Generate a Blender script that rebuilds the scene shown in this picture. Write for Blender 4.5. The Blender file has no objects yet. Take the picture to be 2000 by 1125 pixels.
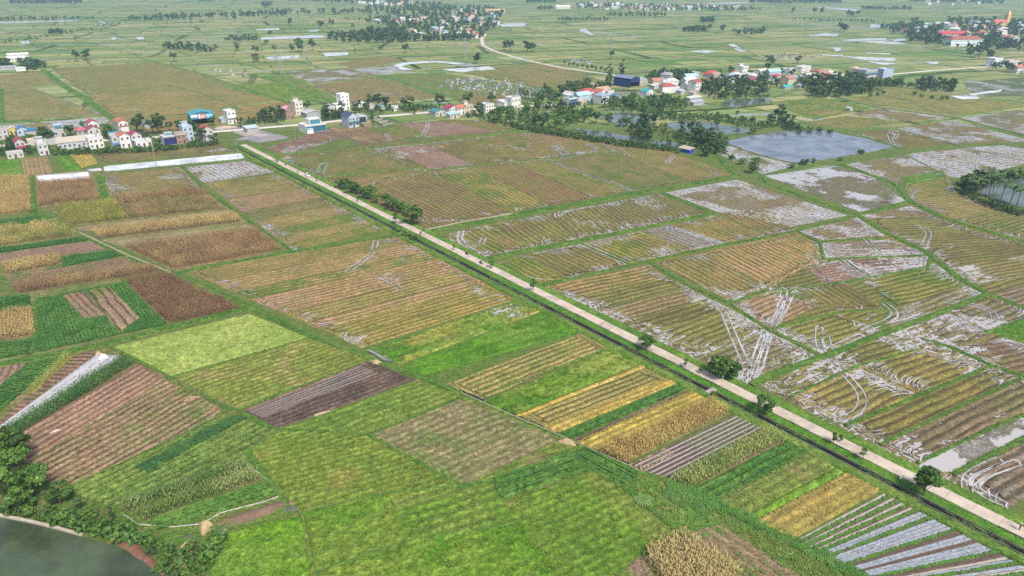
import bpy, math, random
import numpy as np
from mathutils import Vector, Matrix
from mathutils.geometry import tessellate_polygon
random.seed(7); RNG = np.random.default_rng(11)
SC = bpy.context.scene
COL = SC.collection

# ---------------------------------------------------------------- camera, sky, sun, exposure
CAM_H, FPX, HORIZON = 100.0, 1360.0, -60.0
PITCH = math.atan((562.5 - HORIZON) / FPX)
cam_d = bpy.data.cameras.new('camera'); cam = bpy.data.objects.new('camera', cam_d); COL.objects.link(cam)
cam.location = (0, 0, CAM_H); cam.rotation_euler = (math.radians(90) - PITCH, 0, 0)
cam_d.sensor_width = 36.0; cam_d.lens = FPX / 2000 * 36.0; cam_d.clip_start = 1.0; cam_d.clip_end = 40000
SC.camera = cam

SUN_EL, SUN_AZ = math.radians(52), math.radians(150)     # azimuth clockwise from +Y (view direction)
wd = bpy.data.worlds.new('World'); SC.world = wd; wd.use_nodes = True
nt = wd.node_tree; bg = nt.nodes['Background']
sky = nt.nodes.new('ShaderNodeTexSky'); sky.sky_type = 'NISHITA'; sky.sun_disc = False
sky.sun_elevation = SUN_EL; sky.sun_rotation = SUN_AZ; sky.air_density = 1.0; sky.dust_density = 3.5; sky.ozone_density = 1.0
nt.links.new(sky.outputs[0], bg.inputs[0]); bg.inputs[1].default_value = 0.105
sd = bpy.data.lights.new('sun', 'SUN'); sun = bpy.data.objects.new('sun', sd); COL.objects.link(sun)
sd.energy = 2.5; sd.angle = math.radians(10); sd.color = (1.0, 0.95, 0.87)
sdir = Vector((math.sin(SUN_AZ) * math.cos(SUN_EL), math.cos(SUN_AZ) * math.cos(SUN_EL), math.sin(SUN_EL)))
sun.rotation_euler = (-sdir).to_track_quat('-Z', 'Y').to_euler(); sun.location = (0, 0, 300)
vs = SC.view_settings; vs.view_transform = 'Standard'; vs.look = 'None'; vs.gamma = 1.0; vs.exposure = 0.78
SC.cycles.max_bounces = 5; SC.cycles.volume_bounces = 1
SC.cycles.transparent_max_bounces = 4; SC.cycles.use_denoising = False

# ---------------------------------------------------------------- helpers: plan of the site
CP, SP_ = math.cos(PITCH), math.sin(PITCH)
def G(x, y):                      # survey: photograph point -> point on the flat ground (metres)
    u = (x - 1000) / FPX; v = (562.5 - y) / FPX
    t = CAM_H / (SP_ - v * CP)
    return np.array([u * t, (CP + v * SP_) * t])
def toPX(X, Y, Z=0.0):
    yc = Y * CP - (Z - CAM_H) * SP_; zc = Y * SP_ + (Z - CAM_H) * CP
    return 1000 + FPX * X / yc, 562.5 - FPX * zc / yc
RA, RB = G(500, 297), G(2000, 1046)
RD = (RB - RA) / np.hypot(*(RB - RA)); RN = np.array([-RD[1], RD[0]])     # RN points right of the road as seen
def along(t, off): return RA + RD * t + RN * off
def edgeline(off):
    a = toPX(*along(0, off)); b = toPX(*along(380, off))
    return lambda x: (x, a[1] + (b[1] - a[1]) * (x - a[0]) / (b[0] - a[0]))
vr, vl = edgeline(5.0), edgeline(-8.8)
def polyy(poly):
    xs = [p[0] for p in poly]; ys = [p[1] for p in poly]
    return lambda x: (x, float(np.interp(x, xs, ys)))

def hsh(i, j, s): 
    v = np.sin(i * 127.1 + j * 311.7 + s * 74.7) * 43758.5453
    return v - np.floor(v)
def vnoise(x, y, s=0):
    xi = np.floor(x); yi = np.floor(y); fx = x - xi; fy = y - yi
    fx = fx * fx * (3 - 2 * fx); fy = fy * fy * (3 - 2 * fy)
    a = hsh(xi, yi, s); b = hsh(xi + 1, yi, s); c = hsh(xi, yi + 1, s); d = hsh(xi + 1, yi + 1, s)
    return a + (b - a) * fx + (c - a) * fy + (a - b - c + d) * fx * fy
def fbm(x, y, s=0, o=3):
    t = 0; am = .5; n = 0
    for k in range(o):
        t = t + am * vnoise(x * 2 ** k + 17.3 * k, y * 2 ** k + 9.1 * k, s + k); n += am; am *= .5
    return t / n
def sstep(a, b, x):
    t = np.clip((x - a) / (b - a), 0, 1); return t * t * (3 - 2 * t)
def mixc(a, b, t): return np.asarray(a) * (1 - t[..., None]) + np.asarray(b) * t[..., None]
def segdist(X, Y, P):
    d = np.full(X.shape, 1e9)
    for (x0, y0), (x1, y1) in zip(P[:-1], P[1:]):
        dx, dy = x1 - x0, y1 - y0; L = dx * dx + dy * dy + 1e-9
        t = np.clip(((X - x0) * dx + (Y - y0) * dy) / L, 0, 1)
        d = np.minimum(d, np.hypot(X - x0 - t * dx, Y - y0 - t * dy))
    return d
def inpoly(X, Y, P):
    ins = np.zeros(np.shape(X), bool); n = len(P)
    for i in range(n):
        x0, y0 = P[i]; x1, y1 = P[(i + 1) % n]
        c = ((y0 > Y) != (y1 > Y)) & (X < (x1 - x0) * (Y - y0) / (y1 - y0 + 1e-12) + x0)
        ins ^= c
    return ins

# ---------------------------------------------------------------- helpers: objects
def link(o, parent=None):
    COL.objects.link(o)
    if parent is not None: o.parent = parent
    return o
def np_mesh(name, V, F, mat, col=None, wet=None, smooth=False, fcol=None, row=None, wk=None):
    V = np.asarray(V, np.float32).reshape(-1, 3); F = np.asarray(F, np.int32); k = F.shape[1]
    me = bpy.data.meshes.new(name)
    me.vertices.add(len(V)); me.vertices.foreach_set('co', V.ravel())
    me.loops.add(F.size); me.loops.foreach_set('vertex_index', F.ravel())
    me.polygons.add(len(F)); me.polygons.foreach_set('loop_start', np.arange(0, F.size, k, dtype=np.int32))
    if smooth: me.polygons.foreach_set('use_smooth', np.ones(len(F), bool))
    if col is not None:
        a = me.attributes.new('col', 'FLOAT_COLOR', 'POINT'); c = np.ones((len(V), 4), np.float32); c[:, :3] = np.clip(col, 0, 1); a.data.foreach_set('color', c.ravel())
    if wet is not None:
        a = me.attributes.new('wet', 'FLOAT', 'POINT'); a.data.foreach_set('value', np.asarray(wet, np.float32).ravel())
    if fcol is not None:
        a = me.attributes.new('fcol', 'FLOAT_COLOR', 'POINT'); c = np.empty((len(V), 4), np.float32); c[:] = fcol; a.data.foreach_set('color', c.ravel())
    for nm, q in (('row', row), ('wk', wk)):
        if q is not None: a = me.attributes.new(nm, 'FLOAT', 'POINT'); c = np.empty(len(V), np.float32); c[:] = np.ravel(q); a.data.foreach_set('value', c)
    me.update(calc_edges=True)
    if mat: me.materials.append(mat)
    return me
def struct(name, me, parent=None, kind='structure'):
    o = bpy.data.objects.new(name, me); link(o, parent); o['kind'] = kind; return o
def part(name, me, parent):
    o = bpy.data.objects.new(name, me); link(o, parent); return o
def thing(name, label, cat, loc=(0, 0, 0), rz=0.0, group=None, me=None):
    o = bpy.data.objects.new(name, me); link(o); o.location = loc; o.rotation_euler = (0, 0, rz)
    o['label'] = label; o['category'] = cat
    if group: o['group'] = group
    return o
class MB:
    def __init__(s): s.v = []; s.f = []; s.m = []
    def add(s, vs, fs, m=0):
        n = len(s.v); s.v += [tuple(map(float, q)) for q in vs]; s.f += [tuple(i + n for i in q) for q in fs]; s.m += [m] * len(fs); return s
    def box(s, x0, x1, y0, y1, z0, z1, m=0):
        return s.add([(x0,y0,z0),(x1,y0,z0),(x1,y1,z0),(x0,y1,z0),(x0,y0,z1),(x1,y0,z1),(x1,y1,z1),(x0,y1,z1)],
              [(0,3,2,1),(4,5,6,7),(0,1,5,4),(1,2,6,5),(2,3,7,6),(3,0,4,7)], m)
    def tube(s, p, q, r0, r1, n=6, m=0):
        p = Vector(p); q = Vector(q); d = (q - p).normalized(); a = d.orthogonal().normalized(); b = d.cross(a); vs = []
        for c, r in ((p, r0), (q, r1)):
            for k in range(n):
                t = 2 * math.pi * k / n; vs.append(c + (a * math.cos(t) + b * math.sin(t)) * r)
        fs = [(k, (k + 1) % n, n + (k + 1) % n, n + k) for k in range(n)] + [tuple(range(n))[::-1], tuple(range(n, 2 * n))]
        return s.add(vs, fs, m)
    def mesh(s, name, *mats, smooth=False):
        me = bpy.data.meshes.new(name); me.from_pydata(s.v, [], s.f)
        for mt in mats: me.materials.append(mt)
        if len(mats) > 1: me.polygons.foreach_set('material_index', s.m)
        if smooth: me.polygons.foreach_set('use_smooth', [True] * len(me.polygons))
        me.update(); return me

# ---------------------------------------------------------------- materials (all procedural)
MATS = {}
def newmat(name):
    m = bpy.data.materials.new(name); m.use_nodes = True; n = m.node_tree.nodes; n.clear()
    out = n.new('ShaderNodeOutputMaterial'); return m, m.node_tree, out
def N(t, typ, **kw):
    n = t.nodes.new(typ)
    for k, v in kw.items():
        if k.startswith('i_'): n.inputs[k[2:].replace('_', ' ')].default_value = v
        else: setattr(n, k, v)
    return n
def mixrgb(t, fac, a, b, blend='MIX'):
    n = t.nodes.new('ShaderNodeMix'); n.data_type = 'RGBA'; n.blend_type = blend
    for sock, val in ((n.inputs[0], fac), (n.inputs[6], a), (n.inputs[7], b)):
        if isinstance(val, bpy.types.NodeSocket): t.links.new(val, sock)
        elif isinstance(val, (tuple, list)): sock.default_value = (*val, 1)
        else: sock.default_value = val
    return n.outputs[2]
def maprange(t, v, a, b, c, d, interp='SMOOTHSTEP'):
    n = t.nodes.new('ShaderNodeMapRange'); n.interpolation_type = interp
    t.links.new(v, n.inputs[0])
    for i, q in enumerate((a, b, c, d)): n.inputs[i + 1].default_value = q
    return n.outputs[0]
def math_(t, op, a, b):
    n = t.nodes.new('ShaderNodeMath'); n.operation = op
    for i, q in enumerate((a, b)):
        if isinstance(q, bpy.types.NodeSocket): t.links.new(q, n.inputs[i])
        else: n.inputs[i].default_value = q
    return n.outputs[0]
def noise(t, vec, scale, detail=3, rough=.55):
    n = t.nodes.new('ShaderNodeTexNoise'); n.inputs['Scale'].default_value = scale; n.inputs['Detail'].default_value = detail; n.inputs['Roughness'].default_value = rough
    t.links.new(vec, n.inputs['Vector']); return n.outputs['Fac']

def mat_field():
    m, t, out = newmat('field_soil_stubble_water')
    geo = N(t, 'ShaderNodeNewGeometry'); pos = geo.outputs['Position']
    A = lambda nm: N(t, 'ShaderNodeAttribute', attribute_name=nm)
    ca, fa, wa, ra, ka = A('col'), A('fcol'), A('wet'), A('row'), A('wk')
    n1 = noise(t, pos, 1.6, 4, .65); n3 = noise(t, pos, 4.5, 3, .6)
    ph = math_(t, 'ADD', ra.outputs['Fac'], math_(t, 'ADD', math_(t, 'MULTIPLY', math_(t, 'SUBTRACT', n1, .5), .2), math_(t, 'MULTIPLY', math_(t, 'SUBTRACT', noise(t, pos, .07, 3, .6), .5), .9)))
    ridge = math_(t, 'MULTIPLY_ADD', math_(t, 'COSINE', math_(t, 'MULTIPLY', ph, 2 * math.pi), 0), .5); t.nodes[-1].inputs[2].default_value = .5
    gain = math_(t, 'MULTIPLY', maprange(t, n1, .25, .75, .38, 1.55, 'LINEAR'), maprange(t, n3, .25, .75, .6, 1.4, 'LINEAR'))
    col = mixrgb(t, 1.0, ca.outputs['Color'], gain, 'MULTIPLY')
    brk = maprange(t, noise(t, pos, .09, 4, .65), .32, .6, .5, 1.0)
    fm = math_(t, 'MULTIPLY', math_(t, 'MULTIPLY', maprange(t, ridge, .38, .06, 0, 1), fa.outputs['Alpha']), brk)
    col = mixrgb(t, fm, col, mixrgb(t, 1.0, fa.outputs['Color'], gain, 'MULTIPLY'))
    b1 = N(t, 'ShaderNodeBsdfPrincipled'); b1.inputs['Roughness'].default_value = .92; b1.inputs['Specular IOR Level'].default_value = .12
    bump = N(t, 'ShaderNodeBump'); bump.inputs['Strength'].default_value = .9; bump.inputs['Distance'].default_value = .3
    hgt = math_(t, 'ADD', n1, math_(t, 'MULTIPLY', ridge, math_(t, 'MULTIPLY', fa.outputs['Alpha'], .6)))
    t.links.new(hgt, bump.inputs['Height']); t.links.new(bump.outputs[0], b1.inputs['Normal'])
    b2 = N(t, 'ShaderNodeBsdfPrincipled'); b2.inputs['Base Color'].default_value = (.40, .38, .37, 1); b2.inputs['Roughness'].default_value = .09; b2.inputs['IOR'].default_value = 1.5
    up = N(t, 'ShaderNodeCombineXYZ'); up.inputs[2].default_value = 1.0; t.links.new(up.outputs[0], b2.inputs['Normal'])
    # winding wheel ruts: contour lines of a slow noise
    nz = noise(t, pos, .16, 2, .45); c = math_(t, 'MULTIPLY', math_(t, 'ABSOLUTE', math_(t, 'SUBTRACT', math_(t, 'FRACT', math_(t, 'MULTIPLY', nz, 9.0), 0), .5), 0), 2.0)
    wet = wa.outputs['Fac']
    w1 = math_(t, 'SUBTRACT', math_(t, 'SUBTRACT', wet, .1), math_(t, 'MULTIPLY', ridge, ka.outputs['Fac']))
    w2 = math_(t, 'SUBTRACT', wet, math_(t, 'MULTIPLY', c, math_(t, 'MULTIPLY', ka.outputs['Fac'], 1.0)))
    w = math_(t, 'ADD', math_(t, 'MAXIMUM', w1, w2), math_(t, 'MULTIPLY', math_(t, 'SUBTRACT', noise(t, pos, 2.0, 4, .7), .5), .42))
    mask = maprange(t, w, .44, .54, 0, 1)
    col = mixrgb(t, maprange(t, w, .15, .46, 0, .6), col, mixrgb(t, .5, mixrgb(t, 1.0, col, (.45, .45, .45), 'MULTIPLY'), (.10, .08, .06)))   # soaked soil is darker
    t.links.new(col, b1.inputs['Base Color'])
    mx = N(t, 'ShaderNodeMixShader'); t.links.new(mask, mx.inputs[0]); t.links.new(b1.outputs[0], mx.inputs[1]); t.links.new(b2.outputs[0], mx.inputs[2])
    t.links.new(mx.outputs[0], out.inputs[0]); return m
def mat_leaf(name='leaf', rough=.6, lo=.78, hi=1.25):
    m, t, out = newmat(name)
    ca = N(t, 'ShaderNodeAttribute', attribute_name='col')
    b = N(t, 'ShaderNodeBsdfPrincipled'); b.inputs['Roughness'].default_value = rough; b.inputs['Specular IOR Level'].default_value = .25
    oi = N(t, 'ShaderNodeObjectInfo')
    g = maprange(t, oi.outputs['Random'], 0, 1, lo, hi, 'LINEAR')
    c = mixrgb(t, 1.0, ca.outputs['Color'], g, 'MULTIPLY')
    t.links.new(c, b.inputs['Base Color']); t.links.new(b.outputs[0], out.inputs[0]); return m
def mat_plain(name, col, rough=.8, var=.18, scale=.8, spec=.3, metal=0.0, stain=0.0, per_object=0.0):
    if name in MATS: return MATS[name]
    m, t, out = newmat(name); tc = N(t, 'ShaderNodeTexCoord')
    n1 = noise(t, tc.outputs['Object'], scale, 4, .6)
    lo = tuple(c * (1 - var) for c in col); hi = tuple(min(1, c * (1 + var)) for c in col)
    c = mixrgb(t, maprange(t, n1, .3, .7, 0, 1, 'LINEAR'), lo, hi)
    if stain:
        n2 = noise(t, tc.outputs['Object'], scale * .35, 5, .7)
        c = mixrgb(t, maprange(t, n2, .55, .72, 0, stain), c, tuple(q * .45 for q in col))
    if per_object:
        oi = N(t, 'ShaderNodeObjectInfo'); c = mixrgb(t, 1.0, c, maprange(t, oi.outputs['Random'], 0, 1, 1 - per_object, 1 + per_object, 'LINEAR'), 'MULTIPLY')
    b = N(t, 'ShaderNodeBsdfPrincipled'); b.inputs['Roughness'].default_value = rough; b.inputs['Specular IOR Level'].default_value = spec; b.inputs['Metallic'].default_value = metal
    t.links.new(c, b.inputs['Base Color']); t.links.new(b.outputs[0], out.inputs[0]); MATS[name] = m; return m
def mat_water(name, col, rough=.04, ior=1.45, ripple=.02, rscale=.6):
    m, t, out = newmat(name); geo = N(t, 'ShaderNodeNewGeometry')
    b = N(t, 'ShaderNodeBsdfPrincipled'); b.inputs['Roughness'].default_value = rough; b.inputs['IOR'].default_value = ior
    n = noise(t, geo.outputs['Position'], .08, 5, .65)
    c = mixrgb(t, maprange(t, n, .35, .65, 0, 1), tuple(q * .65 for q in col), tuple(q * 1.3 for q in col)); t.links.new(c, b.inputs['Base Color'])
    bp = N(t, 'ShaderNodeBump'); bp.inputs['Strength'].default_value = .25; bp.inputs['Distance'].default_value = ripple
    t.links.new(noise(t, geo.outputs['Position'], rscale, 3), bp.inputs['Height']); t.links.new(bp.outputs[0], b.inputs['Normal'])
    t.links.new(b.outputs[0], out.inputs[0]); return m
def mat_ground():
    m, t, out = newmat('plain_of_fields'); geo = N(t, 'ShaderNodeNewGeometry'); pos = geo.outputs['Position']
    # near grass
    g = mixrgb(t, maprange(t, noise(t, pos, .12, 5, .65), .3, .7, 0, 1), (.075, .125, .025), (.14, .17, .05))
    g = mixrgb(t, maprange(t, noise(t, pos, 1.5, 4, .7), .3, .7, 0, .8), g, (.05, .10, .02))
    g = mixrgb(t, maprange(t, noise(t, pos, .45, 5, .7), .45, .65, 0, .7), g, (.17, .165, .06))
    # far plots: a plan of plots in rotated site coordinates
    def plots(w, h, mort, rot, c1, c2, cm, off=.5, bias=0.0):
        mp = N(t, 'ShaderNodeMapping'); mp.inputs['Rotation'].default_value = (0, 0, -math.radians(rot)); t.links.new(pos, mp.inputs['Vector'])
        dn = N(t, 'ShaderNodeTexNoise'); dn.inputs['Scale'].default_value = .004; t.links.new(pos, dn.inputs['Vector'])
        va = N(t, 'ShaderNodeVectorMath', operation='MULTIPLY_ADD'); t.links.new(dn.outputs['Color'], va.inputs[0]); va.inputs[1].default_value = (70, 70, 0); t.links.new(mp.outputs[0], va.inputs[2])
        br = N(t, 'ShaderNodeTexBrick'); t.links.new(va.outputs[0], br.inputs['Vector'])
        br.inputs['Scale'].default_value = 1.0; br.inputs['Brick Width'].default_value = w; br.inputs['Row Height'].default_value = h; br.inputs['Mortar Size'].default_value = mort; br.inputs['Mortar Smooth'].default_value = .3; br.inputs['Bias'].default_value = bias
        br.offset = off; br.inputs['Color1'].default_value = (*c1, 1); br.inputs['Color2'].default_value = (*c2, 1); br.inputs['Mortar'].default_value = (*cm, 1)
        return br
    b1 = plots(74, 24, 1.3, 21, (.115, .21, .055), (.36, .34, .165), (.065, .11, .035), .37)
    b2 = plots(290, 105, 4.0, 17, (1, 1, 1), (.72, .84, .72), (.16, .25, .16), .43)
    b3 = plots(170, 61, 2.2, -48, (1, 1, 1), (1.0, .9, .85), (.42, .52, .4), .61)
    c = mixrgb(t, 1.0, b1.outputs['Color'], b2.outputs['Color'], 'MULTIPLY'); c = mixrgb(t, 1.0, c, b3.outputs['Color'], 'MULTIPLY')
    c = mixrgb(t, maprange(t, noise(t, pos, .0035, 4, .6), .45, .68, 0, .55), c, (.26, .26, .115))
    c = mixrgb(t, maprange(t, noise(t, pos, .02, 4, .6), .5, .7, 0, .5), c, (.1, .165, .05))
    sx = N(t, 'ShaderNodeSeparateXYZ'); t.links.new(pos, sx.inputs[0])
    far = maprange(t, sx.outputs[1], 470, 520, 0, 1)
    col = mixrgb(t, far, g, c)
    b = N(t, 'ShaderNodeBsdfPrincipled'); b.inputs['Roughness'].default_value = .95; b.inputs['Specular IOR Level'].default_value = .1; t.links.new(col, b.inputs['Base Color'])
    bp = N(t, 'ShaderNodeBump'); bp.inputs['Strength'].default_value = .5; bp.inputs['Distance'].default_value = .4; t.links.new(noise(t, pos, 1.2, 4, .7), bp.inputs['Height']); t.links.new(bp.outputs[0], b.inputs['Normal'])
    # standing water in the far paddies
    mpw = N(t, 'ShaderNodeMapping'); mpw.inputs['Rotation'].default_value = (0, 0, -math.radians(21)); mpw.inputs['Scale'].default_value = (.011, .05, 1); t.links.new(pos, mpw.inputs['Vector'])
    wn = noise(t, mpw.outputs[0], 1.0, 5, .7); wreg = noise(t, pos, .0022, 3)
    wm = math_(t, 'MULTIPLY', maprange(t, math_(t, 'ADD', wn, math_(t, 'MULTIPLY', wreg, .45)), .835, .87, 0, 1), far)
    b2_ = N(t, 'ShaderNodeBsdfPrincipled'); b2_.inputs['Base Color'].default_value = (.28, .27, .25, 1); b2_.inputs['Roughness'].default_value = .1; b2_.inputs['IOR'].default_value = 1.45
    mx = N(t, 'ShaderNodeMixShader'); t.links.new(wm, mx.inputs[0]); t.links.new(b.outputs[0], mx.inputs[1]); t.links.new(b2_.outputs[0], mx.inputs[2]); t.links.new(mx.outputs[0], out.inputs[0])
    return m
M_FIELD = mat_field(); M_LEAF = mat_leaf('crop_and_grass', .7, 1.0, 1.0); M_TREE = mat_leaf('tree_leaf', .55)
M_GROUND = mat_ground()
M_POND = mat_water('pond_water', (.10, .115, .09)); M_MURK = mat_water('green_pond_water', (.06, .082, .045), .02, 1.45, .008, .5)
M_PALE = mat_water('silty_pond_water', (.66, .65, .63), .08, 1.5); M_BLACK = mat_water('ditch_water', (.012, .013, .012), .15, 1.33)
M_CONC = mat_plain('road_concrete', (.44, .37, .30), .85, .2, .45, .2, stain=.5, per_object=.09)
M_CURB = mat_plain('canal_concrete', (.13, .12, .10), .8, .35, .7, .3, stain=.6)
M_RUT = mat_water('rut_water', (.40, .38, .37), .09, 1.5, .01, 1.0)
M_BARK = mat_plain('bark', (.09, .07, .05), .9, .3, 2.0)
M_BRWALL = mat_plain('old_concrete', (.30, .28, .25), .85, .25, .6, stain=.5)
M_GLASS = mat_plain('window_glass', (.025, .03, .038), .15, .2, 1, .6)
M_FRAME = mat_plain('window_frame', (.45, .44, .42), .6, .1)
M_METAL = mat_plain('galvanised_steel', (.35, .36, .37), .5, .15, 1, .5, .4)

# ---------------------------------------------------------------- ground sheet
GS = 9000.0
struct('ground', np_mesh('ground', [(-GS, -GS * .2, 0), (GS, -GS * .2, 0), (GS, GS * 1.4, 0), (-GS, GS * 1.4, 0)], [(0, 1, 2, 3)], M_GROUND))

# ---------------------------------------------------------------- field plots
TAN, OLV, GRN = (.31, .215, .10), (.20, .165, .058), (.125, .165, .036)
SOIL, RSOIL, DSOIL, PINK = (.165, .115, .072), (.235, .145, .098), (.085, .058, .046), (.27, .185, .14)
BRT, LIME, YEL, DGR = (.085, .205, .016), (.27, .32, .085), (.38, .285, .085), (.028, .085, .02)
DOL, WEED, GREY = (.135, .115, .042), (.15, .165, .045), (.24, .215, .19)
STY = dict(
 base=dict(a=TAN, b=OLV, c=GRN, fur=(.075, .06, .03), sp=2.5, amp=.16, rough=.08, head=2.6, tv=.8, rv=.5, gv=.3, fd=.92, ns=11, sn=.35, wet=-.25, wedge=.8, wd=3.0, wn=.5, wk=.85, wmax=.38, wob=.5, z0=.05, straw=0),
 stub=dict(), 
 olive=dict(a=OLV, b=DOL, c=GRN),
 green=dict(a=WEED, b=OLV, c=(.09, .15, .025), gv=.6),
 soil=dict(a=SOIL, b=RSOIL, c=OLV, fur=(.07, .048, .033), gv=.15, sp=1.9, amp=.22),
 pink=dict(a=PINK, b=RSOIL, c=SOIL, fur=(.11, .072, .052), gv=.2, sp=1.8, amp=.2),
 dark=dict(a=DSOIL, b=SOIL, c=SOIL, fur=(.04, .03, .024), gv=.3, sp=1.7, amp=.3, wedge=0, head=0, fd=.5),
 flood=dict(a=SOIL, b=OLV, c=GREY, wet=.62, wn=.9, wedge=.5, wk=.9, sp=2.4, wmax=.58),
 rice=dict(a=BRT, b=(.12, .2, .03), c=(.06, .15, .012), fur=(.04, .09, .012), sp=4.5, amp=.10, rough=.30, head=0, fd=.3, wedge=0, wet=-1, gv=.7, z0=.3, sn=.6),
 lime=dict(a=LIME, b=(.21, .28, .06), c=(.16, .25, .04), fur=(.16, .22, .04), sp=5, amp=.05, rough=.2, head=0, fd=.2, wedge=0, wet=-1, gv=.5, z0=.2, sn=.5),
 yellow=dict(a=YEL, b=(.34, .25, .05), c=(.2, .19, .04), fur=(.17, .13, .025), sp=1.8, amp=.25, rough=.2, head=0, fd=.7, wedge=0, wet=-1, gv=.4, z0=.3, sn=.5),
 veg=dict(a=(.04, .11, .02), b=(.055, .13, .022), c=(.09, .15, .03), fur=(.05, .06, .025), sp=1.5, amp=.35, rough=.25, head=0, fd=.7, wedge=0, wet=-1, gv=.3, z0=.1, sn=.7),
 weed=dict(a=WEED, b=(.115, .17, .035), c=(.2, .16, .08), fur=(.07, .10, .022), sp=2.2, amp=.16, rough=.16, head=0, fd=.6, wedge=0, wet=-1, gv=.8, z0=.15, sn=.6),
 floor=dict(a=SOIL, b=(.2, .15, .08), c=GRN, fur=(.09, .065, .04), sp=.9, amp=.12, head=0, wedge=0, wet=-1, gv=.3, fd=.5),
 mud=dict(wmax=1, a=GREY, b=(.2, .18, .16), c=GRN, fur=(.15, .13, .11), sp=2.5, amp=.03, wet=.28, wn=.7, wk=.1, head=0, wedge=0, gv=.35, fd=.2),
)
TRK = [([(735,470),(730,492),(712,508),(680,530)],.8), ([(790,487),(788,520),(780,545)],.45), ([(760,472),(700,520),(640,560),(600,585)],.35), ([(740,540),(770,555),(785,570)],.5),
 ([(1412,607),(1420,627),(1440,675),(1462,725),(1450,747)],.9), ([(1495,650),(1476,700),(1466,740)],1.1), ([(1500,655),(1488,700),(1470,742)],1.1), ([(1532,567),(1522,610),(1507,640)],1.1), ([(1545,575),(1520,625),(1505,642)],1.0), ([(1552,600),(1590,660)],.35),
 ([(1650,732),(1685,770),(1682,800),(1660,815),(1600,828)],.75), ([(1725,592),(1752,612),(1735,628),(1690,645)],1.0), ([(1600,640),(1598,665),(1605,690)],.9), ([(1612,655),(1620,690)],.8), ([(1610,688),(1680,655)],1.0),
 ([(1787,440),(1817,452),(1805,480)],1.0), ([(1907,302),(1903,318),(1902,335)],1.2), ([(1306,441),(1309,453)],1.0),
 ([(902,452),(896,470),(918,487),(943,501),(957,492)],1.1), ([(945,465),(940,478),(930,480)],.7), ([(835,238),(836,246),(826,265)],1.2), ([(754,262),(762,274)],1.1), ([(1080,285),(1105,305)],1.2), ([(1090,284),(1108,304)],.9),
 ([(1317,304),(1302,319)],1.0), ([(1391,334),(1401,344)],1.0), ([(1180,280),(1202,298)],1.0), ([(1148,281),(1165,290),(1160,298)],.9), ([(1068,311),(1120,332),(1180,352),(1238,374)],1.1), ([(1213,290),(1224,304)],.9),
 ([(637,318),(628,338)],1.1), ([(630,320),(622,336)],1.0), ([(1325,447),(1418,478)],1.1), ([(1300,440),(1400,474)],.9), ([(1135,477),(1225,515)],.9), ([(1690,735),(1760,770)],.5),
 ([(1690,465),(1700,480),(1720,490),(1690,505)],1.0), ([(1645,505),(1690,540)],.9), ([(1850,590),(1930,600),(1950,630),(1900,645)],1.0), ([(1700,765),(1655,800)],.4),
 ([(745,475),(765,468)],.8), ([(840,235),(828,237)],1.1), ([(1740,258),(1746,275),(1752,262)],1.1), ([(1735,262),(1744,284),(1758,284)],1.0), ([(1985,905),(1900,935),(1905,960),(1960,985)],.8), ([(1950,900),(1885,930),(1890,965)],.7)]
def chaikin(P, k=2):
    P = np.asarray(P, float)
    for _ in range(k):
        if len(P) < 3: break
        Q = [P[0]]
        for a, b in zip(P[:-1], P[1:]): Q += [a * .75 + b * .25, a * .25 + b * .75]
        P = np.array(Q + [P[-1]])
    return P
TRK = [(chaikin([G(*q) for q in p]), a) for p, a in TRK]
def ribbons(paths, z):
    V = []; F = []
    for P, w in paths:
        T = np.gradient(P, axis=0); T /= np.hypot(T[:, 0], T[:, 1])[:, None] + 1e-9; Nn = np.stack([-T[:, 1], T[:, 0]], 1); b = len(V); n = len(P)
        for i in range(n):
            ww = w * random.uniform(.6, 1.15) * (.35 if i in (0, n - 1) else 1) / 2; V += [(*(P[i] + Nn[i] * ww), z), (*(P[i] - Nn[i] * ww), z)]
        F += [(b + 2 * i, b + 2 * i + 1, b + 2 * i + 3, b + 2 * i + 2) for i in range(n - 1)]
    return V, F
def rut_strokes(S, dv, ctr, D, dens, seed):
    r = random.Random(seed); out = []
    for s in S:
        a, b = np.array(s[0]), np.array(s[-1]); L = np.hypot(*(b - a)); t = (b - a) / L
        if abs(t @ dv) > .8 or L < 6: continue
        inn = dv if dv @ (ctr - (a + b) / 2) > 0 else -dv; x = r.uniform(.5, 1.5); bend = r.choice([-1, 1]); ph = r.uniform(0, 50)
        step = max(.8, D / 696 * 2.2)
        while x < L - .5:
            c = .5 + .5 * math.sin(x / 7 + ph) * math.sin(x / 3.1 + 2 * ph)
            if r.random() < dens * (.15 + 1.2 * c ** 1.5):
                Ls = r.uniform(1.2, 5.5) * (.5 + c); bd = bend * r.uniform(.5, 2.6); d0 = r.uniform(.3, 1.6)
                k = np.linspace(0, 1, 7)[:, None]; P = a + t * (x + bd * (1 - k) ** 2.2) + inn * (d0 + Ls * k) + np.array([r.uniform(-.2, .2), r.uniform(-.2, .2)]); out.append((P, max(.34, D / 696 * .62) * r.uniform(.7, 1.3)))
            x += step * r.uniform(.6, 1.3)
    return out
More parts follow.
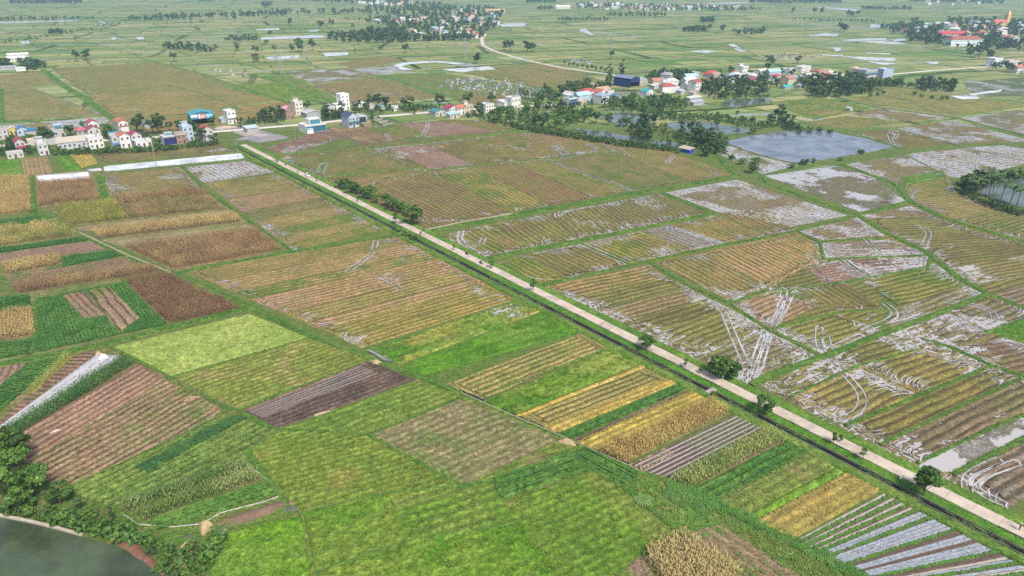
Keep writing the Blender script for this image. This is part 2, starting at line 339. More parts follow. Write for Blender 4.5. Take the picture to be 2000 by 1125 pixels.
BLOB = [(735,478,6,.5),(770,540,7,.7),(620,395,5,.5),(665,412,5,.5),(700,425,5,.5),(745,450,6,.6),(650,685,6,.5),(690,665,7,.55),(930,575,6,.6),(985,600,7,.7),(905,535,5,.5),(450,430,6,.5),(540,455,6,.6),(515,440,5,.5),(565,488,5,.5),
 (1120,580,6,.6),(1180,610,7,.8),(1240,640,7,.8),(1290,665,8,.8),(1340,690,9,.8),(1360,565,6,.6),(1400,590,7,.8),(1460,625,6,.7),(1490,690,14,.7),(1540,580,9,.9),(1430,590,8,.5),(1490,645,8,.6),(1475,735,10,.9),(1610,685,6,.7),
 (560,315,10,.5),(600,330,12,.5),(680,305,8,.4),(645,300,6,.5),(790,300,14,.4),(900,465,10,.3),(920,490,8,.3),(880,470,6,.4),(1190,400,10,.4),(1260,395,10,.4),(1150,430,8,.4),(1200,440,10,.4),(1000,420,6,.3),(1160,540,8,.35),(1270,480,10,.3),
 (1530,715,10,.6),(1620,700,9,.6),(1700,725,8,.5),(1590,805,10,.7),(1780,660,12,.7),(1930,735,8,.6),(1830,640,12,.5),(1920,700,10,.5),(1985,640,10,.4),(1750,885,8,.5),(1800,900,8,.6),(1870,945,9,.5),(1905,965,9,.5),(1690,865,8,.5),
 (1640,525,8,.8),(1770,515,12,.6),(1590,500,6,.5),(1690,545,6,.6),(1860,525,8,.4),(440,330,14,.5),(500,325,14,.7),(425,293,9,.9),(205,345,8,.7),(240,365,8,.6),(330,345,9,.6),(500,345,10,.5),(960,285,10,.4),(1010,290,12,.4),(1140,300,8,.5),(860,288,9,.4),(745,292,9,.4),(575,292,9,.6),(605,285,9,.4),
 (660,205,10,.7),(745,183,9,.8),(50,235,30,.35),(150,232,30,.45),(25,210,10,.6),(15,165,10,.6),(160,235,20,.4),(245,215,8,.5),(265,214,8,.6),(135,157,8,.5),(270,143,12,.7),(100,150,7,.6)]
BLOB = [(*G(x, y), r, a * (.45 if y > 690 and x > 1470 else .85)) for x, y, r, a in BLOB]
CELLK = 1.75
FIELDS = []
def polyl(pts, n):
    P = np.asarray(pts, float)
    if len(P) == 2: t = np.linspace(0, 1, n)[:, None]; return P[0] * (1 - t) + P[1] * t
    L = np.concatenate([[0], np.cumsum(np.hypot(*np.diff(P, axis=0).T))]); s = np.linspace(0, L[-1], n)
    return np.stack([np.interp(s, L, P[:, 0]), np.interp(s, L, P[:, 1])], 1)
def field(name, pts, st='stub', d='A', cor=None, **kw):
    P = dict(STY['base']); P.update(STY[st]); P.update(kw)
    W = [G(*q) for q in pts]; cor = cor or (0, 1, 2, 3)
    n = len(W)
    def side(i, j):
        r = [W[i]]
        while i != j: i = (i + 1) % n; r.append(W[i])
        return r
    S = [side(cor[k], cor[(k + 1) % 4]) for k in range(4)]
    C = [np.array(W[k]) for k in cor]; ctr = sum(C) / 4
    D = math.hypot(math.hypot(*ctr), CAM_H); cell = max(.32, D / 696 * CELLK * P.get('cellf', 1.0))
    def ln(s): return sum(math.hypot(*(s[i + 1] - s[i])) for i in range(len(s) - 1))
    nu = max(3, int(max(ln(S[0]), ln(S[2])) / cell) + 1); nv = max(3, int(max(ln(S[1]), ln(S[3])) / cell) + 1)
    b = polyl(S[0], nu); r = polyl(S[1], nv); tp = polyl(S[2], nu)[::-1]; l = polyl(S[3], nv)[::-1]
    u = np.linspace(0, 1, nu)[None, :, None]; v = np.linspace(0, 1, nv)[:, None, None]
    XY = (1 - v) * b[None] + v * tp[None] + (1 - u) * l[:, None] + u * r[:, None] - ((1 - u) * (1 - v) * C[0] + u * (1 - v) * C[1] + u * v * C[2] + (1 - u) * v * C[3])
    X, Y = XY[..., 0], XY[..., 1]
    if d == 'A': dv = (C[1] - C[0]) / np.hypot(*(C[1] - C[0])) + (C[2] - C[3]) / np.hypot(*(C[2] - C[3]))
    elif d == 'B': dv = (C[2] - C[1]) / np.hypot(*(C[2] - C[1])) + (C[3] - C[0]) / np.hypot(*(C[3] - C[0]))
    else: a = math.radians(d); dv = np.array([math.cos(a), math.sin(a)])
    dv = dv / np.hypot(*dv); pv = np.array([-dv[1], dv[0]])
    seed = (hash(name) * 0 + len(FIELDS) * 3.7) % 97
    ends, alls = [], []
    for s in S:
        w = s[-1] - s[0]; w = w / np.hypot(*w); dd = segdist(X, Y, s); alls.append(dd)
        if abs(w @ dv) < .8: ends.append(dd)
    dall = np.minimum.reduce(alls); dend = np.minimum.reduce(ends) if ends else dall
    uu = X * dv[0] + Y * dv[1]; vv = X * pv[0] + Y * pv[1] + P['wob'] * (fbm(X / 14, Y / 14, seed, 2) - .5) * 2
    sp = P['sp']; idx = np.floor(vv / sp); ridge = np.cos(2 * np.pi * vv / sp); phase = vv / sp
    if P['head'] > 0:
        hm = dend + 4 * (fbm(X / 5, Y / 5, seed + 5, 2) - .5) < P['head']
        cc = dend + 1.6 * (fbm(X / 3, Y / 3, seed + 6, 2) - .5)
        ridge = np.where(hm, np.cos(2 * np.pi * cc / (sp * .55)), ridge); phase = np.where(hm, cc / (sp * .55), phase)
    r01 = ridge * .5 + .5
    fine = fbm(X / .9, Y / .9, seed + 1, 2)
    Z = P['z0'] + P['amp'] * (1.0 if sp > 3.2 * cell else .0) * r01 + P['rough'] * (fine - .5) * 2
    Z = np.where(dall < .01, .02, Z); Z = np.maximum(Z, .03)
    if P.get('under'): Z = np.full(X.shape, .004 + .003 * len(FIELDS))
    t = fbm(X / P['ns'], Y / P['ns'], seed + 2, 3); rr = hsh(idx, idx * 0 + 3, seed)
    stre = fbm(uu / 18, vv / 1.3, seed + 4, 2)
    col = mixc(P['a'], P['b'], np.clip(.5 + (t - .5) * 2.6 * P['tv'] + (rr - .5) * P['rv'] + (stre - .5) * 1.2, 0, 1))
    col = mixc(col, P['c'], np.clip(sstep(.5, .75, fbm(X / 7 + 40, Y / 7, seed + 8, 3)) * P['gv'] * 1.3, 0, 1))
    col = col * (1 + P['sn'] * (fine - .5) * 2)[..., None]
    lvl = P['wet'] + P['wn'] * (fbm(X / 13, Y / 13, seed + 9, 3) - .5) * 2 + P['wedge'] * .55 * np.exp(-dend / P['wd']) * (.3 + 1.4 * vnoise(X / 6, Y / 6, seed + 10))
    lo, hi = XY.reshape(-1, 2).min(0) - 15, XY.reshape(-1, 2).max(0) + 15
    for bx, by, br, ba in BLOB:
        if lo[0] < bx < hi[0] and lo[1] < by < hi[1]: lvl = lvl + 1.3 * ba * np.exp(-((X - bx) ** 2 + (Y - by) ** 2) / (br * br)) * (.35 + 1.3 * vnoise(uu / 5, vv / 1.2, seed))
    brk = .6 * fbm(uu / 5, vv / .9, seed + 14, 2) + .4 * fbm(X / 1.3, Y / 1.3, seed + 16, 2)
    wet = np.minimum(lvl, P['wmax'] * (.6 + .8 * vnoise(X / 9, Y / 9, seed + 15))) + .27 - (brk - .5) * .6
    if P['wet'] > -1:
        for tp_, ta in TRK:
            if (tp_.max(0) < lo + 12).any() or (tp_.min(0) > hi - 12).any(): continue
            dt = segdist(X, Y, tp_); q = np.exp(-((dt - .95) / .42) ** 2)
            tk = q * ta * (.65 + .8 * fbm(X / 3, Y / 3, seed + 12, 2)) + .1
            wet = np.maximum(wet, tk); Z = Z - .08 * q * (tk > .3); col = mixc(col, (.2, .17, .14), np.clip(q * ta * .6, 0, 1))
    idxs = np.arange(nu * nv).reshape(nv, nu)
    Fq = np.stack([idxs[:-1, :-1], idxs[:-1, 1:], idxs[1:, 1:], idxs[1:, :-1]], -1).reshape(-1, 4)
    # keep faces up
    A = XY[0, 1] - XY[0, 0]; B = XY[1, 0] - XY[0, 0]
    if A[0] * B[1] - A[1] * B[0] < 0: Fq = Fq[:, ::-1]
    o = struct(name, np_mesh(name, np.stack([X, Y, Z], -1), Fq, M_FIELD, col.reshape(-1, 3), wet, True, (*P['fur'], P['fd']), phase, np.where(wet > 5, 0, P['wk'])))
    if P['wet'] > -.6 and P['wedge'] > .2 and not P.get('under'):
        pp = rut_strokes(S, dv, ctr, D, min(1.0, P['wedge'] * .8), len(FIELDS))
        if pp: V_, F_ = ribbons(pp, P['z0'] + P['amp'] * .75 + .05); struct('wheel_ruts', np_mesh('wheel_ruts', V_, F_, M_RUT), o, 'stuff')
    FIELDS.append((o, C)); o_info[o.name] = (C, dv, D, [tuple(w) for w in W])
    return o
o_info = {}
def quadpts(C, n, seed=0, margin=0.0):
    r = np.random.default_rng(seed); u = margin + (1 - 2 * margin) * r.random(n); v = margin + (1 - 2 * margin) * r.random(n)
    return ((1 - u) * (1 - v))[:, None] * C[0] + (u * (1 - v))[:, None] * C[1] + (u * v)[:, None] * C[2] + ((1 - u) * v)[:, None] * C[3]
def quadarea(C): 
    x = np.array([c[0] for c in C]); y = np.array([c[1] for c in C]); return .5 * abs(np.dot(x, np.roll(y, 1)) - np.dot(y, np.roll(x, 1)))
def scatter(TV, TF, TC, P, Z, rot, scl, tint):
    """copies of a small plant template joined in one mesh: TV (k,3) TF (f,3) TC (k,) shade, tint (n,3)"""
    n = len(P); c, s = np.cos(rot), np.sin(rot)
    V = np.empty((n, len(TV), 3)); x = TV[None, :, 0] * scl[:, None]; y = TV[None, :, 1] * scl[:, None]
    V[..., 0] = x * c[:, None] - y * s[:, None] + P[:, None, 0]; V[..., 1] = x * s[:, None] + y * c[:, None] + P[:, None, 1]; V[..., 2] = TV[None, :, 2] * scl[:, None] + Z[:, None]
    Fa = (TF[None] + (np.arange(n) * len(TV))[:, None, None]).reshape(-1, 3)
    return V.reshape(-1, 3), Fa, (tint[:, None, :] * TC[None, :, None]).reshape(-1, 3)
def plant_template(nleaf, h, reach, wid, droop, stem=True, seed=1):
    r = np.random.default_rng(seed); V = []; F = []; C = []
    if stem:
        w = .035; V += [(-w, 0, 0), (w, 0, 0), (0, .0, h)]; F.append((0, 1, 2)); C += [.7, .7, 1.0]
    for k in range(nleaf):
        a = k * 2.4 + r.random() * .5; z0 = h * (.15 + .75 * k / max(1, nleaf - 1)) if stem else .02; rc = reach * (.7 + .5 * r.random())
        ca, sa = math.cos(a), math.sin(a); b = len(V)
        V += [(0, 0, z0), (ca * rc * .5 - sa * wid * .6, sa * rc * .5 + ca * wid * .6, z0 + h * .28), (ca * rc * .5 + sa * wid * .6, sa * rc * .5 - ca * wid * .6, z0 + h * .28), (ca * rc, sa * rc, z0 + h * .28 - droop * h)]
        F += [(b, b + 2, b + 1), (b + 1, b + 2, b + 3)]; C += [.7, 1.05, 1.05, 1.1]  # stem and leaf bases coloured darker: shade toward the ground painted in
    return np.array(V), np.array(F), np.array(C)
T_MAIZE = plant_template(6, 1.7, .75, .13, .25, True, 3)
T_VEG = plant_template(5, .38, .42, .26, .2, False, 4)
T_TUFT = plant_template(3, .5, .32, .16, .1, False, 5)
T_REED = plant_template(9, 2.2, 1.0, .16, .25, False, 6)
def rows_points(C, dv, du, ds, seed, jit=.12):
    pv = np.array([-dv[1], dv[0]]); A = np.array([[c @ dv, c @ pv] for c in C]); r = np.random.default_rng(seed)
    gu = np.arange(A[:, 0].min(), A[:, 0].max(), du); gv = np.arange(A[:, 1].min(), A[:, 1].max(), ds)
    U, V = np.meshgrid(gu, gv); U = U + (r.random(U.shape) - .5) * du; V = V + (r.random(V.shape) - .5) * jit * 2
    P = U.reshape(-1, 1) * dv + V.reshape(-1, 1) * pv
    return P[inpoly(P[:, 0], P[:, 1], [tuple(c) for c in C])]
def crop(o, kind, c1, c2, du=.5, ds=.8, scl=1.0, z=.12, name=None, miss=.05, inset=.3, seed=None, drop=None):
    C, dv, D, W = o_info[o.name]; seed = seed or len(o_info) + len(bpy.data.objects)
    ctr = sum(C) / 4; Ci = [ctr + (c - ctr) * (1 - inset / max(3, np.hypot(*(c - ctr)))) for c in C]
    P = rows_points(Ci, dv, du, ds, seed, .15 if kind != 'tuft' else ds * .5); r = np.random.default_rng(seed)
    keep = r.random(len(P)) > miss
    if drop is not None: keep &= fbm(P[:, 0] / 4, P[:, 1] / 4, seed % 50, 2) > drop
    P = P[keep]; n = len(P)
    T = dict(maize=T_MAIZE, veg=T_VEG, tuft=T_TUFT, reed=T_REED)[kind]
    t = np.clip(fbm(P[:, 0] / 5, P[:, 1] / 5, seed % 90, 2) * 1.6 - .3 + (r.random(n) - .5) * .6, 0, 1)
    tint = mixc(c1, c2, t) * (.75 + .5 * r.random((n, 1)))
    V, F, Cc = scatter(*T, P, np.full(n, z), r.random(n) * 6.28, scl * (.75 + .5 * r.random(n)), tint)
    return struct(name or (kind + '_plants'), np_mesh(name or kind, V, F, M_LEAF, Cc), o, 'stuff')

# ---- worked land under and between the plots
field('field_ground', [(1300,505),(1680,424),(1935,578),(1608,694)], 'olive', 26, under=1, cellf=2.5, wet=-.1, wedge=0, a=(.19,.17,.05), b=(.14,.15,.04), head=0)
field('field_ground', [(1690,424),(1790,395),(2060,478),(2060,560),(1935,574)], 'olive', 26, (0,1,2,4), under=1, cellf=2.5, wet=-.1, wedge=0, a=(.19,.17,.05), head=0)
field('field_ground', [(1480,753),(1935,580),(2080,640),(2080,900),(1960,1000),(1800,915)], 'olive', 26, (0,1,3,4), under=1, cellf=2.5, wet=.0, wedge=0, a=(.19,.16,.06), head=0)
field('field_ground', [(530,300),(1000,258),(1430,342),(830,450)], 'olive', -50.9, under=1, cellf=2.5, wet=-.2, wedge=0, head=0)
field('field_ground', [(-40,345),(350,326),(560,492),(340,532)], 'weed', 26, under=1, cellf=2.5, a=(.13,.16,.04), b=(.2,.17,.07)) 
field('field_ground', [(-40,425),(110,432),(480,605),(210,672),(-40,715)], 'weed', 26, (0,1,2,4), under=1, cellf=2.5, a=(.09,.15,.03), b=(.13,.15,.05))
field('field_ground', [(-40,715),(215,678),(560,840),(590,1000),(300,1060),(-40,990)], 'weed', 26, (0,2,4,5), under=1, cellf=2.5, a=(.1,.16,.03), b=(.15,.15,.05))
field('field_ground', [(480,900),(820,740),(1320,945),(1400,1150),(400,1180)], 'weed', 26, (0,1,3,4), under=1, cellf=2.5, a=(.1,.17,.025), b=(.14,.18,.035))
# ---- right of the road -------------------------------------------------------------------
f = field
f('ploughed_field', [(516,291),(640,250),(705,262),(560,300)], 'soil', 'B', ns=6, rv=1.2, wedge=.9)
f('ploughed_field', [(642,250),(702,250),(795,271),(708,285)], 'soil', 'B', a=TAN, b=SOIL, rv=1.0, wedge=.3)
f('rice_field', [(702,250),(778,242),(845,267),(797,271)], 'green', 'B', sp=2.2, a=(.11,.17,.04))
f('ploughed_field', [(780,242),(862,238),(978,257),(847,267)], 'pink', 'B', b=RSOIL, sp=1.5, wedge=.25, wet=-.4)
f('rice_field', [(845,233),(985,236),(1042,251),(980,257)], 'green', 'B', wet=-.5)
f('rice_field', [vr(552),(728,290),(811,325),vr(634)], 'green', 'A', a=(.15,.17,.05), b=OLV, wet=-.4)
f('rice_field', [(730,290),(750,288),(841,330),(813,325)], 'olive', 'B', wet=-.05)
f('ploughed_field', [(752,288),(826,281),(926,322),(843,331)], 'pink', 'B', wedge=1.3, wet=-.3, wd=2.2)
f('rice_field', [(828,281),(900,273),(1010,313),(928,322)], 'olive', 'B', wedge=1.1, b=(.12,.1,.05))
f('rice_field', [(902,273),(1003,261),(1095,305),(1012,313)], 'green', 'B', wedge=1.0, a=OLV)
f('rice_field', [(1005,260),(1115,264),(1192,294),(1097,305)], 'stub', 'B', a=(.24,.17,.09), wedge=.9)
f('rice_field', [vr(648),(813,329),(841,333),vr(695)], 'stub', 'A', a=(.27,.19,.09), b=OLV, wedge=.9)
f('rice_field', [vr(698),(735,352),(905,431),vr(806)], 'olive', 'B', wet=-.12, wedge=.9, b=(.18,.13,.06))
f('rice_field', [(737,352),(843,335),(1000,416),(907,431)], 'olive', 'B', a=OLV, b=(.17,.12,.055), wet=-.25)
f('rice_field', [(845,335),(924,326),(1078,402),(1002,416)], 'green', 'B', a=(.25,.21,.06), b=(.15,.16,.045), wedge=.6)
f('rice_field', [(926,326),(1000,317),(1160,387),(1080,402)], 'olive', 'B', a=OLV, b=(.2,.13,.06), wedge=.5)
f('rice_field', [(1002,317),(1064,311),(1230,372),(1162,387)], 'green', 'B', a=(.2,.19,.055), b=OLV, wedge=.6)
f('rice_field', [(1072,310),(1195,296),(1350,354),(1237,373)], 'green', 'B', a=(.14,.155,.045), b=(.2,.165,.065), wedge=.5, sp=2.4)
f('rice_field', [(1120,264),(1290,290),(1435,340),(1352,354),(1197,294)], 'stub', 'B', (0,1,2,3), a=(.25,.19,.075), b=(.18,.16,.055), wedge=.3, wet=-.4, sp=2.3)
f('rice_field', [vr(858),(960,437),(1035,486),vr(945)], 'green', 'B', a=(.18,.2,.05), b=OLV, wet=-.2)
f('rice_field', [(962,437),(1060,419),(1130,467),(1037,486)], 'olive', 'B', a=(.2,.19,.055), b=(.17,.13,.06), wedge=1.0)
f('rice_field', [(1062,419),(1160,401),(1215,450),(1132,467)], 'olive', 'B', a=(.19,.175,.055), b=(.15,.12,.055), wedge=1.0)
f('rice_field', [(1162,401),(1284,379),(1384,416),(1217,450)], 'olive', 'B', a=(.17,.155,.055), b=(.16,.13,.06), wedge=1.1, wet=-.15)
f('flooded_field', [(1300,376),(1440,351),(1655,421),(1545,443),(1400,413)], 'flood', 'B', (0,1,2,3), wet=.36, wk=.9, a=(.2,.15,.11), wd=6, wedge=.8)
f('rice_field', [vr(968),(1020,498),(1110,545),vr(1046)], 'green', 'B', a=(.15,.19,.035), b=(.2,.19,.045), wedge=.7)
f('rice_field', [(1022,498),(1135,476),(1228,517),(1112,545)], 'olive', 'B', wedge=1.0, wet=-.15)
f('rice_field', [(1138,475),(1250,451),(1345,490),(1233,515)], 'green', 'B', a=(.25,.22,.05), b=OLV, wedge=1.0)
f('rice_field', [(1252,451),(1305,440),(1420,474),(1347,490)], 'olive', 'B', a=GREY, b=OLV, wet=-.02, wedge=.8)
f('rice_field', [(1307,440),(1398,420),(1500,461),(1422,474)], 'stub', 'B', a=(.27,.2,.07), b=OLV, wedge=.7)
f('rice_field', [(1402,418),(1475,404),(1556,449),(1502,461)], 'olive', 'B', a=(.22,.17,.07), wedge=.8)
f('rice_field', [vr(1062),(1268,516),(1300,540),vr(1110)], 'stub', 'A', a=(.3,.2,.09), b=OLV, wedge=.8)
f('rice_field', [vr(1112),(1302,541),(1344,561),vr(1157)], 'olive', 'A', a=(.2,.185,.055), wedge=1.1)
f('rice_field', [vr(1159),(1346,562),(1384,582),vr(1212)], 'olive', 'A', a=(.24,.18,.09), b=(.18,.15,.06), wedge=1.1)
f('rice_field', [vr(1214),(1386,583),(1424,601),vr(1268)], 'olive', 'A', a=(.22,.2,.055), wedge=1.1)
f('rice_field', [vr(1270),(1426,602),(1500,645),vr(1362)], 'olive', 'A', a=(.21,.19,.06), b=(.16,.14,.05), sp=2.5, wedge=1.1)
f('rice_field', [vr(1364),(1502,647),(1594,693),vr(1458)], 'olive', 'A', a=(.2,.165,.08), b=(.15,.13,.055), sp=2.5, wet=.0, wedge=.9)
f('rice_field', [(1280,513),(1376,493),(1500,560),(1424,587)], 'stub', 'B', a=(.28,.2,.085), b=(.2,.17,.055), wedge=.7)
f('rice_field', [(1378,492),(1500,465),(1600,510),(1502,560)], 'stub', 'B', a=(.34,.215,.105), b=(.25,.2,.065), wedge=.3)
f('rice_field', [(1502,464),(1554,453),(1602,478),(1604,507)], 'stub', 'B', a=(.36,.25,.09), wedge=.3, sp=2)
f('flooded_field', [(1560,452),(1674,425),(1728,460),(1607,469)], 'flood', 'A', a=(.21,.15,.12), wet=.12, wedge=1.3, wd=4)
f('flooded_field', [(1604,475),(1736,468),(1814,496),(1614,504)], 'flood', 'A', a=(.21,.15,.12), wet=.12, wedge=1.2, wd=4)
f('ploughed_field', [(1648,508),(1814,501),(1810,520),(1706,540)], 'flood', 'A', a=(.2,.13,.09), b=SOIL, wet=-.1, wedge=1.2)
f('ploughed_field', [(1577,526),(1640,510),(1704,541),(1612,556)], 'pink', 'A', wedge=1.0)
f('rice_field', [(1428,595),(1502,568),(1600,596),(1505,641)], 'pink', 'A', a=(.3,.2,.12), b=(.26,.18,.08), wedge=.8, sp=2.3)
f('rice_field', [(1556,563),(1640,547),(1724,604),(1638,609)], 'olive', 'B', a=(.21,.18,.055), wedge=.8)
f('rice_field', [(1680,546),(1828,521),(1884,555),(1746,600)], 'green', 'A', a=(.19,.19,.045), b=(.17,.16,.05), wedge=.6, sp=2.5)
f('rice_field', [(1510,644),(1636,612),(1730,648),(1606,691)], 'green', 'A', a=(.2,.19,.05), b=(.18,.165,.055), wedge=.6, sp=2.5)
f('flooded_field', [(1736,608),(1888,558),(1924,573),(1736,648)], 'flood', 'A', a=(.19,.17,.08), b=OLV, wet=.18, wk=.9, sp=2.5)
f('flooded_field', [(1684,421),(1778,402),(1822,422),(1700,427)], 'flood', 'A', wet=.3, a=(.22,.15,.13))
f('rice_field', [(1700,429),(1824,424),(1905,452),(1738,460)], 'olive', 'A', wedge=.9, a=(.2,.19,.06))
f('rice_field', [(1742,462),(1907,453),(1990,474),(1808,487)], 'olive', 'A', wet=-.05, wedge=.8)
f('rice_field', [(1812,489),(1992,475),(2040,490),(1850,522)], 'olive', 'A', a=(.2,.175,.055), wedge=.9)
f('rice_field', [(1852,524),(2040,492),(2060,530),(1902,556)], 'flood', 'A', wet=.0, a=(.2,.18,.07), b=OLV)
f('flooded_field', [(1930,578),(2060,540),(2080,590),(2005,608)], 'flood', 'A', wet=.1, a=(.2,.15,.1))
f('rice_field', [(1778,389),(1870,378),(1962,412),(1856,427)], 'stub', 'A', a=(.26,.21,.08), b=OLV, wedge=.8)
f('rice_field', [(1862,429),(1966,413),(2080,440),(2010,470)], 'green', 'A', a=(.15,.16,.05), wedge=.9)
f('rice_field', [(1768,363),(1852,346),(1868,376),(1780,388)], 'green', 'A', a=(.2,.2,.055), wedge=.8)
f('rice_field', [(1757,346),(1842,332),(1852,345),(1768,361)], 'rice', 'A', a=(.07,.13,.03), z0=.1)
f('flooded_field', [(1768,301),(1886,289),(2010,317),(1900,348),(1858,346)], 'flood', 'A', (0,1,2,4), wet=.55, wk=1.1, sp=3.5)
f('flooded_field', [(1886,288),(1960,284),(2060,300),(2012,316)], 'flood', 'A', wet=.6, wk=1.0, sp=2.5)
f('rice_field', [(1652,321),(1765,303),(1856,347),(1754,358)], 'flood', 'A', wet=.15, a=(.18,.15,.09), b=OLV)
f('flooded_field', [(1492,343),(1622,322),(1705,345),(1768,392),(1680,414)], 'flood', 'B', (0,1,3,4), wet=.24, a=(.17,.14,.1), b=(.15,.16,.08), wk=.35, wn=1.0, wd=8, wedge=1.0)
f('flooded_field', [(1400,300),(1425,285),(1560,322),(1488,341)], 'flood', 'B', wet=.55, a=(.13,.14,.08), wk=.9)
f('rice_field', [(1482,752),(1613,698),(1670,715),(1540,775)], 'olive', 'A', a=(.22,.19,.07), wet=-.05, wedge=.8, sp=2.5)
f('rice_field', [(1615,697),(1728,654),(1800,680),(1672,714)], 'olive', 'A', a=(.22,.19,.06), wet=-.02, wedge=.9, sp=2.5)
f('flooded_field', [(1730,652),(1848,608),(1930,650)  ,(1850,676)], 'flood', 'A', wet=.08, a=(.17,.14,.09), wk=.9, sp=2.5)
f('flooded_field', [(1850,607),(1930,577),(2020,612),(1935,648)], 'flood', 'A', wet=.12, a=(.16,.14,.09), wk=.9, sp=2.5)
f('rice_field', [(1930,648),(2010,622),(2080,650),(2000,672)], 'rice', 'A', a=(.075,.17,.02))
f('rice_field', [(1542,776),(1672,716),(1796,771),(1648,830)], 'olive', 'A', a=(.29,.22,.07), b=(.2,.165,.055), sp=2.5, amp=.25, wet=-.1, wedge=.9)
f('rice_field', [(1674,715),(1802,681),(1932,713),(1800,769)], 'olive', 'A', a=(.28,.21,.07), b=(.19,.16,.05), sp=2.5, amp=.25, wet=-.15, wedge=.9)
f('flooded_field', [(1860,679),(1960,660),(2060,690),(2000,732),(1938,712)], 'flood', 'A', (0,1,2,4), wet=.05, wk=.9, sp=2.5)
f('rice_field', [(1652,835),(1936,716),(1996,737),(1716,868)], 'olive', 'A', a=(.21,.17,.05), b=(.15,.12,.045), sp=2.5, amp=.28, wedge=.8)
f('rice_field', [(1718,870),(1998,739),(2060,765),(1790,905)], 'stub', 'A', a=(.2,.15,.09), b=(.14,.11,.06), sp=2.5, amp=.28, wet=-.08, wedge=.8)
f('mud_field', [(1792,906),(1960,826),(2060,790),(2060,830),(1860,925)], 'mud', 'A', (0,2,3,4))
f('ploughed_field', [(1862,930),(2060,835),(2120,900),(1960,1000)], 'flood', 'A', a=(.2,.145,.105), b=(.15,.115,.07), wet=.0, wk=.7, sp=2.5, amp=.3)
# upper right
f('rice_field', [(1640,193),(1735,183),(1860,228),(1712,209)], 'green', 'A', a=(.24,.23,.07), b=(.2,.2,.06), wet=-.4, cellf=.9)
f('rice_field', [(1737,183),(1890,190),(2010,206),(1862,227)], 'stub', 'A', a=(.27,.24,.075), b=(.2,.2,.06), wet=-.6, wedge=0)
f('rice_field', [(1675,164),(1800,176),(1880,189),(1736,182)], 'stub', 'A', a=(.25,.23,.08), b=(.2,.2,.06), wet=-.6, wedge=0)
f('rice_field', [(1500,200),(1600,190),(1702,211),(1590,234)], 'rice', 'A', a=(.11,.17,.035), b=(.17,.17,.05), z0=.1)
f('rice_field', [(1565,220),(1620,213),(1655,219),(1600,227)], 'stub', 'A', a=(.32,.26,.09), wedge=0, wet=-.5, z0=.5)
f('rice_field', [(1556,241),(1652,226),(1765,238),(1655,252)], 'green', 'A', a=(.21,.21,.06), wet=-.35)
f('rice_field', [(1656,224),(1712,212),(1860,230),(1768,237)], 'flood', 'A', a=(.21,.16,.1), b=OLV, wet=.05)
f('flooded_field', [(1872,231),(2010,212),(2080,240),(2000,262)], 'flood', 'A', a=(.16,.16,.1), wet=.25, wn=.9)
f('flooded_field', [(1748,251),(1858,235),(2020,276),(1870,281)], 'flood', 'A', a=(.16,.14,.09), b=OLV, wet=.3, wn=.9)
f('rice_field', [(1652,258),(1742,253),(1868,282),(1765,290)], 'olive', 'A', wet=.0, wedge=.7)
f('flooded_field', [(1880,160),(2010,150),(2080,185),(1900,190)], 'flood', 'A', a=(.1,.14,.06), b=(.09,.14,.05), wet=.15, wn=1.0)
# fields behind the village
f('rice_field', [(-60,178),(55,168),(210,226),(-80,240)], 'stub', 'A', a=(.27,.23,.08), b=(.2,.19,.07), wet=-.35, ns=18)
f('rice_field', [(-60,150),(88,139),(115,166),(-60,177)], 'stub', 'A', a=(.29,.23,.09), b=(.2,.2,.07), wet=-.4)
f('flooded_field', [(-60,250),(210,228),(228,243),(-60,262)], 'flood', 78, a=(.24,.21,.08), b=OLV, wet=.08, wk=.9, sp=4, head=0)
f('rice_field', [(100,134),(310,121),(470,170),(170,185)], 'stub', 'A', a=(.24,.215,.075), b=(.19,.19,.06), wet=-.45, ns=25)
f('rice_field', [(172,186),(430,168),(545,196),(235,240)], 'stub', 'A', a=(.29,.225,.08), b=(.2,.185,.055), wet=-.5, ns=22, wedge=.3)
f('rice_field', [(432,168),(560,160),(640,195),(547,197)], 'rice', 'A', a=(.13,.19,.03), b=(.16,.2,.045), z0=.12)
f('rice_field', [(240,241),(545,198),(600,205),(560,225),(300,262)], 'stub', 'A', (0,1,3,4), a=(.3,.22,.075), b=(.22,.18,.055), wet=-.5, wedge=.2)
f('rice_field', [(612,165),(745,150),(860,190),(690,206)], 'stub', 'A', a=(.25,.185,.085), b=(.19,.165,.065), wet=-.25, wedge=.5)
f('flooded_field', [(560,140),(680,133),(745,148),(612,163)], 'flood', 'A', a=(.2,.17,.09), b=(.16,.17,.06), wet=.25)
f('flooded_field', [(688,136),(760,128),(800,138),(748,147)], 'flood', 'A', wet=.7, a=(.2,.18,.13))
f('rice_field', [(655,123),(760,108),(790,120),(690,134)], 'stub', 'A', a=(.24,.2,.085), wet=-.5, wedge=0)
f('rice_field', [(960,132),(1060,122),(1180,158),(1050,170)], 'stub', 'A', a=(.26,.2,.09), b=(.2,.19,.07), wet=-.4, wedge=.2)
f('rice_field', [(905,142),(958,134),(1180,172),(1100,180)], 'green', 'A', a=(.22,.21,.06), wet=-.3, wedge=.4)
f('rice_field', [(878,186),(925,180),(1040,194),(905,205)], 'stub', 'A', a=(.22,.17,.09), wet=-.6, wedge=0)
f('grass_field', [(700,148),(860,142),(1090,180),(870,190)], 'weed', 'A', a=(.11,.17,.045), z0=.05)
f('grass_field', [(500,150),(558,143),(664,195),(640,198)], 'weed', 'A', a=(.1,.2,.035), z0=.05)
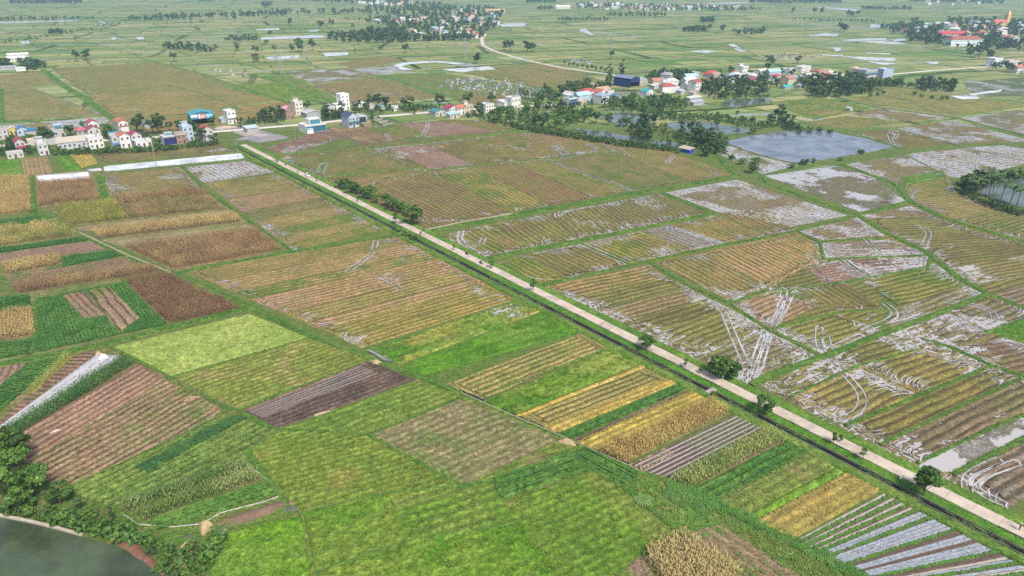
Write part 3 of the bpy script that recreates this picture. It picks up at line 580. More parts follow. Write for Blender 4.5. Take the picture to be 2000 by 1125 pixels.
# ---- left of the canal -------------------------------------------------------------------
f('rice_field', [(185,301),(430,282),(470,299),(198,320)], 'olive', 'A', a=(.23,.19,.075), wet=-.5, wedge=.25)
f('grass_field', [(-20,315),(38,311),(46,346),(-20,350)], 'rice', 'A')
f('maize_field', [(40,309),(92,306),(103,338),(48,344)], 'floor', 'B', a=(.3,.21,.1), sp=2.2)
f('vegetable_field', [(112,309),(135,303),(158,331),(130,336)], 'rice', 'B')
f('maize_field', [(136,302),(175,297),(192,318),(160,328)], 'yellow', 'B', a=(.3,.26,.08))
f('rice_field', [(198,342),(352,328),(390,364),(220,382)], 'stub', 'A', a=(.26,.2,.08), b=OLV, wedge=1.0)
f('flooded_field', [(362,327),(478,314),vl(538),(398,357)], 'flood', 'B', wet=.45, a=(.22,.16,.1), wk=.9)
LC = [('olive', dict(a=(.23,.2,.06))), ('stub', dict(a=(.24,.19,.09))), ('stub', dict(a=(.27,.17,.1), b=(.24,.17,.085))), ('olive', dict(a=(.18,.165,.065))), ('stub', dict(a=(.31,.23,.1))), ('green', dict(a=(.17,.165,.055))), ('stub', dict(a=(.27,.2,.09))), ('green', dict(a=(.18,.185,.045)))]
fr = [0, .1, .24, .42, .55, .7, .81, .91, 1.0]
L0, L1 = np.array((400, 358)), np.array((574, 491)); v0, v1 = vl(545)[0], vl(752)[0]
for k, (st, kw) in enumerate(LC):
    a0 = tuple(L0 + (L1 - L0) * fr[k]); a1 = tuple(L0 + (L1 - L0) * (fr[k + 1] - .006))
    f('rice_field', [a0, vl(v0 + (v1 - v0) * fr[k]), vl(v0 + (v1 - v0) * (fr[k + 1] - .006)), a1], st, 'A', wedge=.75, wet=-.4, amp=.08, fd=.45, **kw)
LC2 = [('stub', dict(a=(.27,.2,.08), b=OLV)), ('stub', dict(a=(.31,.205,.1), b=(.27,.2,.08))), ('green', dict(a=(.2,.185,.055), b=(.26,.2,.08))), ('stub', dict(a=(.33,.21,.12), b=(.28,.19,.08))), ('stub', dict(a=(.26,.2,.07), b=(.22,.19,.06))), ('stub', dict(a=(.33,.215,.11), b=(.24,.19,.06))), ('stub', dict(a=(.25,.2,.06), b=(.2,.18,.05))), ('stub', dict(a=(.31,.23,.06), b=(.22,.19,.05)))]
fr = [0, .13, .27, .36, .55, .67, .76, .88, 1.0]
L0, L1 = np.array((366, 531)), np.array((709, 680)); v0, v1 = vl(770)[0], vl(1010)[0]
for k, (st, kw) in enumerate(LC2):
    a0 = tuple(L0 + (L1 - L0) * fr[k]); a1 = tuple(L0 + (L1 - L0) * (fr[k + 1] - .004))
    f('rice_field', [a0, vl(v0 + (v1 - v0) * fr[k]), vl(v0 + (v1 - v0) * (fr[k + 1] - .004)), a1], st, 'A', sp=2.2, fd=.72, wedge=.55, wet=-.35, **kw)
P1 = [(500,606),(605,656),(725,702),(822,738),(900,768),(1000,813),(1062,838),(1142,873),(1256,923),(1316,943),(1405,984),(1500,1034),(1627,1095),(1690,1123),(1760,1158)]
p1 = polyy(P1)
def MF(name, x0, x1, w0, w1, st, **kw): return f(name, [p1(x0), vl(w0), vl(w1), p1(x1)], st, 'A', **kw)
f('rice_field', [(716,684),vl(1014),vl(1056),(780,713)], 'rice', 'A', a=(.13,.2,.03), b=(.22,.22,.045), c=(.07,.16,.015), wet=-.14, wn=.9, gv=.8)
f('rice_field', [(782,715),vl(1058),vl(1132),(826,735)], 'rice', 'A', sn=.3, rough=.15)
MF('rice_field', 862, 936, 1136, 1190, 'stub', a=(.3,.24,.085), b=(.22,.2,.06), wedge=0, wet=-1, sp=2)
MF('rice_field', 940, 998, 1193, 1250, 'rice', a=(.12,.2,.025), b=(.2,.23,.05))
MF('rice_field', 1000, 1010, 1252, 1262, 'yellow', amp=.1)
MF('rice_field', 1011, 1056, 1263, 1302, 'stub', a=(.29,.24,.075), b=(.23,.2,.065), wedge=0, wet=-1, sp=1.8)
my1 = MF('ripe_rice_field', 1057, 1084, 1303, 1322, 'yellow')
mv1 = MF('bean_field', 1085, 1113, 1324, 1343, 'veg')
MF('ploughed_field', 1114, 1122, 1344, 1349, 'soil', wedge=0, wet=-1, head=0)
my2 = MF('ripe_rice_field', 1123, 1160, 1350, 1385, 'yellow', a=(.39,.29,.07))
md1 = MF('dry_maize_field', 1164, 1218, 1389, 1430, 'floor', a=(.26,.2,.08))
mm1 = MF('mulched_field', 1226, 1303, 1436, 1495, 'dark', amp=.08)
mg1 = MF('green_maize_field', 1308, 1345, 1499, 1535, 'floor', a=(.1,.12,.04))
mv2 = MF('bean_field', 1348, 1394, 1537, 1576, 'veg', sp=2.2, amp=.5)
mr1 = MF('grass_field', 1400, 1452, 1580, 1632, 'weed', a=(.15,.19,.04), z0=.3)
MF('grass_field', 1453, 1470, 1633, 1650, 'rice', a=(.13,.27,.02))
mr2 = MF('ripe_rice_field', 1473, 1545, 1653, 1720, 'yellow', a=(.3,.22,.06), b=(.24,.2,.055), sp=2.4)
mm2 = MF('mulched_field', 1550, 1755, 1727, 2030, 'soil', a=(.2,.15,.11), b=(.17,.13,.1), amp=.06, wedge=0, wet=-1, head=0)
# west block
A_ = {}
def F2(key, *a, **k): A_[key] = f(*a, **k)
F2('dm1','dry_maize_field', [(-20,348),(58,346),(61,380),(-20,386)], 'floor', 'A', a=(.3,.23,.1))
F2('dm2','dry_maize_field', [(-20,388),(61,382),(62,415),(-20,423)], 'floor', 'A', a=(.3,.22,.1))
F2('dm3','dry_maize_field', [(72,358),(180,352),(199,392),(74,403)], 'floor', 'A', a=(.24,.15,.09))
F2('dm4','dry_maize_field', [(222,386),(390,370),(410,380),(240,398)], 'floor', 'A')
F2('gm0','maize_field', [(106,405),(225,393),(250,428),(136,442)], 'floor', 'A', a=(.25,.22,.08))
F2('dm5','dry_maize_field', [(228,397),(410,385),(435,408),(252,428)], 'floor', 'A', a=(.24,.19,.1))
F2('st1','stubble_field', [(138,444),(440,410),(455,418),(160,452)], 'floor', 'A', a=(.3,.24,.13), gv=.2)
F2('dm6','dry_maize_field', [(178,455),(462,420),(472,433),(192,466)], 'floor', 'A')
F2('st2','stubble_field', [(196,469),(474,435),(500,447),(240,482)], 'floor', 'A', a=(.28,.25,.12), gv=.4)
F2('dm7','dry_maize_field', [(244,484),(500,449),(552,488),(340,526)], 'floor', 'A', a=(.25,.16,.08))
F2('v1','bean_field', [(-20,432),(70,422),(90,432),(-20,446)], 'veg', 'A')
F2('dm8','dry_maize_field', [(-20,449),(110,434),(155,460),(-20,484)], 'floor', 'A', a=(.25,.2,.08))
F2('v2','bean_field', [(-20,487),(160,463),(176,469),(-20,497)], 'veg', 'A', a=(.022,.07,.02), b=(.03,.08,.02))
F2('s1','ploughed_field', [(-20,499),(180,470),(218,486),(-20,517)], 'pink', 'A', a=(.25,.165,.13), wedge=0, wet=-1, head=0)
F2('dm9','dry_maize_field', [(4,519),(118,500),(121,515),(12,536)], 'floor', 'A')
F2('v3','bean_field', [(121,503),(222,488),(248,499),(123,521)], 'veg', 'A')
F2('s2','ploughed_field', [(14,540),(250,501),(292,520),(20,558)], 'soil', 'A', a=(.24,.17,.1), c=GRN, gv=.5, wedge=0, wet=-1, head=0)
F2('dm10','dry_maize_field', [(22,561),(296,521),(312,531),(36,574)], 'floor', 'A')
F2('dm11','dry_maize_field', [(246,549),(325,536),(474,605),(330,633)], 'floor', 'B', a=(.2,.115,.07), b=(.16,.1,.06))
F2('v4','bean_field', [(68,584),(240,550),(328,634),(62,690)], 'veg', 'B', sp=2.0)
F2('s3','ploughed_field', [(120,578),(165,569),(212,616),(160,624)], 'soil', 'B', a=(.24,.17,.11), z0=.45, wedge=0, wet=-1, head=0)
F2('s4','ploughed_field', [(168,569),(215,561),(275,622),(232,652)], 'soil', 'B', a=(.27,.2,.12), c=GRN, gv=.6, z0=.45, wedge=0, wet=-1, head=0, sp=2.6)
F2('v5','bean_field', [(-20,584),(58,575),(62,603),(-20,612)], 'veg', 'A')
F2('dm12','dry_maize_field', [(-20,618),(64,605),(72,656),(-20,668)], 'floor', 'A', a=(.22,.16,.08))
F2('v6','bean_field', [(-20,672),(70,660),(58,690),(-20,706)], 'veg', 'A', a=(.06,.12,.03))
F2('li1','rice_field', [(218,678),(488,613),(603,660),(334,736)], 'lime', 'A')
F2('ol1','rice_field', [(338,737),(606,661),(722,702),(470,801)], 'weed', 'A', a=(.19,.22,.045), b=(.14,.17,.035), c=(.26,.21,.08), z0=.1, sp=2.0)
F2('dk1','ploughed_field', [(474,804),(724,706),(812,742),(545,838)], 'dark', 'A', sp=1.75, amp=.32, a=(.115,.08,.066), b=(.075,.055,.045))
F2('sr1','vegetable_field', [(8,862),(268,714),(322,741),(50,905)], 'pink', 'A', a=(.29,.18,.12), b=(.24,.155,.1), sp=2.1, wedge=0, wet=-1, head=0, amp=.3)
F2('sr2','vegetable_field', [(52,907),(324,742),(437,797),(395,832),(114,957)], 'soil', 'A', (0,1,2,4), a=(.2,.17,.08), b=(.25,.165,.1), c=(.12,.16,.04), gv=.9, sp=2.1, wedge=0, wet=-1, head=0, amp=.3)
F2('sx','ploughed_field', [(-20,722),(50,709),(10,752),(-20,768)], 'pink', 'B', wedge=0, wet=-1, head=0)
F2('v7','bean_field', [(-20,770),(54,708),(125,694),(-20,822)], 'veg', 'B', sp=1.8)
F2('y7','maize_field', [(52,768),(128,696),(145,692),(70,768)], 'yellow', 'B', a=(.2,.24,.06))
F2('s7','ploughed_field', [(-20,838),(140,697),(178,684),(190,690),(-20,846)], 'soil', 'B', (0,1,2,4), wedge=0, wet=-1, head=0, c=GRN, gv=.5)
F2('pl1','plastic_covered_bed', [(-20,846),(192,690),(240,696),(-20,858)], 'mud', 'A', wet=-1, a=(.36,.34,.36), b=(.28,.26,.27), z0=.12, gv=0)
F2('gm1','green_maize_field', [(-20,862),(242,698),(266,712),(-20,882)], 'floor', 'A', a=(.08,.1,.04))
F2('gr1','vegetable_field', [(118,958),(398,834),(440,808),(528,836),(470,905),(232,992)], 'veg', 'A', (0,2,3,5), a=(.11,.17,.035), b=(.14,.19,.04), c=(.07,.14,.025), sp=2.0)
F2('gm2','green_maize_field', [(236,992),(474,905),(490,919),(256,1003)], 'floor', 'A', a=(.09,.14,.035))
F2('gm3','green_maize_field', [(264,1008),(494,922),(512,938),(282,1018)], 'floor', 'A', a=(.08,.13,.03))
F2('gv3','vegetable_field', [(284,1020),(514,940),(545,962),(312,1036)], 'veg', 'A', a=(.08,.15,.03))
F2('gvb','bean_field', [(262,916),(462,812),(484,818),(288,926)], 'veg', 'A', a=(.03,.08,.025), b=(.04,.1,.03), z0=.45)
F2('go1','rice_field', [(490,882),(548,840),(714,850),(905,951),(586,1002)], 'weed', 26, (0,1,3,4), a=(.155,.2,.033), b=(.12,.18,.028), c=(.2,.19,.045), sp=1.7, fd=.45)
F2('gg1','rice_field', [(549,837),(815,745),(896,779),(718,847)], 'weed', 'A', a=(.12,.2,.03), b=(.16,.2,.04), c=(.09,.16,.025))
F2('wd1','fallow_field', [(722,851),(898,780),(1096,858),(908,949)], 'weed', 'A', a=(.17,.16,.07), b=(.23,.18,.1), c=(.13,.17,.05), z0=.12)
F2('gb1','vegetable_field', [(962,935),(1102,886),(1155,920),(975,978)], 'veg', 'A', sp=2.5, amp=.5, a=(.08,.15,.03))
F2('gb2','rice_field', [(978,980),(1157,922),(1320,1045),(1262,1080),(1120,1165)], 'weed', 'A', (0,1,2,4), a=(.115,.19,.025), b=(.09,.17,.02), c=(.17,.19,.04), sp=1.9, fd=.35)
F2('gb3','bean_field', [(1112,886),(1146,873),(1256,924),(1216,950)], 'veg', 'B', a=(.06,.13,.03))
F2('gb6','rice_field', [(766,1002),(960,948),(1016,1020),(806,1092)], 'weed', 'A', a=(.11,.19,.025), b=(.09,.18,.02), c=(.14,.2,.035), sp=2.6, amp=.3)
F2('gb7','rice_field', [(592,1006),(764,960),(766,1000),(800,1050),(618,1118)], 'rice', 'A', (0,1,3,4), a=(.1,.2,.02), b=(.13,.18,.03), rough=.35)
F2('gb8','rice_field', [(440,1045),(588,1006),(616,1180),(380,1190)], 'rice', 'A', a=(.12,.24,.016), rough=.3)
F2('gb9','rice_field', [(622,1120),(806,1054),(1018,1024),(1120,1170),(620,1200)], 'rice', 'A', (0,2,3,4), a=(.1,.2,.02), b=(.14,.2,.03), rough=.35)
F2('dm13','dry_maize_field', [(1255,1085),(1332,1043),(1450,1120),(1330,1190)], 'floor', 'B', a=(.25,.19,.09))
F2('s13','vegetable_field', [(1338,1042),(1400,1022),(1580,1130),(1470,1150)], 'floor', 'B', a=(.27,.2,.12), c=GRN, gv=1.0, sp=2)
F2('s14','vegetable_field', [(1200,1125),(1254,1088),(1320,1180),(1200,1190)], 'floor', 'B', a=(.24,.17,.12), c=GRN, gv=1.0, sp=2)

# ---- standing crops ------------------------------------------------------------------------
DRY1, DRY2, DRY3 = (.32, .215, .095), (.20, .125, .065), (.42, .33, .12)
for k, (c1, c2, ds) in dict(dm1=(DRY3, DRY1, 1.1), dm2=(DRY1, DRY3, 1.1), dm3=(DRY2, DRY1, 1.1), dm4=(DRY1, DRY2, .9), gm0=((.3,.27,.06), (.17,.19,.04), 1.0), dm5=(DRY1, (.16,.15,.05), 1.1), dm6=(DRY1, DRY3, .9), dm7=(DRY1, DRY2, .9), dm8=(DRY3, (.15,.18,.04), 1.1),
        dm9=(DRY3, DRY1, .8), dm10=(DRY1, DRY2, .8), dm11=(DRY2, (.15,.085,.045), .95), dm12=(DRY3, DRY1, .8)).items():
    crop(A_[k], 'maize', c1, c2, .55, ds, 1.15, .1, 'dry_maize_plants', drop=.3 if k in ('dm5', 'dm8') else None)
crop(md1, 'maize', (.30,.2,.07), (.42,.33,.1), .5, .75, 1.1, .1, 'dry_maize_plants')
crop(A_['dm13'], 'maize', (.33,.25,.12), (.38,.32,.12), .4, .7, 1.25, .1, 'dry_maize_plants')
crop(A_['gm1'], 'maize', (.045,.12,.025), (.09,.17,.05), .45, .7, 1.1, .1, 'green_maize_plants')
crop(A_['gm2'], 'maize', (.07,.14,.03), (.19,.24,.08), .4, .7, 1.25, .1, 'green_maize_plants')
crop(A_['gm3'], 'maize', (.09,.16,.03), (.22,.27,.09), .42, .75, 1.2, .1, 'green_maize_plants')
crop(A_['gv3'], 'veg', (.05,.13,.02), (.12,.21,.04), .45, .9, 1.2, .28, 'bean_plants')
crop(A_['gvb'], 'veg', (.025,.08,.02), (.05,.12,.03), .4, .7, 1.2, .6, 'bean_plants')
crop(mg1, 'maize', (.12,.19,.04), (.24,.27,.08), .42, .7, 1.2, .1, 'green_maize_plants')
crop(A_['y7'], 'maize', (.22,.28,.06), (.3,.32,.1), .5, .8, .9, .1, 'maize_plants')
for o in (my1, my2, mr2): crop(o, 'tuft', (.39,.30,.09), (.27,.235,.07), .42, .45, .9, .35, 'ripe_rice_plants')
for o in (mv1, mv2, A_['v7'], A_['gb3'], A_['gb1'], A_['v4'], A_['v6']): crop(o, 'veg', (.035,.11,.02), (.08,.18,.035), .45, 1.0, 1.1, .28, 'bean_plants', drop=.22)
for k in ('v1', 'v2', 'v3', 'v5'): crop(A_[k], 'veg', (.03,.10,.02), (.06,.15,.03), .6, 1.0, 1.3, .25, 'bean_plants')
for k in ('gr1',): crop(A_[k], 'veg', (.07,.15,.03), (.15,.22,.05), .5, 1.0, 1.0, .25, 'vegetable_plants')
for k, c1, c2 in (('sr2', (.09,.15,.035), (.15,.2,.06)), ('s13', (.07,.15,.03), (.14,.2,.05)), ('s2', (.1,.16,.04), (.18,.2,.06)), ('s4', (.12,.18,.05), (.3,.27,.12))): crop(A_[k], 'veg', c1, c2, .55, 2.1, .8, .3, 'vegetable_plants', miss=.3, drop=.42)
for k, c1, c2 in (('go1', (.14,.2,.025), (.2,.24,.05)), ('gg1', (.11,.2,.03), (.19,.25,.05)), ('wd1', (.11,.16,.04), (.24,.2,.1)), ('gb2', (.09,.19,.018), (.17,.24,.04)), ('gb6', (.09,.19,.02), (.16,.23,.04)), ('gb7', (.09,.2,.016), (.17,.25,.03)), ('gb8', (.11,.25,.012), (.19,.3,.03)), ('gb9', (.09,.2,.016), (.19,.27,.03)), ('ol1', (.14,.19,.03), (.22,.22,.06)), ('li1', (.24,.3,.07), (.32,.36,.11))):
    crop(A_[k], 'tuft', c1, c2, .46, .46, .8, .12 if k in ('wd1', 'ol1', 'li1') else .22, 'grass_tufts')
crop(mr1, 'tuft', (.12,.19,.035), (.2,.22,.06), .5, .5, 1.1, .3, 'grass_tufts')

# wheel tracks of the harvesters: two water-filled ruts each
for P_, a_ in TRK:
    if a_ < .5: continue
    P = polyl(list(P_), max(6, int(np.hypot(*np.diff(P_, axis=0).T).sum() / 1.5))); T = np.gradient(P, axis=0); T /= np.hypot(T[:, 0], T[:, 1])[:, None]; Nn = np.stack([-T[:, 1], T[:, 0]], 1); D = math.hypot(math.hypot(*P.mean(0)), CAM_H); prs = []
    for s_ in (-1, 1):
        i = 0
        while i < len(P) - 2:
            j = min(len(P), i + random.randint(5, 14)); prs.append((P[i:j] + Nn[i:j] * .95 * s_, max(.42, D / 696 * .7))); i = j - (0 if random.random() < .4 else 1)
    V_, F_ = ribbons([q for q in prs if len(q[0]) > 1], .25); struct('wheel_track', np_mesh('wheel_track', V_, F_, M_RUT))

# ---------------------------------------------------------------- grass bunds and verges
def strip(name, pts, w, h=.35, c1=(.05, .125, .018), c2=(.11, .18, .035), world=False, z0=.0, tufts=None, jag=.25, flat=False, kind='structure'):
    Wp = [np.array(q) if world else G(*q) for q in pts]
    D = math.hypot(math.hypot(*(sum(Wp) / len(Wp))), CAM_H); step = max(.55, D / 696 * 1.6)
    L = sum(math.hypot(*(Wp[i + 1] - Wp[i])) for i in range(len(Wp) - 1)); n = max(3, int(L / step)); P = polyl(Wp, n)
    T = np.gradient(P, axis=0); T /= np.hypot(T[:, 0], T[:, 1])[:, None]; Nn = np.stack([-T[:, 1], T[:, 0]], 1)
    m = max(5, int(w / max(.45, D / 696 * .9)) | 1); s = np.linspace(-1, 1, m)
    jw = 1 + jag * (fbm(P[:, 0] / 3, P[:, 1] / 3, 5, 2) - .5) * 2
    XY = P[:, None] + Nn[:, None] * (s[None, :, None] * (w / 2) * jw[:, None, None])
    X, Y = XY[..., 0], XY[..., 1]; f1 = fbm(X / .9, Y / .9, 21, 2); f2 = fbm(X / 6, Y / 6, 22, 3)
    prof = np.clip((1 - np.abs(s)) * (1.2 if flat else 1.6), 0, 1) if not flat else np.clip((1 - np.abs(s)) * 6, 0, 1)
    Z = z0 + .015 + h * prof[None] * (.75 + .5 * (f1 - .3)) + .12 * (f1 - .5) * prof[None]; Z[:, 0] = Z[:, -1] = -.03; Z = np.maximum(Z, -.03)
    col = mixc(c1, c2, np.clip(f2 * 1.8 - .4 + (f1 - .5), 0, 1)) * (.7 + .6 * f1)[..., None]
    idx = np.arange(n * m).reshape(n, m); F = np.stack([idx[:-1, :-1], idx[:-1, 1:], idx[1:, 1:], idx[1:, :-1]], -1).reshape(-1, 4)[:, ::-1]
    o = struct(name, np_mesh(name, np.stack([X, Y, Z], -1), F, M_FIELD, col.reshape(-1, 3), np.full(n * m, -1.0), True, (0, 0, 0, 0), 0.0, 1.0), None, kind)
    if tufts:
        r = np.random.default_rng(len(bpy.data.objects)); k = int(L * w * tufts); i = r.random(k) * (n - 1); j = (r.random(k) * 1.7 - .85); i0 = i.astype(int)
        Pt = P[i0] + (P[np.minimum(i0 + 1, n - 1)] - P[i0]) * (i - i0)[:, None] + Nn[i0] * (j * w / 2)[:, None]
        tint = mixc(c1, c2, np.clip(fbm(Pt[:, 0] / 5, Pt[:, 1] / 5, 8, 2) * 1.4 - .2 + (r.random(k) - .5) * .7, 0, 1)) * (.75 + .6 * r.random((k, 1)))
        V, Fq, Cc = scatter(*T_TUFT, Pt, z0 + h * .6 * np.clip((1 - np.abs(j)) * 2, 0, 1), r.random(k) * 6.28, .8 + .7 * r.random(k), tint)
        struct('grass_tufts', np_mesh('grass_tufts', V, Fq, M_LEAF, Cc), o, 'stuff')
    return o
B = strip
for pts, w, tf in [([(527,303),(710,290),(825,280.5),(1000,258),(1060,252)], 2.6, 0), ([(632,346),(815,327.5),(842,332.5),(1000,316),(1100,307),(1195,295.5)], 1.8, 0), ([(726,353),(842,334)], 1.0, 0),
    ([(830,452),(900,437),(1000,420),(1217,381),(1440,344)], 5.0, 2), ([(944,507),(1000,494),(1250,447),(1392,417)], 3.2, 2.5), ([(1290,375),(1392,417)], 2.2, 2), ([(1062,557),(1230,518),(1422,477),(1497,464),(1556,451)], 1.8, 3),
    ([(1270,514),(1350,561),(1425,592),(1500,644),(1604,697)], 1.5, 3), ([(1135,476),(1231,517)], .9, 3), ([(1468,753),(1500,735),(1612,696),(1725,652),(1845,608),(1930,574)], 3.0, 4), ([(1424,592),(1502,566)], 1.2, 3), ([(1510,642),(1640,610),(1735,605)], 1.0, 2),
    ([(1488,342),(1500,360),(1675,420),(1727,452),(1805,490),(1875,545),(1930,575),(2060,625)], 3.2, 2.5), ([(1644,321),(1750,360),(1777,393),(1850,428),(2000,472),(2060,490)], 3.6, 2), ([(1777,395),(1677,419)], 2.2, 2), ([(1677,422),(1557,451)], 1.6, 2),
    ([(1557,451),(1602,475),(1608,506),(1650,506)], 1.4, 2), ([(1604,472),(1732,465)], .9, 2), ([(1610,506),(1817,499),(1812,521),(1707,541),(1570,563)], 1.4, 2), ([(1434,592),(1560,562)], .8, 0),
    ([(1800,662),(1857,678),(1935,713),(2040,748)], 1.8, 3), ([(1650,833),(1800,771),(1937,715)], 1.6, 4), ([(1718,869),(1996,738)], 1.4, 4), ([(1792,905),(1960,826),(2060,792)], 1.0, 4), ([(1860,927),(2000,857),(2060,828)], 1.8, 4), ([(1542,776),(1672,716),(1802,680)], 1.2, 3), ([(1925,650),(2010,621)], 1.4, 3),
    ([(1440,344),(1400,302),(1330,292),(1200,272),(1060,254)], 5.0, 1), ([(1418,300),(1490,343),(1640,322),(1560,324)], 1.6, 1), ([(1640,322),(1765,302),(1830,287),(1960,282)], 1.8, 1),
    ([(1640,192),(1712,210),(1862,229),(1920,245),(2020,270)], 3.4, 0), ([(1862,229),(1940,216),(2010,207)], 1.8, 0), ([(1560,238),(1650,254),(1760,291)], 2.2, 0), ([(1735,183),(1890,190),(2010,200)], 1.5, 0), ([(1655,253),(1745,251),(1862,231)], 1.6, 0), ([(1675,160),(1770,171),(1900,188),(2010,199)], 2.5, 0),
    # behind the village
    ([(84,136),(120,165),(170,195),(228,238)], 7.0, 0), ([(300,121),(380,140),(470,170),(560,200),(640,205)], 4.0, 0), ([(-40,178),(120,166)], 2.0, 0), ([(-40,243),(215,226)], 2.2, 0), ([(2,175),(6,240)], 3.5, 0), ([(640,195),(520,152),(500,148)], 4.0, 0), ([(320,165),(380,178),(440,200),(470,215)], 2.2, 0), ([(310,121),(400,114),(520,110)], 2.5, 0), ([(745,149),(800,165),(900,196)], 5.0, 0), ([(700,150),(860,143),(1000,134),(1060,124),(1160,112)], 2.5, 0), ([(940,118),(1060,138),(1180,158)], 2.0, 0), ([(905,142),(1050,172),(1100,182)], 2.0, 0),
    # west of the canal
    ([(60,344),(65,415),(105,432),(155,455),(250,500),(337,535),(390,557),(497,605)], 3.6, 2.5), ([(497,605),(605,656),(725,702),(822,738),(900,768)], 2.2, 4), ([(900,768),(1000,812),(1062,838),(1142,873),(1256,923),(1316,943)], 1.3, 3),
    ([(345,533),(500,504),(750,464),(782,457)], 2.4, 3), ([(355,325),(396,367),(500,442),(572,491)], 1.6, 2), ([(392,366),(220,384),(190,400),(205,345)], 2.2, 1), ([(190,340),(210,398),(110,412)], 3.2, 1), ([(712,683),(1000,606),(1030,598)], 1.3, 4), ([(0,712),(175,678),(250,660),(475,603)], 3.0, 4), ([(75,576),(65,600),(75,650),(58,692)], 1.2, 4), ([(0,614),(62,600),(240,552),(325,536)], 1.6, 2), ([(196,337),(330,324),(476,311)], 2.0, 1), ([(195,322),(330,309),(470,297)], 1.6, 0),
    ([(215,677),(330,737),(437,797),(470,803),(530,838)], 1.4, 4), ([(334,737),(606,661)], .8, 4), ([(545,839),(485,885),(530,945),(560,985)], 1.4, 4), ([(548,838),(720,850),(900,950)], 1.2, 5), ([(720,849),(900,779)], 1.0, 5), ([(905,952),(965,940),(1104,886)], 1.4, 5), ([(585,1004),(765,962),(905,951)], 1.2, 5), ([(615,1120),(800,1055),(960,1030),(1018,1022)], .9, 5), ([(1100,882),(1215,950),(1330,1042)], 1.2, 5), ([(1255,1086),(1330,1042),(1405,1020)], 1.2, 5), ([(470,802),(545,770),(725,705)], .9, 4), ([(825,737),vl(1133)], .8, 4), ([(938,776),vl(1191)], .7, 4)]:
    B('grass_bund', pts, w, .32 if w < 2 else .45, tufts=tf * 1.3 if tf else None)
for pts in [[(474,803),(724,706)], [(437,797),(330,737),(268,713)]]: B('earth_bund', pts, 1.0, .4, (.12, .075, .05), (.2, .13, .08))

# ---------------------------------------------------------------- the road on its dyke, verges, canal
T0, T1 = -22.0, 470.0
RZ = .55
def strip_w(name, off0, off1, h, **k): return strip(name, [along(t, (off0 + off1) / 2) for t in np.linspace(T0, T1, 8)], off1 - off0, h, world=True, flat=True, jag=.3, **k)
strip_w('road_verge', 1.6, 5.3, .68, tufts=7, c1=(.06,.14,.018), c2=(.13,.21,.035))
strip_w('road_verge', -4.95, -1.6, .7, tufts=9, c1=(.045,.135,.012), c2=(.09,.19,.022))
strip_w('canal_bank', -9.2, -6.15, .62, tufts=8, c1=(.06,.14,.018), c2=(.14,.2,.04))
road = bpy.data.objects.new('road', None); link(road); road['kind'] = 'structure'
mb = MB()
def bar(mb, o0, o1, t0, t1, z0, z1, m=0):
    a, b, c, d = along(t0, o0), along(t1, o0), along(t1, o1), along(t0, o1)
    return mb.add([(*a, z0), (*b, z0), (*c, z0), (*d, z0), (*a, z1), (*b, z1), (*c, z1), (*d, z1)], [(0,1,2,3),(7,6,5,4),(4,5,1,0),(5,6,2,1),(6,7,3,2),(7,4,0,3)], m)
k = 0; t = T0
while t < T1:
    L = 5.0; q = MB(); dz = random.uniform(-.012, .012); bar(q, -1.72 + random.uniform(-.05, .05), 1.72 + random.uniform(-.05, .05), t, t + L - .05, .0, RZ + .08 + dz); part('slab', q.mesh('slab', M_CONC), road); t += L
q = MB(); bar(q, -1.7, 1.7, T0, T1, .0, RZ + .02); part('road_base', q.mesh('road_base', mat_plain('road_joint', (.12, .10, .08))), road)
canal = bpy.data.objects.new('canal', None); link(canal); canal['kind'] = 'structure'
for o0, o1 in ((-6.5, -6.3), (-4.85, -4.65)):
    for t in np.arange(T0, T1, 20.0):
        q = MB(); bar(q, o0 + random.uniform(-.03, .03), o1, t, t + 19.9, 0, .62 + random.uniform(-.03, .03)); part('canal_wall', q.mesh('canal_wall', M_CURB), canal)
q = MB(); bar(q, -6.31, -4.84, T0, T1, .0, .14); part('canal_water', q.mesh('canal_water', M_BLACK), canal)
r_ = np.random.default_rng(5); t_ = r_.uniform(T0, T1, 2600); o_ = r_.uniform(-6.35, -4.8, 2600); kp = fbm(t_ / 9, t_ * 0, 4, 2) > .5; t_, o_ = t_[kp], o_[kp]; P_ = RA + t_[:, None] * RD + o_[:, None] * RN
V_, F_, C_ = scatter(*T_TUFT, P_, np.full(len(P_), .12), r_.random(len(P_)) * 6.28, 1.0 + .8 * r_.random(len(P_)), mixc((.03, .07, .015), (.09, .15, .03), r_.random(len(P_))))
struct('ditch_weeds', np_mesh('ditch_weeds', V_, F_, M_LEAF, C_), canal, 'stuff')
# slab bridges over the canal
for px, w, lab in ((1390, 1.6, 'small concrete slab bridge over the canal beside the ripe rice and dry maize'), (790, 5.0, 'earth-covered bridge where the grass bund crosses the canal')):
    X = None
    ts = [(t, toPX(*along(t, -5.5))[0]) for t in np.arange(0, 420, .5)]; tt = min(ts, key=lambda q: abs(q[1] - px))[0]
    bt = thing('canal_bridge', lab, 'bridge', (0, 0, 0)); q = MB(); bar(q, -7.1, -3.9, tt - w / 2, tt + w / 2, .56, .74)
    part('deck', q.mesh('deck', M_BRWALL if w < 3 else mat_plain('bridge_earth', (.14, .16, .06))), bt)
    for o in (-7.1, -4.1):
        q = MB(); bar(q, o, o + .2, tt - w / 2, tt + w / 2, .1, .555); part('abutment', q.mesh('abutment', M_BRWALL), bt)
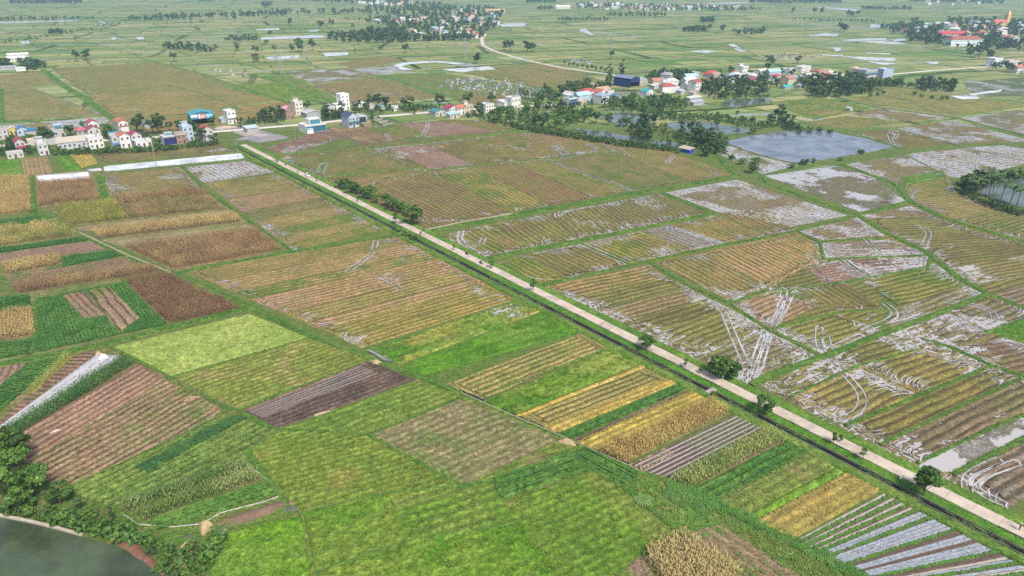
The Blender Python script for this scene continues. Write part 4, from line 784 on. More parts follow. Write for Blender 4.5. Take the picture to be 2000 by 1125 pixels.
# village street
def ribbon(name, pts, w, z, mat, kind='structure', world=False):
    P = polyl([G(*q) for q in pts] if not world else pts, max(8, len(pts) * 6)); T = np.gradient(P, axis=0); T /= np.hypot(T[:, 0], T[:, 1])[:, None]; Nn = np.stack([-T[:, 1], T[:, 0]], 1)
    V = []; 
    for i in range(len(P)): V += [(*(P[i] - Nn[i] * w / 2), 0), (*(P[i] - Nn[i] * w / 2), z), (*(P[i] + Nn[i] * w / 2), z), (*(P[i] + Nn[i] * w / 2), 0)]
    F = []
    for i in range(len(P) - 1):
        for k in range(3): F.append((i * 4 + k, (i + 1) * 4 + k, (i + 1) * 4 + k + 1, i * 4 + k + 1))
    return struct(name, np_mesh(name, V, F, mat), None, kind)
M_ST = mat_plain('street_concrete', (.52, .47, .41), .85, .12, .3, .2, stain=.2)
M_DIRT = mat_plain('dirt_path', (.30, .24, .17), .95, .2, .4)
ribbon('village_street', [(-60,287),(60,281),(140,277),(300,268),(440,255),(600,242),(720,229),(860,217),(1000,208),(1110,203)], 7.0, .14, M_ST)
ribbon('side_road', [(1735,145),(1830,137),(1930,130),(2060,121)], 6.5, .14, M_ST)
ribbon('far_road', [(1210,148),(1100,133),(1020,116),(965,100),(942,88),(940,75),(948,66)], 6.0, .14, M_ST)
ribbon('dirt_path', [(1640,191),(1712,209),(1862,228),(1920,244),(2020,268)], 1.2, .62, M_DIRT); ribbon('dirt_path', [(1675,160),(1770,171),(1900,188),(2010,199)], 1.5, .62, M_DIRT)
ribbon('dirt_path', [(1415,88),(1470,102),(1500,118)], 4.0, .3, M_DIRT)
ribbon('dirt_path', [(155,455),(250,500),(337,535)], .7, .6, M_DIRT); ribbon('dirt_path', [(830,451),(900,436),(1000,419)], .8, .66, M_DIRT)
ribbon('village_yard', [(425,253),(470,252),(500,262),(545,272)], 17.0, .10, mat_plain('yard_gravel', (.33, .29, .26), .95, .2, .3, stain=.3))
# field ditch
ribbon('field_ditch', [(905,766),(1000,809),(1062,835),(1142,870),(1256,920)], .45, .3, M_BLACK); ribbon('ditch_curb', [(900,768),(1000,812),(1062,838),(1142,873),(1256,923)], .3, .42, mat_plain('ditch_curb', (.25, .2, .14)))

# ---------------------------------------------------------------- ponds
def pond(pts, mat, z=.07, name='pond', rnd=1.0, bank=None):
    W = [G(*q) for q in pts]; P = polyl(W + [W[0]], 72)[:-1]
    for _ in range(2): P = P * .6 + .2 * np.roll(P, 1, 0) + .2 * np.roll(P, -1, 0)
    c = P.mean(0); d = P - c; P = c + d * (1 + .04 * rnd * (fbm(P[:, 0] / 4, P[:, 1] / 4, 3, 2) - .5) * 2)[:, None]
    n = len(P); V = [(*p, z) for p in P]
    F = [f3 if (P[f3[1]] - P[f3[0]])[0] * (P[f3[2]] - P[f3[0]])[1] - (P[f3[1]] - P[f3[0]])[1] * (P[f3[2]] - P[f3[0]])[0] > 0 else f3[::-1] for f3 in (tuple(q) for q in tessellate_polygon([[Vector((p[0], p[1], 0)) for p in P]]))]
    o = struct(name, np_mesh(name, V, F, mat))
    if bank: strip('pond_bank', list(P) + [P[0]], bank, .5, world=True, c1=(.06,.10,.025), c2=(.13,.15,.05))
    return o
pond([(201,326),(472,300),(478,311),(205,337)], M_PALE, .35, rnd=.3)
pond([(170,331),(196,328),(200,333),(176,335)], M_PALE, .08)
pond([(1167,228),(1215,220),(1277,226),(1268,242),(1210,246)], M_POND, .5, bank=2.5)
pond([(1296,243),(1350,236),(1400,243),(1478,257),(1440,263),(1375,266),(1320,256)], M_POND, .5, bank=2.5)
pond([(1118,251),(1180,258),(1235,268),(1330,282),(1325,292),(1225,278),(1150,267)], M_POND, .5, bank=2.5)
pond([(1408,205),(1420,196),(1500,192),(1508,200),(1430,211)], M_POND, .5, bank=2.5)
pond([(1412,279),(1470,266),(1540,257),(1610,256),(1690,272),(1748,289),(1665,304),(1560,322),(1490,306)], mat_water('grey_blue_pond_water', (.16, .175, .20), .06, 1.5, .015, .25), .5, bank=3.0)
pond([(1890,364),(1940,352),(2060,346),(2060,425),(1980,402),(1925,384)], M_POND, .5, bank=3.5)
pond([(1855,188),(1905,186),(1915,193),(1880,195)], M_PALE, .3); pond([(1890,184),(1957,175),(1955,180),(1900,187)], M_PALE, .3)
pond([(-60,1000),(20,1013),(120,1036),(210,1062),(300,1092),(330,1135),(300,1180),(-60,1180)], M_MURK, .05, rnd=.2)
pond([(422,1050),(438,1026),(449,1030),(440,1052)], mat_water('puddle', (.1, .095, .09)), .12); pond([(550,995),(575,988),(582,998),(560,1003)], mat_water('puddle_grey', (.14, .13, .13)), .12); pond([(345,1050),(375,1046),(392,1053),(360,1058)], MATS.get('x') or mat_water('puddle_bank', (.13, .13, .12)), .12)
M_PUD = mat_water('paddy_puddle', (.2, .2, .19), .1)
pond([(716,686),(726,685),(745,697),(768,707),(750,706),(735,696)], M_PUD, .36, rnd=4)
for p in ([(510,73),(632,68),(636,74),(508,78)], [(518,112),(585,108),(585,114),(530,118)], [(630,104),(680,102),(681,108),(635,111)], [(767,128),(790,122),(850,119),(908,124),(900,127),(850,122),(800,126),(782,131),(812,137),(785,137)], [(862,136),(957,130),(967,136),(940,138),(900,142)],
          [(-60,44),(150,39),(152,42),(-60,48)], [(500,57),(545,55),(546,59),(500,60)], [(600,59),(624,58),(620,62),(605,62)], [(1422,87),(1432,86),(1457,100),(1445,102)], [(1345,101),(1375,98),(1404,100),(1378,104)], [(1575,71),(1608,65),(1638,66),(1636,71)], [(1643,78),(1730,74),(1731,79),(1650,81)], [(1672,82),(1730,80),(1775,87),(1740,87)], [(1741,78),(1765,75),(1770,79),(1745,82)],
          [(1602,107),(1650,108),(1640,111),(1606,109)], [(1690,103),(1740,105),(1738,107),(1692,105)], [(1627,94),(1640,93),(1644,99),(1632,101)], [(1805,121),(1835,121),(1830,126),(1815,125)], [(266,73),(280,72),(282,77),(270,78)], [(215,74),(228,73),(225,78),(218,78)], [(40,82),(55,79),(60,85),(42,86)], [(1593,13),(1665,17),(1685,20),(1660,22),(1600,15)], [(975,47),(1000,45),(1030,46),(1024,52),(980,53)], [(1380,6),(1480,3),(1485,6),(1390,9)], [(1700,47),(1745,52),(1700,55)],
          [(195,40),(208,46),(205,48),(193,42)], [(1130,60),(1142,55),(1160,69),(1155,69)]):
    pond(p, M_PALE, .3, rnd=2.0)
for p in ([(1640,110),(1700,112),(1752,114),(1748,120),(1690,118)], [(1690,120),(1740,123),(1752,126),(1720,127)]): pond(p, M_PALE, .3, rnd=6)
# walled tank and concrete pond rim
tank = thing('concrete_tank', 'low concrete tank brim-full of white water beside the brown maize', 'tank', (0, 0, 0))
def wallrun(pts, w, h, mat, parent, name='wall', z0=0.0):
    W = [G(*q) for q in pts]
    for a, b in zip(W[:-1], W[1:]):
        d = b - a; L = np.hypot(*d); d = d / L; n = np.array([-d[1], d[0]]) * w / 2; q = MB()
        c = [a - n, b - n, b + n, a + n]; q.add([(*p, z0) for p in c] + [(*p, h) for p in c], [(0,3,2,1),(4,5,6,7),(0,1,5,4),(1,2,6,5),(2,3,7,6),(3,0,4,7)]); part(name, q.mesh(name, mat), parent)
wallrun([(70,345),(173,336.5)], .6, .8, M_BRWALL, tank); wallrun([(173,337.5),(178,350)], .5, .78, M_BRWALL, tank); wallrun([(176,351),(77,358.5)], .5, .76, M_BRWALL, tank); wallrun([(76,357),(71,347)], .5, .74, M_BRWALL, tank)
W_ = [G(*q) for q in [(72,345.5),(172,337.5),(176,350),(78,357.5)]]
part('water', np_mesh('water', [(*p, .5) for p in W_], [(3, 2, 1, 0)], M_PALE), tank)
rim = thing('pond_edging', 'pale concrete edging along the dark green pond', 'edging', (0, 0, 0))
wallrun([(-60,996),(0,1008),(60,1020),(115,1033),(160,1046)], .55, .42, mat_plain('rim_concrete', (.42, .37, .30), .85, .15), rim, 'kerb_stone')

# ---------------------------------------------------------------- beds under plastic, planted beds
M_PLA = mat_plain('mulch_plastic', (.27, .29, .335), .4, .25, 1.2, .5, stain=.2); M_PLG = mat_plain('pale_bed_soil', (.34, .31, .27), .8, .15, .9); M_BED = mat_plain('dark_bed_soil', (.10, .068, .052), .95, .3, 1.0); M_TAPE = mat_plain('plastic_edge', (.36, .35, .345), .5, .12)
def bed(o, f0, f1, h, mat, u0=.02, u1=.98, name='bed'):
    C, dv, D, W = o_info[o.name]; Q = lambda u, v: ((1 - u) * (1 - v)) * C[0] + u * (1 - v) * C[1] + u * v * C[2] + (1 - u) * v * C[3]
    q = MB(); n = 7; V = []; F = []
    for i in range(n):
        u = u0 + (u1 - u0) * i / (n - 1); df = f1 - f0; wv = random.uniform(-.04, .04) * df
        for ff, z in ((f0 + wv, .04), (f0 + df * .18 + wv, h), (f1 - df * .18 + wv, h), (f1 + wv, .04)): V.append((*Q(u, ff), z + random.uniform(-.02, .02)))
    for i in range(n - 1):
        for k in range(3): F.append((i * 4 + k, (i + 1) * 4 + k, (i + 1) * 4 + k + 1, i * 4 + k + 1))
    F += [(0, 1, 2, 3), tuple((n - 1) * 4 + k for k in (3, 2, 1, 0))]; q.add(V, F); return part(name, q.mesh(name, mat), o)
def bedrow(o, f0, f1, c1, c2, scl, dens, seed, z=.35, u0=.02, u1=.98, rows=2, T=None):
    C, dv, D, W = o_info[o.name]; r = np.random.default_rng(seed); L = np.hypot(*(C[1] - C[0])); n = int(L * dens * (u1 - u0)) * rows
    u = u0 + (u1 - u0) * r.random(n); v = f0 + (f1 - f0) * ((r.integers(0, rows, n) + .5) / rows + (r.random(n) - .5) * .5 / rows)
    P = ((1 - u) * (1 - v))[:, None] * C[0] + (u * (1 - v))[:, None] * C[1] + (u * v)[:, None] * C[2] + ((1 - u) * v)[:, None] * C[3]
    tint = mixc(c1, c2, r.random(n)) * (.75 + .5 * r.random((n, 1)))
    V, F, Cc = scatter(*(T or T_VEG), P, np.full(n, z), r.random(n) * 6.28, scl * (.7 + .6 * r.random(n)), tint)
    struct('bed_plants', np_mesh('bed_plants', V, F, M_LEAF, Cc), o, 'stuff')
nb = 7
for i in range(nb):
    f0 = i / nb; bed(mm1, f0 + .02, f0 + .092, .34, M_BED, .0, 1.0); bed(mm1, f0 + .1, f0 + .138, .2, M_TAPE, .0, 1.0, 'plastic_strip')
    if i < 3: bedrow(mm1, f0 + .02, f0 + .09, (.30, .2, .11), (.38, .25, .13), .7, 1.5, 60 + i, .3, .0, .3)
    bedrow(mm1, f0 + .02, f0 + .09, (.09, .15, .04), (.15, .2, .06), .55, 2.2, 70 + i, .3, .45, 1.0)
nb = 31
kinds = 'GvGvGvGvPPvPPPPvbPPbPPPvbGPvPGvPvG'
for i in range(nb):
    f0 = i / nb; k = kinds[i]
    if k == 'P': bed(mm2, f0 + .002, f0 + .03, .3, M_PLA); bedrow(mm2, f0 + .002, f0 + .03, (.06, .12, .03), (.1, .16, .05), .3, .9, 90 + i, .31, .1, .98)
    elif k == 'G': bed(mm2, f0 + .005, f0 + .026, .2, M_PLG)
    elif k == 'b': bed(mm2, f0 + .002, f0 + .03, .3, M_BED)
    else: bed(mm2, f0 + .003, f0 + .029, .3, M_BED); bedrow(mm2, f0 + .003, f0 + .029, (.05, .13, .02), (.09, .19, .03), .9, 3.2, 90 + i, .3)
C, dv, D, W = o_info[A_['dk1'].name]
for i in range(6): bed(A_['dk1'], .05 + i * .075, .068 + i * .075, .42, mat_plain('bed_crest', (.22, .19, .18), .7, .2, .7, stain=.3), .02, .9, 'bed_crest')
for i in range(3): bed(A_['pl1'], .1 + i * .3, .34 + i * .3, .3, mat_plain('greenhouse_film', (.42, .41, .43), .4, .15, .6, .5, stain=.4), .05, .96, 'plastic_strip')

# ---------------------------------------------------------------- houses
HM = {}
def cm(kind, col):
    key = kind + '_%d_%d_%d' % tuple(int(c * 99) for c in col)
    if kind == 'wall': return mat_plain(key, col, .85, .10, .5, .2, stain=.4)
    return mat_plain(key, col, .6, .16, .7, .35, stain=.3)
WHT, OFF, CRM, PBL, GRY, BRK, YLW = (.64,.635,.62), (.47,.455,.435), (.52,.47,.36), (.40,.49,.58), (.36,.36,.36), (.30,.19,.15), (.62,.48,.16)
RED, CRI, ORG, TEAL, BLU, NAVY, DRK, PTEAL, BEI, PNK, RBR = (.36,.075,.065), (.29,.05,.08), (.42,.14,.085), (.06,.21,.25), (.07,.18,.31), (.022,.03,.13), (.06,.065,.085), (.32,.50,.50), (.52,.45,.36), (.58,.27,.34), (.28,.09,.06)
WIN_MESH = {}
def window_mesh(w, h):
    k = (round(w, 2), round(h, 2))
    if k not in WIN_MESH:
        q = MB(); q.box(-w/2-.08, w/2+.08, -.06, .05, -h/2-.08, h/2+.08, 0); q.box(-w/2, w/2, -.075, -.061, -h/2, h/2, 1); q.box(-.03, .03, -.095, -.076, -h/2, h/2, 0)
        WIN_MESH[k] = q.mesh('window', M_FRAME, M_GLASS)
    return WIN_MESH[k]
def gable_roof(w, d, z, rise, over, mat, alongy=True, name='roof', th=.12):
    q = MB(); hw, hd = w / 2 + over, d / 2 + over
    if not alongy: hw, hd = hd, hw
    zb = z - over * rise / (hw - over)
    for s in (-1, 1):
        A = [(0, -hd, z + rise), (s * hw, -hd, zb), (s * hw, hd, zb), (0, hd, z + rise)]
        B = [(x, y, zz + th) for x, y, zz in A]
        if not alongy: A = [(-y, x, zz) for x, y, zz in A]; B = [(-y, x, zz) for x, y, zz in B]
        fs = [(0,1,2,3),(7,6,5,4),(0,4,5,1),(1,5,6,2),(2,6,7,3),(3,7,4,0)]
        q.add(A + B, fs if s > 0 else [t[::-1] for t in fs])
    return q.mesh(name, mat)
def hip_roof(w, d, z, rise, over, mat):
    hw, hd = w / 2 + over, d / 2 + over; r = max(hw, hd) - min(hw, hd); q = MB()
    rd = [(0, -r, z + rise), (0, r, z + rise)] if hd > hw else [(-r, 0, z + rise), (r, 0, z + rise)]
    c = [(-hw, -hd, z), (hw, -hd, z), (hw, hd, z), (-hw, hd, z)]; c2 = [(x, y, z - .15) for x, y, _ in c]
    fs = [(0,1,4),(1,2,5,4),(2,3,5),(3,0,4,5)] if hd > hw else [(0,1,5,4),(1,2,5),(2,3,4,5),(3,0,4)]
    q.add(c + rd, fs); n = 6; q.add(c2, [(3,2,1,0)]); q.add(c + c2, [(4,5,1,0),(5,6,2,1),(6,7,3,2),(7,4,0,3)]); return q.mesh('roof', mat)
HOUSE_XY = []; HOUSE_LAB = []
def house(px, py, w, d, h, roof='flat', wall=WHT, rc=RED, rise=None, th=39, label='', floors=None, win=True, extra=(), name='house', cat='house', sidewin=True, group=None, front=None):
    """front-bottom centre of the house at photo point (px, py)"""
    th = math.radians(th); fx, fy = math.sin(th), -math.cos(th); p = G(px, py); c = (p[0] - fx * d / 2, p[1] - fy * d / 2)
    o = thing(name, label, cat, (c[0], c[1], 0), th, group); HOUSE_XY.append((c[0], c[1], max(w, d) * .6)); HOUSE_LAB.append((c[0], c[1], label))
    wm = cm('wall', wall); q = MB(); rise = rise if rise is not None else w * .3
    if roof in ('gable', 'gablex'):
        if roof == 'gable':
            for y0, y1 in ((-d/2, d/2),):
                q.add([(-w/2,y0,0),(w/2,y0,0),(w/2,y1,0),(-w/2,y1,0),(-w/2,y0,h),(w/2,y0,h),(w/2,y1,h),(-w/2,y1,h),(0,y0,h+rise),(0,y1,h+rise)], [(0,3,2,1),(0,1,5,8,4),(1,2,6,5),(2,3,7,9,6),(3,0,4,7),(4,8,9,7),(8,5,6,9)])
        else:
            q.add([(-w/2,-d/2,0),(w/2,-d/2,0),(w/2,d/2,0),(-w/2,d/2,0),(-w/2,-d/2,h),(w/2,-d/2,h),(w/2,d/2,h),(-w/2,d/2,h),(-w/2,0,h+rise),(w/2,0,h+rise)], [(0,3,2,1),(0,1,5,4),(1,2,6,9,5),(2,3,7,6),(3,0,4,8,7),(4,5,9,8),(8,9,6,7)])
    elif roof == 'open':
        q.box(-w/2, -w/2+.2, -d/2, d/2, 0, h); q.box(w/2-.2, w/2, -d/2, d/2, 0, h); q.box(-w/2+.2, w/2-.2, d/2-.2, d/2, 0, h); q.box(-w/2+.2, w/2-.2, -d/2, -d/2+.2, h*.55, h)
        rr = rise if rise else w*.12
        q.add([(-w/2,-d/2,h),(w/2,-d/2,h),(0,-d/2,h+rr-.05)], [(0,1,2)]); q.add([(-w/2,d/2,h),(w/2,d/2,h),(0,d/2,h+rr-.05)], [(2,1,0)])
    else: q.box(-w/2, w/2, -d/2, d/2, 0, h)
    part('wall', q.mesh('wall', wm), o); rm = cm('roof', rc)
    if roof == 'flat':
        q = MB(); t = .22
        q.box(-w/2-.1, w/2+.1, -d/2-.1, -d/2+t, h+.002, h+.75); q.box(-w/2-.1, w/2+.1, d/2-t, d/2+.1, h+.002, h+.75); q.box(-w/2-.1, -w/2+t, -d/2+t, d/2-t, h+.002, h+.75); q.box(w/2-t, w/2+.1, -d/2+t, d/2-t, h+.002, h+.75)
        pr = part('parapet', q.mesh('parapet', wm), o); q = MB(); q.box(-w/2+t, w/2-t, -d/2+t, d/2-t, h+.002, h+.12); part('roof', q.mesh('roof', cm('roof', rc)), o)
    elif roof in ('gable', 'open'): part('roof', gable_roof(w, d, h + .06, rise if rise else w * .12, .35, rm), o)
    elif roof == 'gablex': part('roof', gable_roof(w, d, h + .06, rise, .35, rm, False), o)
    elif roof == 'hip': part('roof', hip_roof(w, d, h + .01, rise, .45, rm), o)
    elif roof == 'shed':
        q = MB(); a, b = h + .25, h + .05; hw, hd = w/2+.4, d/2+.4
        q.add([(-hw,-hd,b),(hw,-hd,b),(hw,hd,a+.6),(-hw,hd,a+.6),(-hw,-hd,b+.12),(hw,-hd,b+.12),(hw,hd,a+.72),(-hw,hd,a+.72)], [(0,3,2,1),(4,5,6,7),(0,1,5,4),(1,2,6,5),(2,3,7,6),(3,0,4,7)]); part('roof', q.mesh('roof', rm), o)
    if front: q = MB(); q.box(-w/2+.15, w/2-.15, -d/2-.1, -d/2-.005, .3, h-.3); part('facade_panel', q.mesh('facade_panel', cm('roof', front)), o)
    fl = floors or max(1, int(round(h / 3.3)))
    if win:
        fh = h / fl; nw = max(2, int(w / 2.4)); yo = -d/2 - (.17 if front else .0)
        for k in range(fl):
            for i in range(nw):
                x = (i + .5) / nw * w - w / 2; isdoor = (k == 0 and i == nw // 2)
                if isdoor:
                    q = MB(); q.box(-.6, .6, -.05, .05, 0, 2.3); dr = part('door', q.mesh('door', mat_plain('door_wood', (.12, .07, .045), .6)), o); dr.location = (x, yo, .05)
                else:
                    wo = part('window', window_mesh(min(1.0, w / nw * .4), min(1.3, fh * .38)), o); wo.location = (x, yo, (k + .55) * fh)
        if sidewin:
            for k in range(fl):
                for s in (-1, 1):
                    wo = part('window', window_mesh(.8, min(1.1, fh * .34)), o); wo.location = (s * w / 2, d * (-.18 + .1 * (k % 2)), (k + .55) * fh); wo.rotation_euler = (0, 0, math.pi / 2 * s)
    if roof == 'flat' and w < 13 and 'far' not in label and not any(e[0] in ('tank', 'upper') for e in extra) and random.random() < .6: extra = list(extra) + [('tank',)]
    for e in extra:
        kind = e[0]; q = MB()
        if kind == 'balcony': q.box(-w/2, w/2, -d/2-1.2, -d/2-.01, e[1], e[1]+.15); q.box(-w/2, w/2, -d/2-1.2, -d/2-1.12, e[1]+.15, e[1]+1.0); part('balcony', q.mesh('balcony', cm('roof', e[2]) if len(e) > 2 else wm), o)
        elif kind == 'awning': q.add([(-w/2,-d/2-2.6,e[1]-.7),(w/2,-d/2-2.6,e[1]-.7),(w/2,-d/2-.01,e[1]),(-w/2,-d/2-.01,e[1]),(-w/2,-d/2-2.6,e[1]-.6),(w/2,-d/2-2.6,e[1]-.6),(w/2,-d/2-.01,e[1]+.1),(-w/2,-d/2-.01,e[1]+.1)], [(0,3,2,1),(4,5,6,7),(0,1,5,4),(1,2,6,5),(2,3,7,6),(3,0,4,7)]); part('awning', q.mesh('awning', cm('roof', e[2])), o)
        elif kind == 'tank': q.tube((w*.2, d*.2, h+.13), (w*.2, d*.2, h+1.5), .6, .6, 10); part('water_tank', q.mesh('water_tank', M_METAL), o)
        elif kind == 'stair': q.box(-w*.3, w*.3, d*.1, d*.42, h+.125, h+2.6); part('stair_head', q.mesh('stair_head', wm), o); q = MB(); q.box(-w*.36, w*.36, d*.05, d*.46, h+2.601, h+2.75); part('stair_roof', q.mesh('stair_roof', rm), o)
        elif kind == 'upper': x0, x1, y0, y1, hh = e[1:6]; q.box(x0, x1, y0, y1, h+.125, h+hh); part('upper_storey', q.mesh('upper_storey', wm), o); q = MB(); q.box(x0-.2, x1+.2, y0-.2, y1+.2, h+hh+.001, h+hh+.2); part('upper_roof', q.mesh('upper_roof', cm('roof', e[6]) if len(e) > 6 else wm), o); q = MB(); q.box(x0+.4, x1-.4, y0-.08, y0-.005, h+.4, h+hh-.4); part('glazing', q.mesh('glazing', cm('roof', (.06, .2, .25))), o)
        elif kind == 'annex': x0, x1, y0, y1, hh = e[1:6]; q.box(x0, x1, y0, y1, 0, hh); part('annex', q.mesh('annex', wm), o); q = MB(); q.box(x0-.25, x1+.25, y0-.25, y1+.25, hh+.001, hh+.18); part('annex_roof', q.mesh('annex_roof', cm('roof', e[6])), o)
        elif kind == 'chim': q.box(-w*.3-.3, -w*.3+.3, d*.2, d*.2+.6, h, h+rise+1.0); part('chimney', q.mesh('chimney', wm), o)
    return o
H = house
H(8,272,6,9,6,'flat',OFF,GRY,label='grey-white flat-roofed house cut off by the left edge of the photo',extra=[('tank',)])
H(28,264,5,7,4,'gable',YLW,CRM,1.3,label='small yellow house with a cream gable roof left of the blue roofs')
H(46,265,6,8,4.2,'gable',PBL,BLU,1.7,label='pale blue house with a bright blue gable roof')
H(61,264,6,5,3,'shed',GRY,(.035,.16,.34),label='low shed under a deep blue tin roof beside the pale blue house',name='shed',cat='shed',win=False)
H(44,298,5,8,6.5,'gable',OFF,CRI,1.8,label='narrow grey-white house with a crimson gable roof at the left village edge',extra=[('awning',4.0,CRI)])
H(32,309,8,5,3,'flat',OFF,GRY,label='low whitewashed block in front of the narrow crimson-roofed house')
H(67,284,6,6,3,'flat',CRM,BEI,label='low cream outbuilding between the crimson roof and the narrow grey tower house',win=False)
H(88,303,5,12,6.5,'flat',(.5,.5,.5),OFF,label='tall narrow pale grey house reaching the maize plot',extra=[('stair',)])
H(118,268,7,8,4.5,'flat',OFF,PNK,label='white house with pink terrace and blue-grey roof room above',extra=[('upper',-2,3,-2,3,3.0,(.4,.5,.56))])
H(106,282,9,4,3,'flat',OFF,OFF,label='long low white shed beneath the pink-terraced house',win=False,name='shed',cat='shed')
H(152,290,20,14,4.2,'shed',(.45,.46,.5),BEI,th=34,label='wide low building with a flat beige roof, largest in the left village',win=True,floors=1,sidewin=False)
H(187,264,6,8,8,'gable',WHT,RED,1.8,label='tall white house with a red gable and two dark upper windows')
H(165,274,6,7,6.5,'hip',GRY,(.4,.12,.13),1.8,label='grey house with a faded red hipped roof behind the beige roof')
H(188,274,7,7,7,'gable',OFF,CRI,2.0,label='grey-white house with a dark crimson gable, behind the big white box house')
H(191,290,8,9,6,'flat',WHT,OFF,label='big plain white box house with two small windows, by the village trees')
H(244,258,6,14,6.5,'gable',WHT,ORG,1.6,label='white house with stepped orange-red gables at the end of the green lane',extra=[('annex',-2.5,2.5,-9.5,-7.01,4.2,RED)])
H(229,274,7,5,4,'shed',GRY,TEAL,label='shed with a teal tin roof below the stepped orange gables',name='shed',cat='shed',win=False)
H(234,289,6.5,9,7,'flat',OFF,GRY,label='grey-white two-storey house with blue canopy next to the teal shed',extra=[('awning',3.4,BLU)])
H(248,289,6,9,7.5,'gable',WHT,ORG,1.6,label='white house with rounded orange roof between grey-white and red-gabled neighbours')
H(263,284,4,6,3.2,'shed',PNK,PNK,label='small pink-roofed lean-to between two white houses',name='shed',cat='shed',win=False)
H(270,284,6,9,6.5,'gable',OFF,CRI,2.0,label='white house with red gable and pale blue awning',extra=[('awning',4.2,(.3,.45,.5))])
H(283,287,9,6,3.5,'flat',WHT,OFF,label='low white house front at the right end of the left village',extra=[('tank',)])
H(294,250,7,6,3,'gable',GRY,BLU,1.2,label='low blue-roofed shed half hidden behind round trees',name='shed',cat='shed',win=False)
H(336,283,9,8,5,'flat',OFF,(.45,.5,.52),label='open-roofed pale house with a navy front above the rice field',front=NAVY,win=False,extra=[('upper',-2,2.5,1,3.5,1.6,PTEAL)])
H(357,281,6,8,5.5,'gablex',BRK,(.3,.24,.22),1.6,label='unfinished brown brick house between navy-fronted and pale blue houses')
H(371,276,6,8,9,'flat',PBL,OFF,label='tall pale blue tube house with orange stair roof',extra=[('stair',)])
H(409,275,7,9,7,'gable',OFF,RED,2.2,label='white gabled house with red roof and grey lean-to near the road junction',extra=[('annex',-3,3,-8.2,-4.51,3.4,(.12,.12,.15))])
wh = H(397,243,15.5,14,7,'open',(.05,.20,.24),(.06,.27,.32),1.9,30,label='teal metal workshop with three banners on its front gable',win=False,name='workshop',cat='workshop')
for x, c1, c2 in ((-5, (.62,.66,.7), (.1,.2,.4)), (0.2, (.62,.05,.09), (.8,.78,.76)), (5.0, (.05,.42,.62), (.75,.8,.85))):
    q = MB(); q.box(x-2.3, x+2.3, -7.14, -7.02, 4.3, 7.2); bn = part('banner', q.mesh('banner', mat_plain('banner_%d' % (x*10), c1, .5, .05)), wh)
    q = MB()
    if x < -1: q.box(x-2.3, x+2.3, -7.16, -7.141, 4.3, 5.3)
    elif x < 1: q.box(x-2.3, x-1.2, -7.16, -7.141, 4.3, 7.2); [q.box(x-.8, x+1.9, -7.16, -7.141, zz, zz+.35) for zz in (6.2, 5.5, 4.8)]
    else: [q.box(x-1.9+k*.75, x-1.4+k*.75, -7.16, -7.141, 5.9, 6.7) for k in range(5)]; q.box(x-1.9, x+1.2, -7.16, -7.141, 4.8, 5.1)
    part('banner_print', q.mesh('banner_print', mat_plain('bprint_%d' % (x*10), c2, .5, .05)), bn)
H(455,242,6,9,8.5,'flat',WHT,(.55,.48,.45),label='slim white two-storey house beside the teal workshop',extra=[('balcony',4.2)])
H(440,240,5,5,3,'gable',(.4,.45,.44),PTEAL,1.0,label='small grey-green shed between teal workshop and slim white house',name='shed',cat='shed',win=False)
H(495,259,8,7,3,'shed',GRY,(.42,.5,.52),label='low open shed with pale tin roof at the gravel yard',name='shed',cat='shed',win=False)
H(568,233,6,8,7.5,'gable',BRK,PNK,1.6,label='bare brick house with a pink roof by the street trees')
H(586,224,6,8,9,'flat',(.62,.58,.53),GRY,label='tall unfinished cream concrete house behind the teal-fronted house',extra=[('stair',)])
H(614,230,11,11,3.6,'gable',GRY,(.4,.41,.42),1.4,label='low grey tin-roofed sheds behind the teal-fronted house',name='shed',cat='shed',win=False)
H(618,258,15,11,4.6,'flat',WHT,OFF,label='wide white house with dark teal glazed front facing the brown field',front=(.03,.13,.17),win=False,extra=[('upper',-3,5,-3,4,3.6,WHT),('annex',-7.4,-3,-8,-5.51,3,PTEAL)])
H(692,249,7.5,11,7.5,'gable',(.42,.46,.55),(.06,.075,.13),2.6,label='grey-blue gabled house with dark slate roof standing alone',extra=[('balcony',3.6,(.05,.2,.17))])
H(709,240,5.5,8,4.5,'flat',(.55,.56,.6),OFF,label='grey box annex with dark shutter right of the grey-blue gabled house',front=(.03,.04,.07),win=False)
H(676,215,7,8,11.5,'flat',(.78,.78,.77),WHT,label='tall bright white four-storey house above the street trees',floors=4,extra=[('annex',-8,-3.52,-4,3,5,WHT)])
H(650,218,8,6,4,'gable',OFF,(.28,.25,.24),1.4,label='low grey house left of the tall white four-storey house')
H(707,209,10,6,3,'hip',WHT,(.6,.58,.56),.8,label='low white building with pale hipped roof behind dark trees')
H(728,213,5,5,3,'gable',OFF,(.5,.46,.42),1.2,label='small beige-roofed shed among trees by the street',name='shed',cat='shed',win=False)
H(752,214,6,5,3,'gable',GRY,PTEAL,1.2,label='small teal-roofed shed under the dark street trees',name='shed',cat='shed',win=False)
H(774,217,4,4,3.2,'flat',WHT,OFF,label='little white gatehouse where the street leaves the trees')
H(889,224,11,8,5,'gable',WHT,CRI,1.9,label='white house with a long crimson gable roof at the street bend',th=44)
H(902,224,7,7,5,'gablex',WHT,ORG,1.8,label='white house with an orange-red roof joined to the crimson-roofed one')
H(861,227,9,9,3.5,'gable',OFF,TEAL,1.2,label='low white shed with a dark teal roof at the street edge')
H(889,231,9,5,3,'shed',OFF,PTEAL,label='low house with pale teal tin roof in front of the crimson roof')
H(917,222,6,7,6,'flat',CRM,OFF,label='beige two-storey house right of the orange-red roof',extra=[('stair',)])
H(957,219,8,8,5.5,'flat',WHT,(.3,.45,.4),label='white flat-roofed house with green terrace among shrubs')
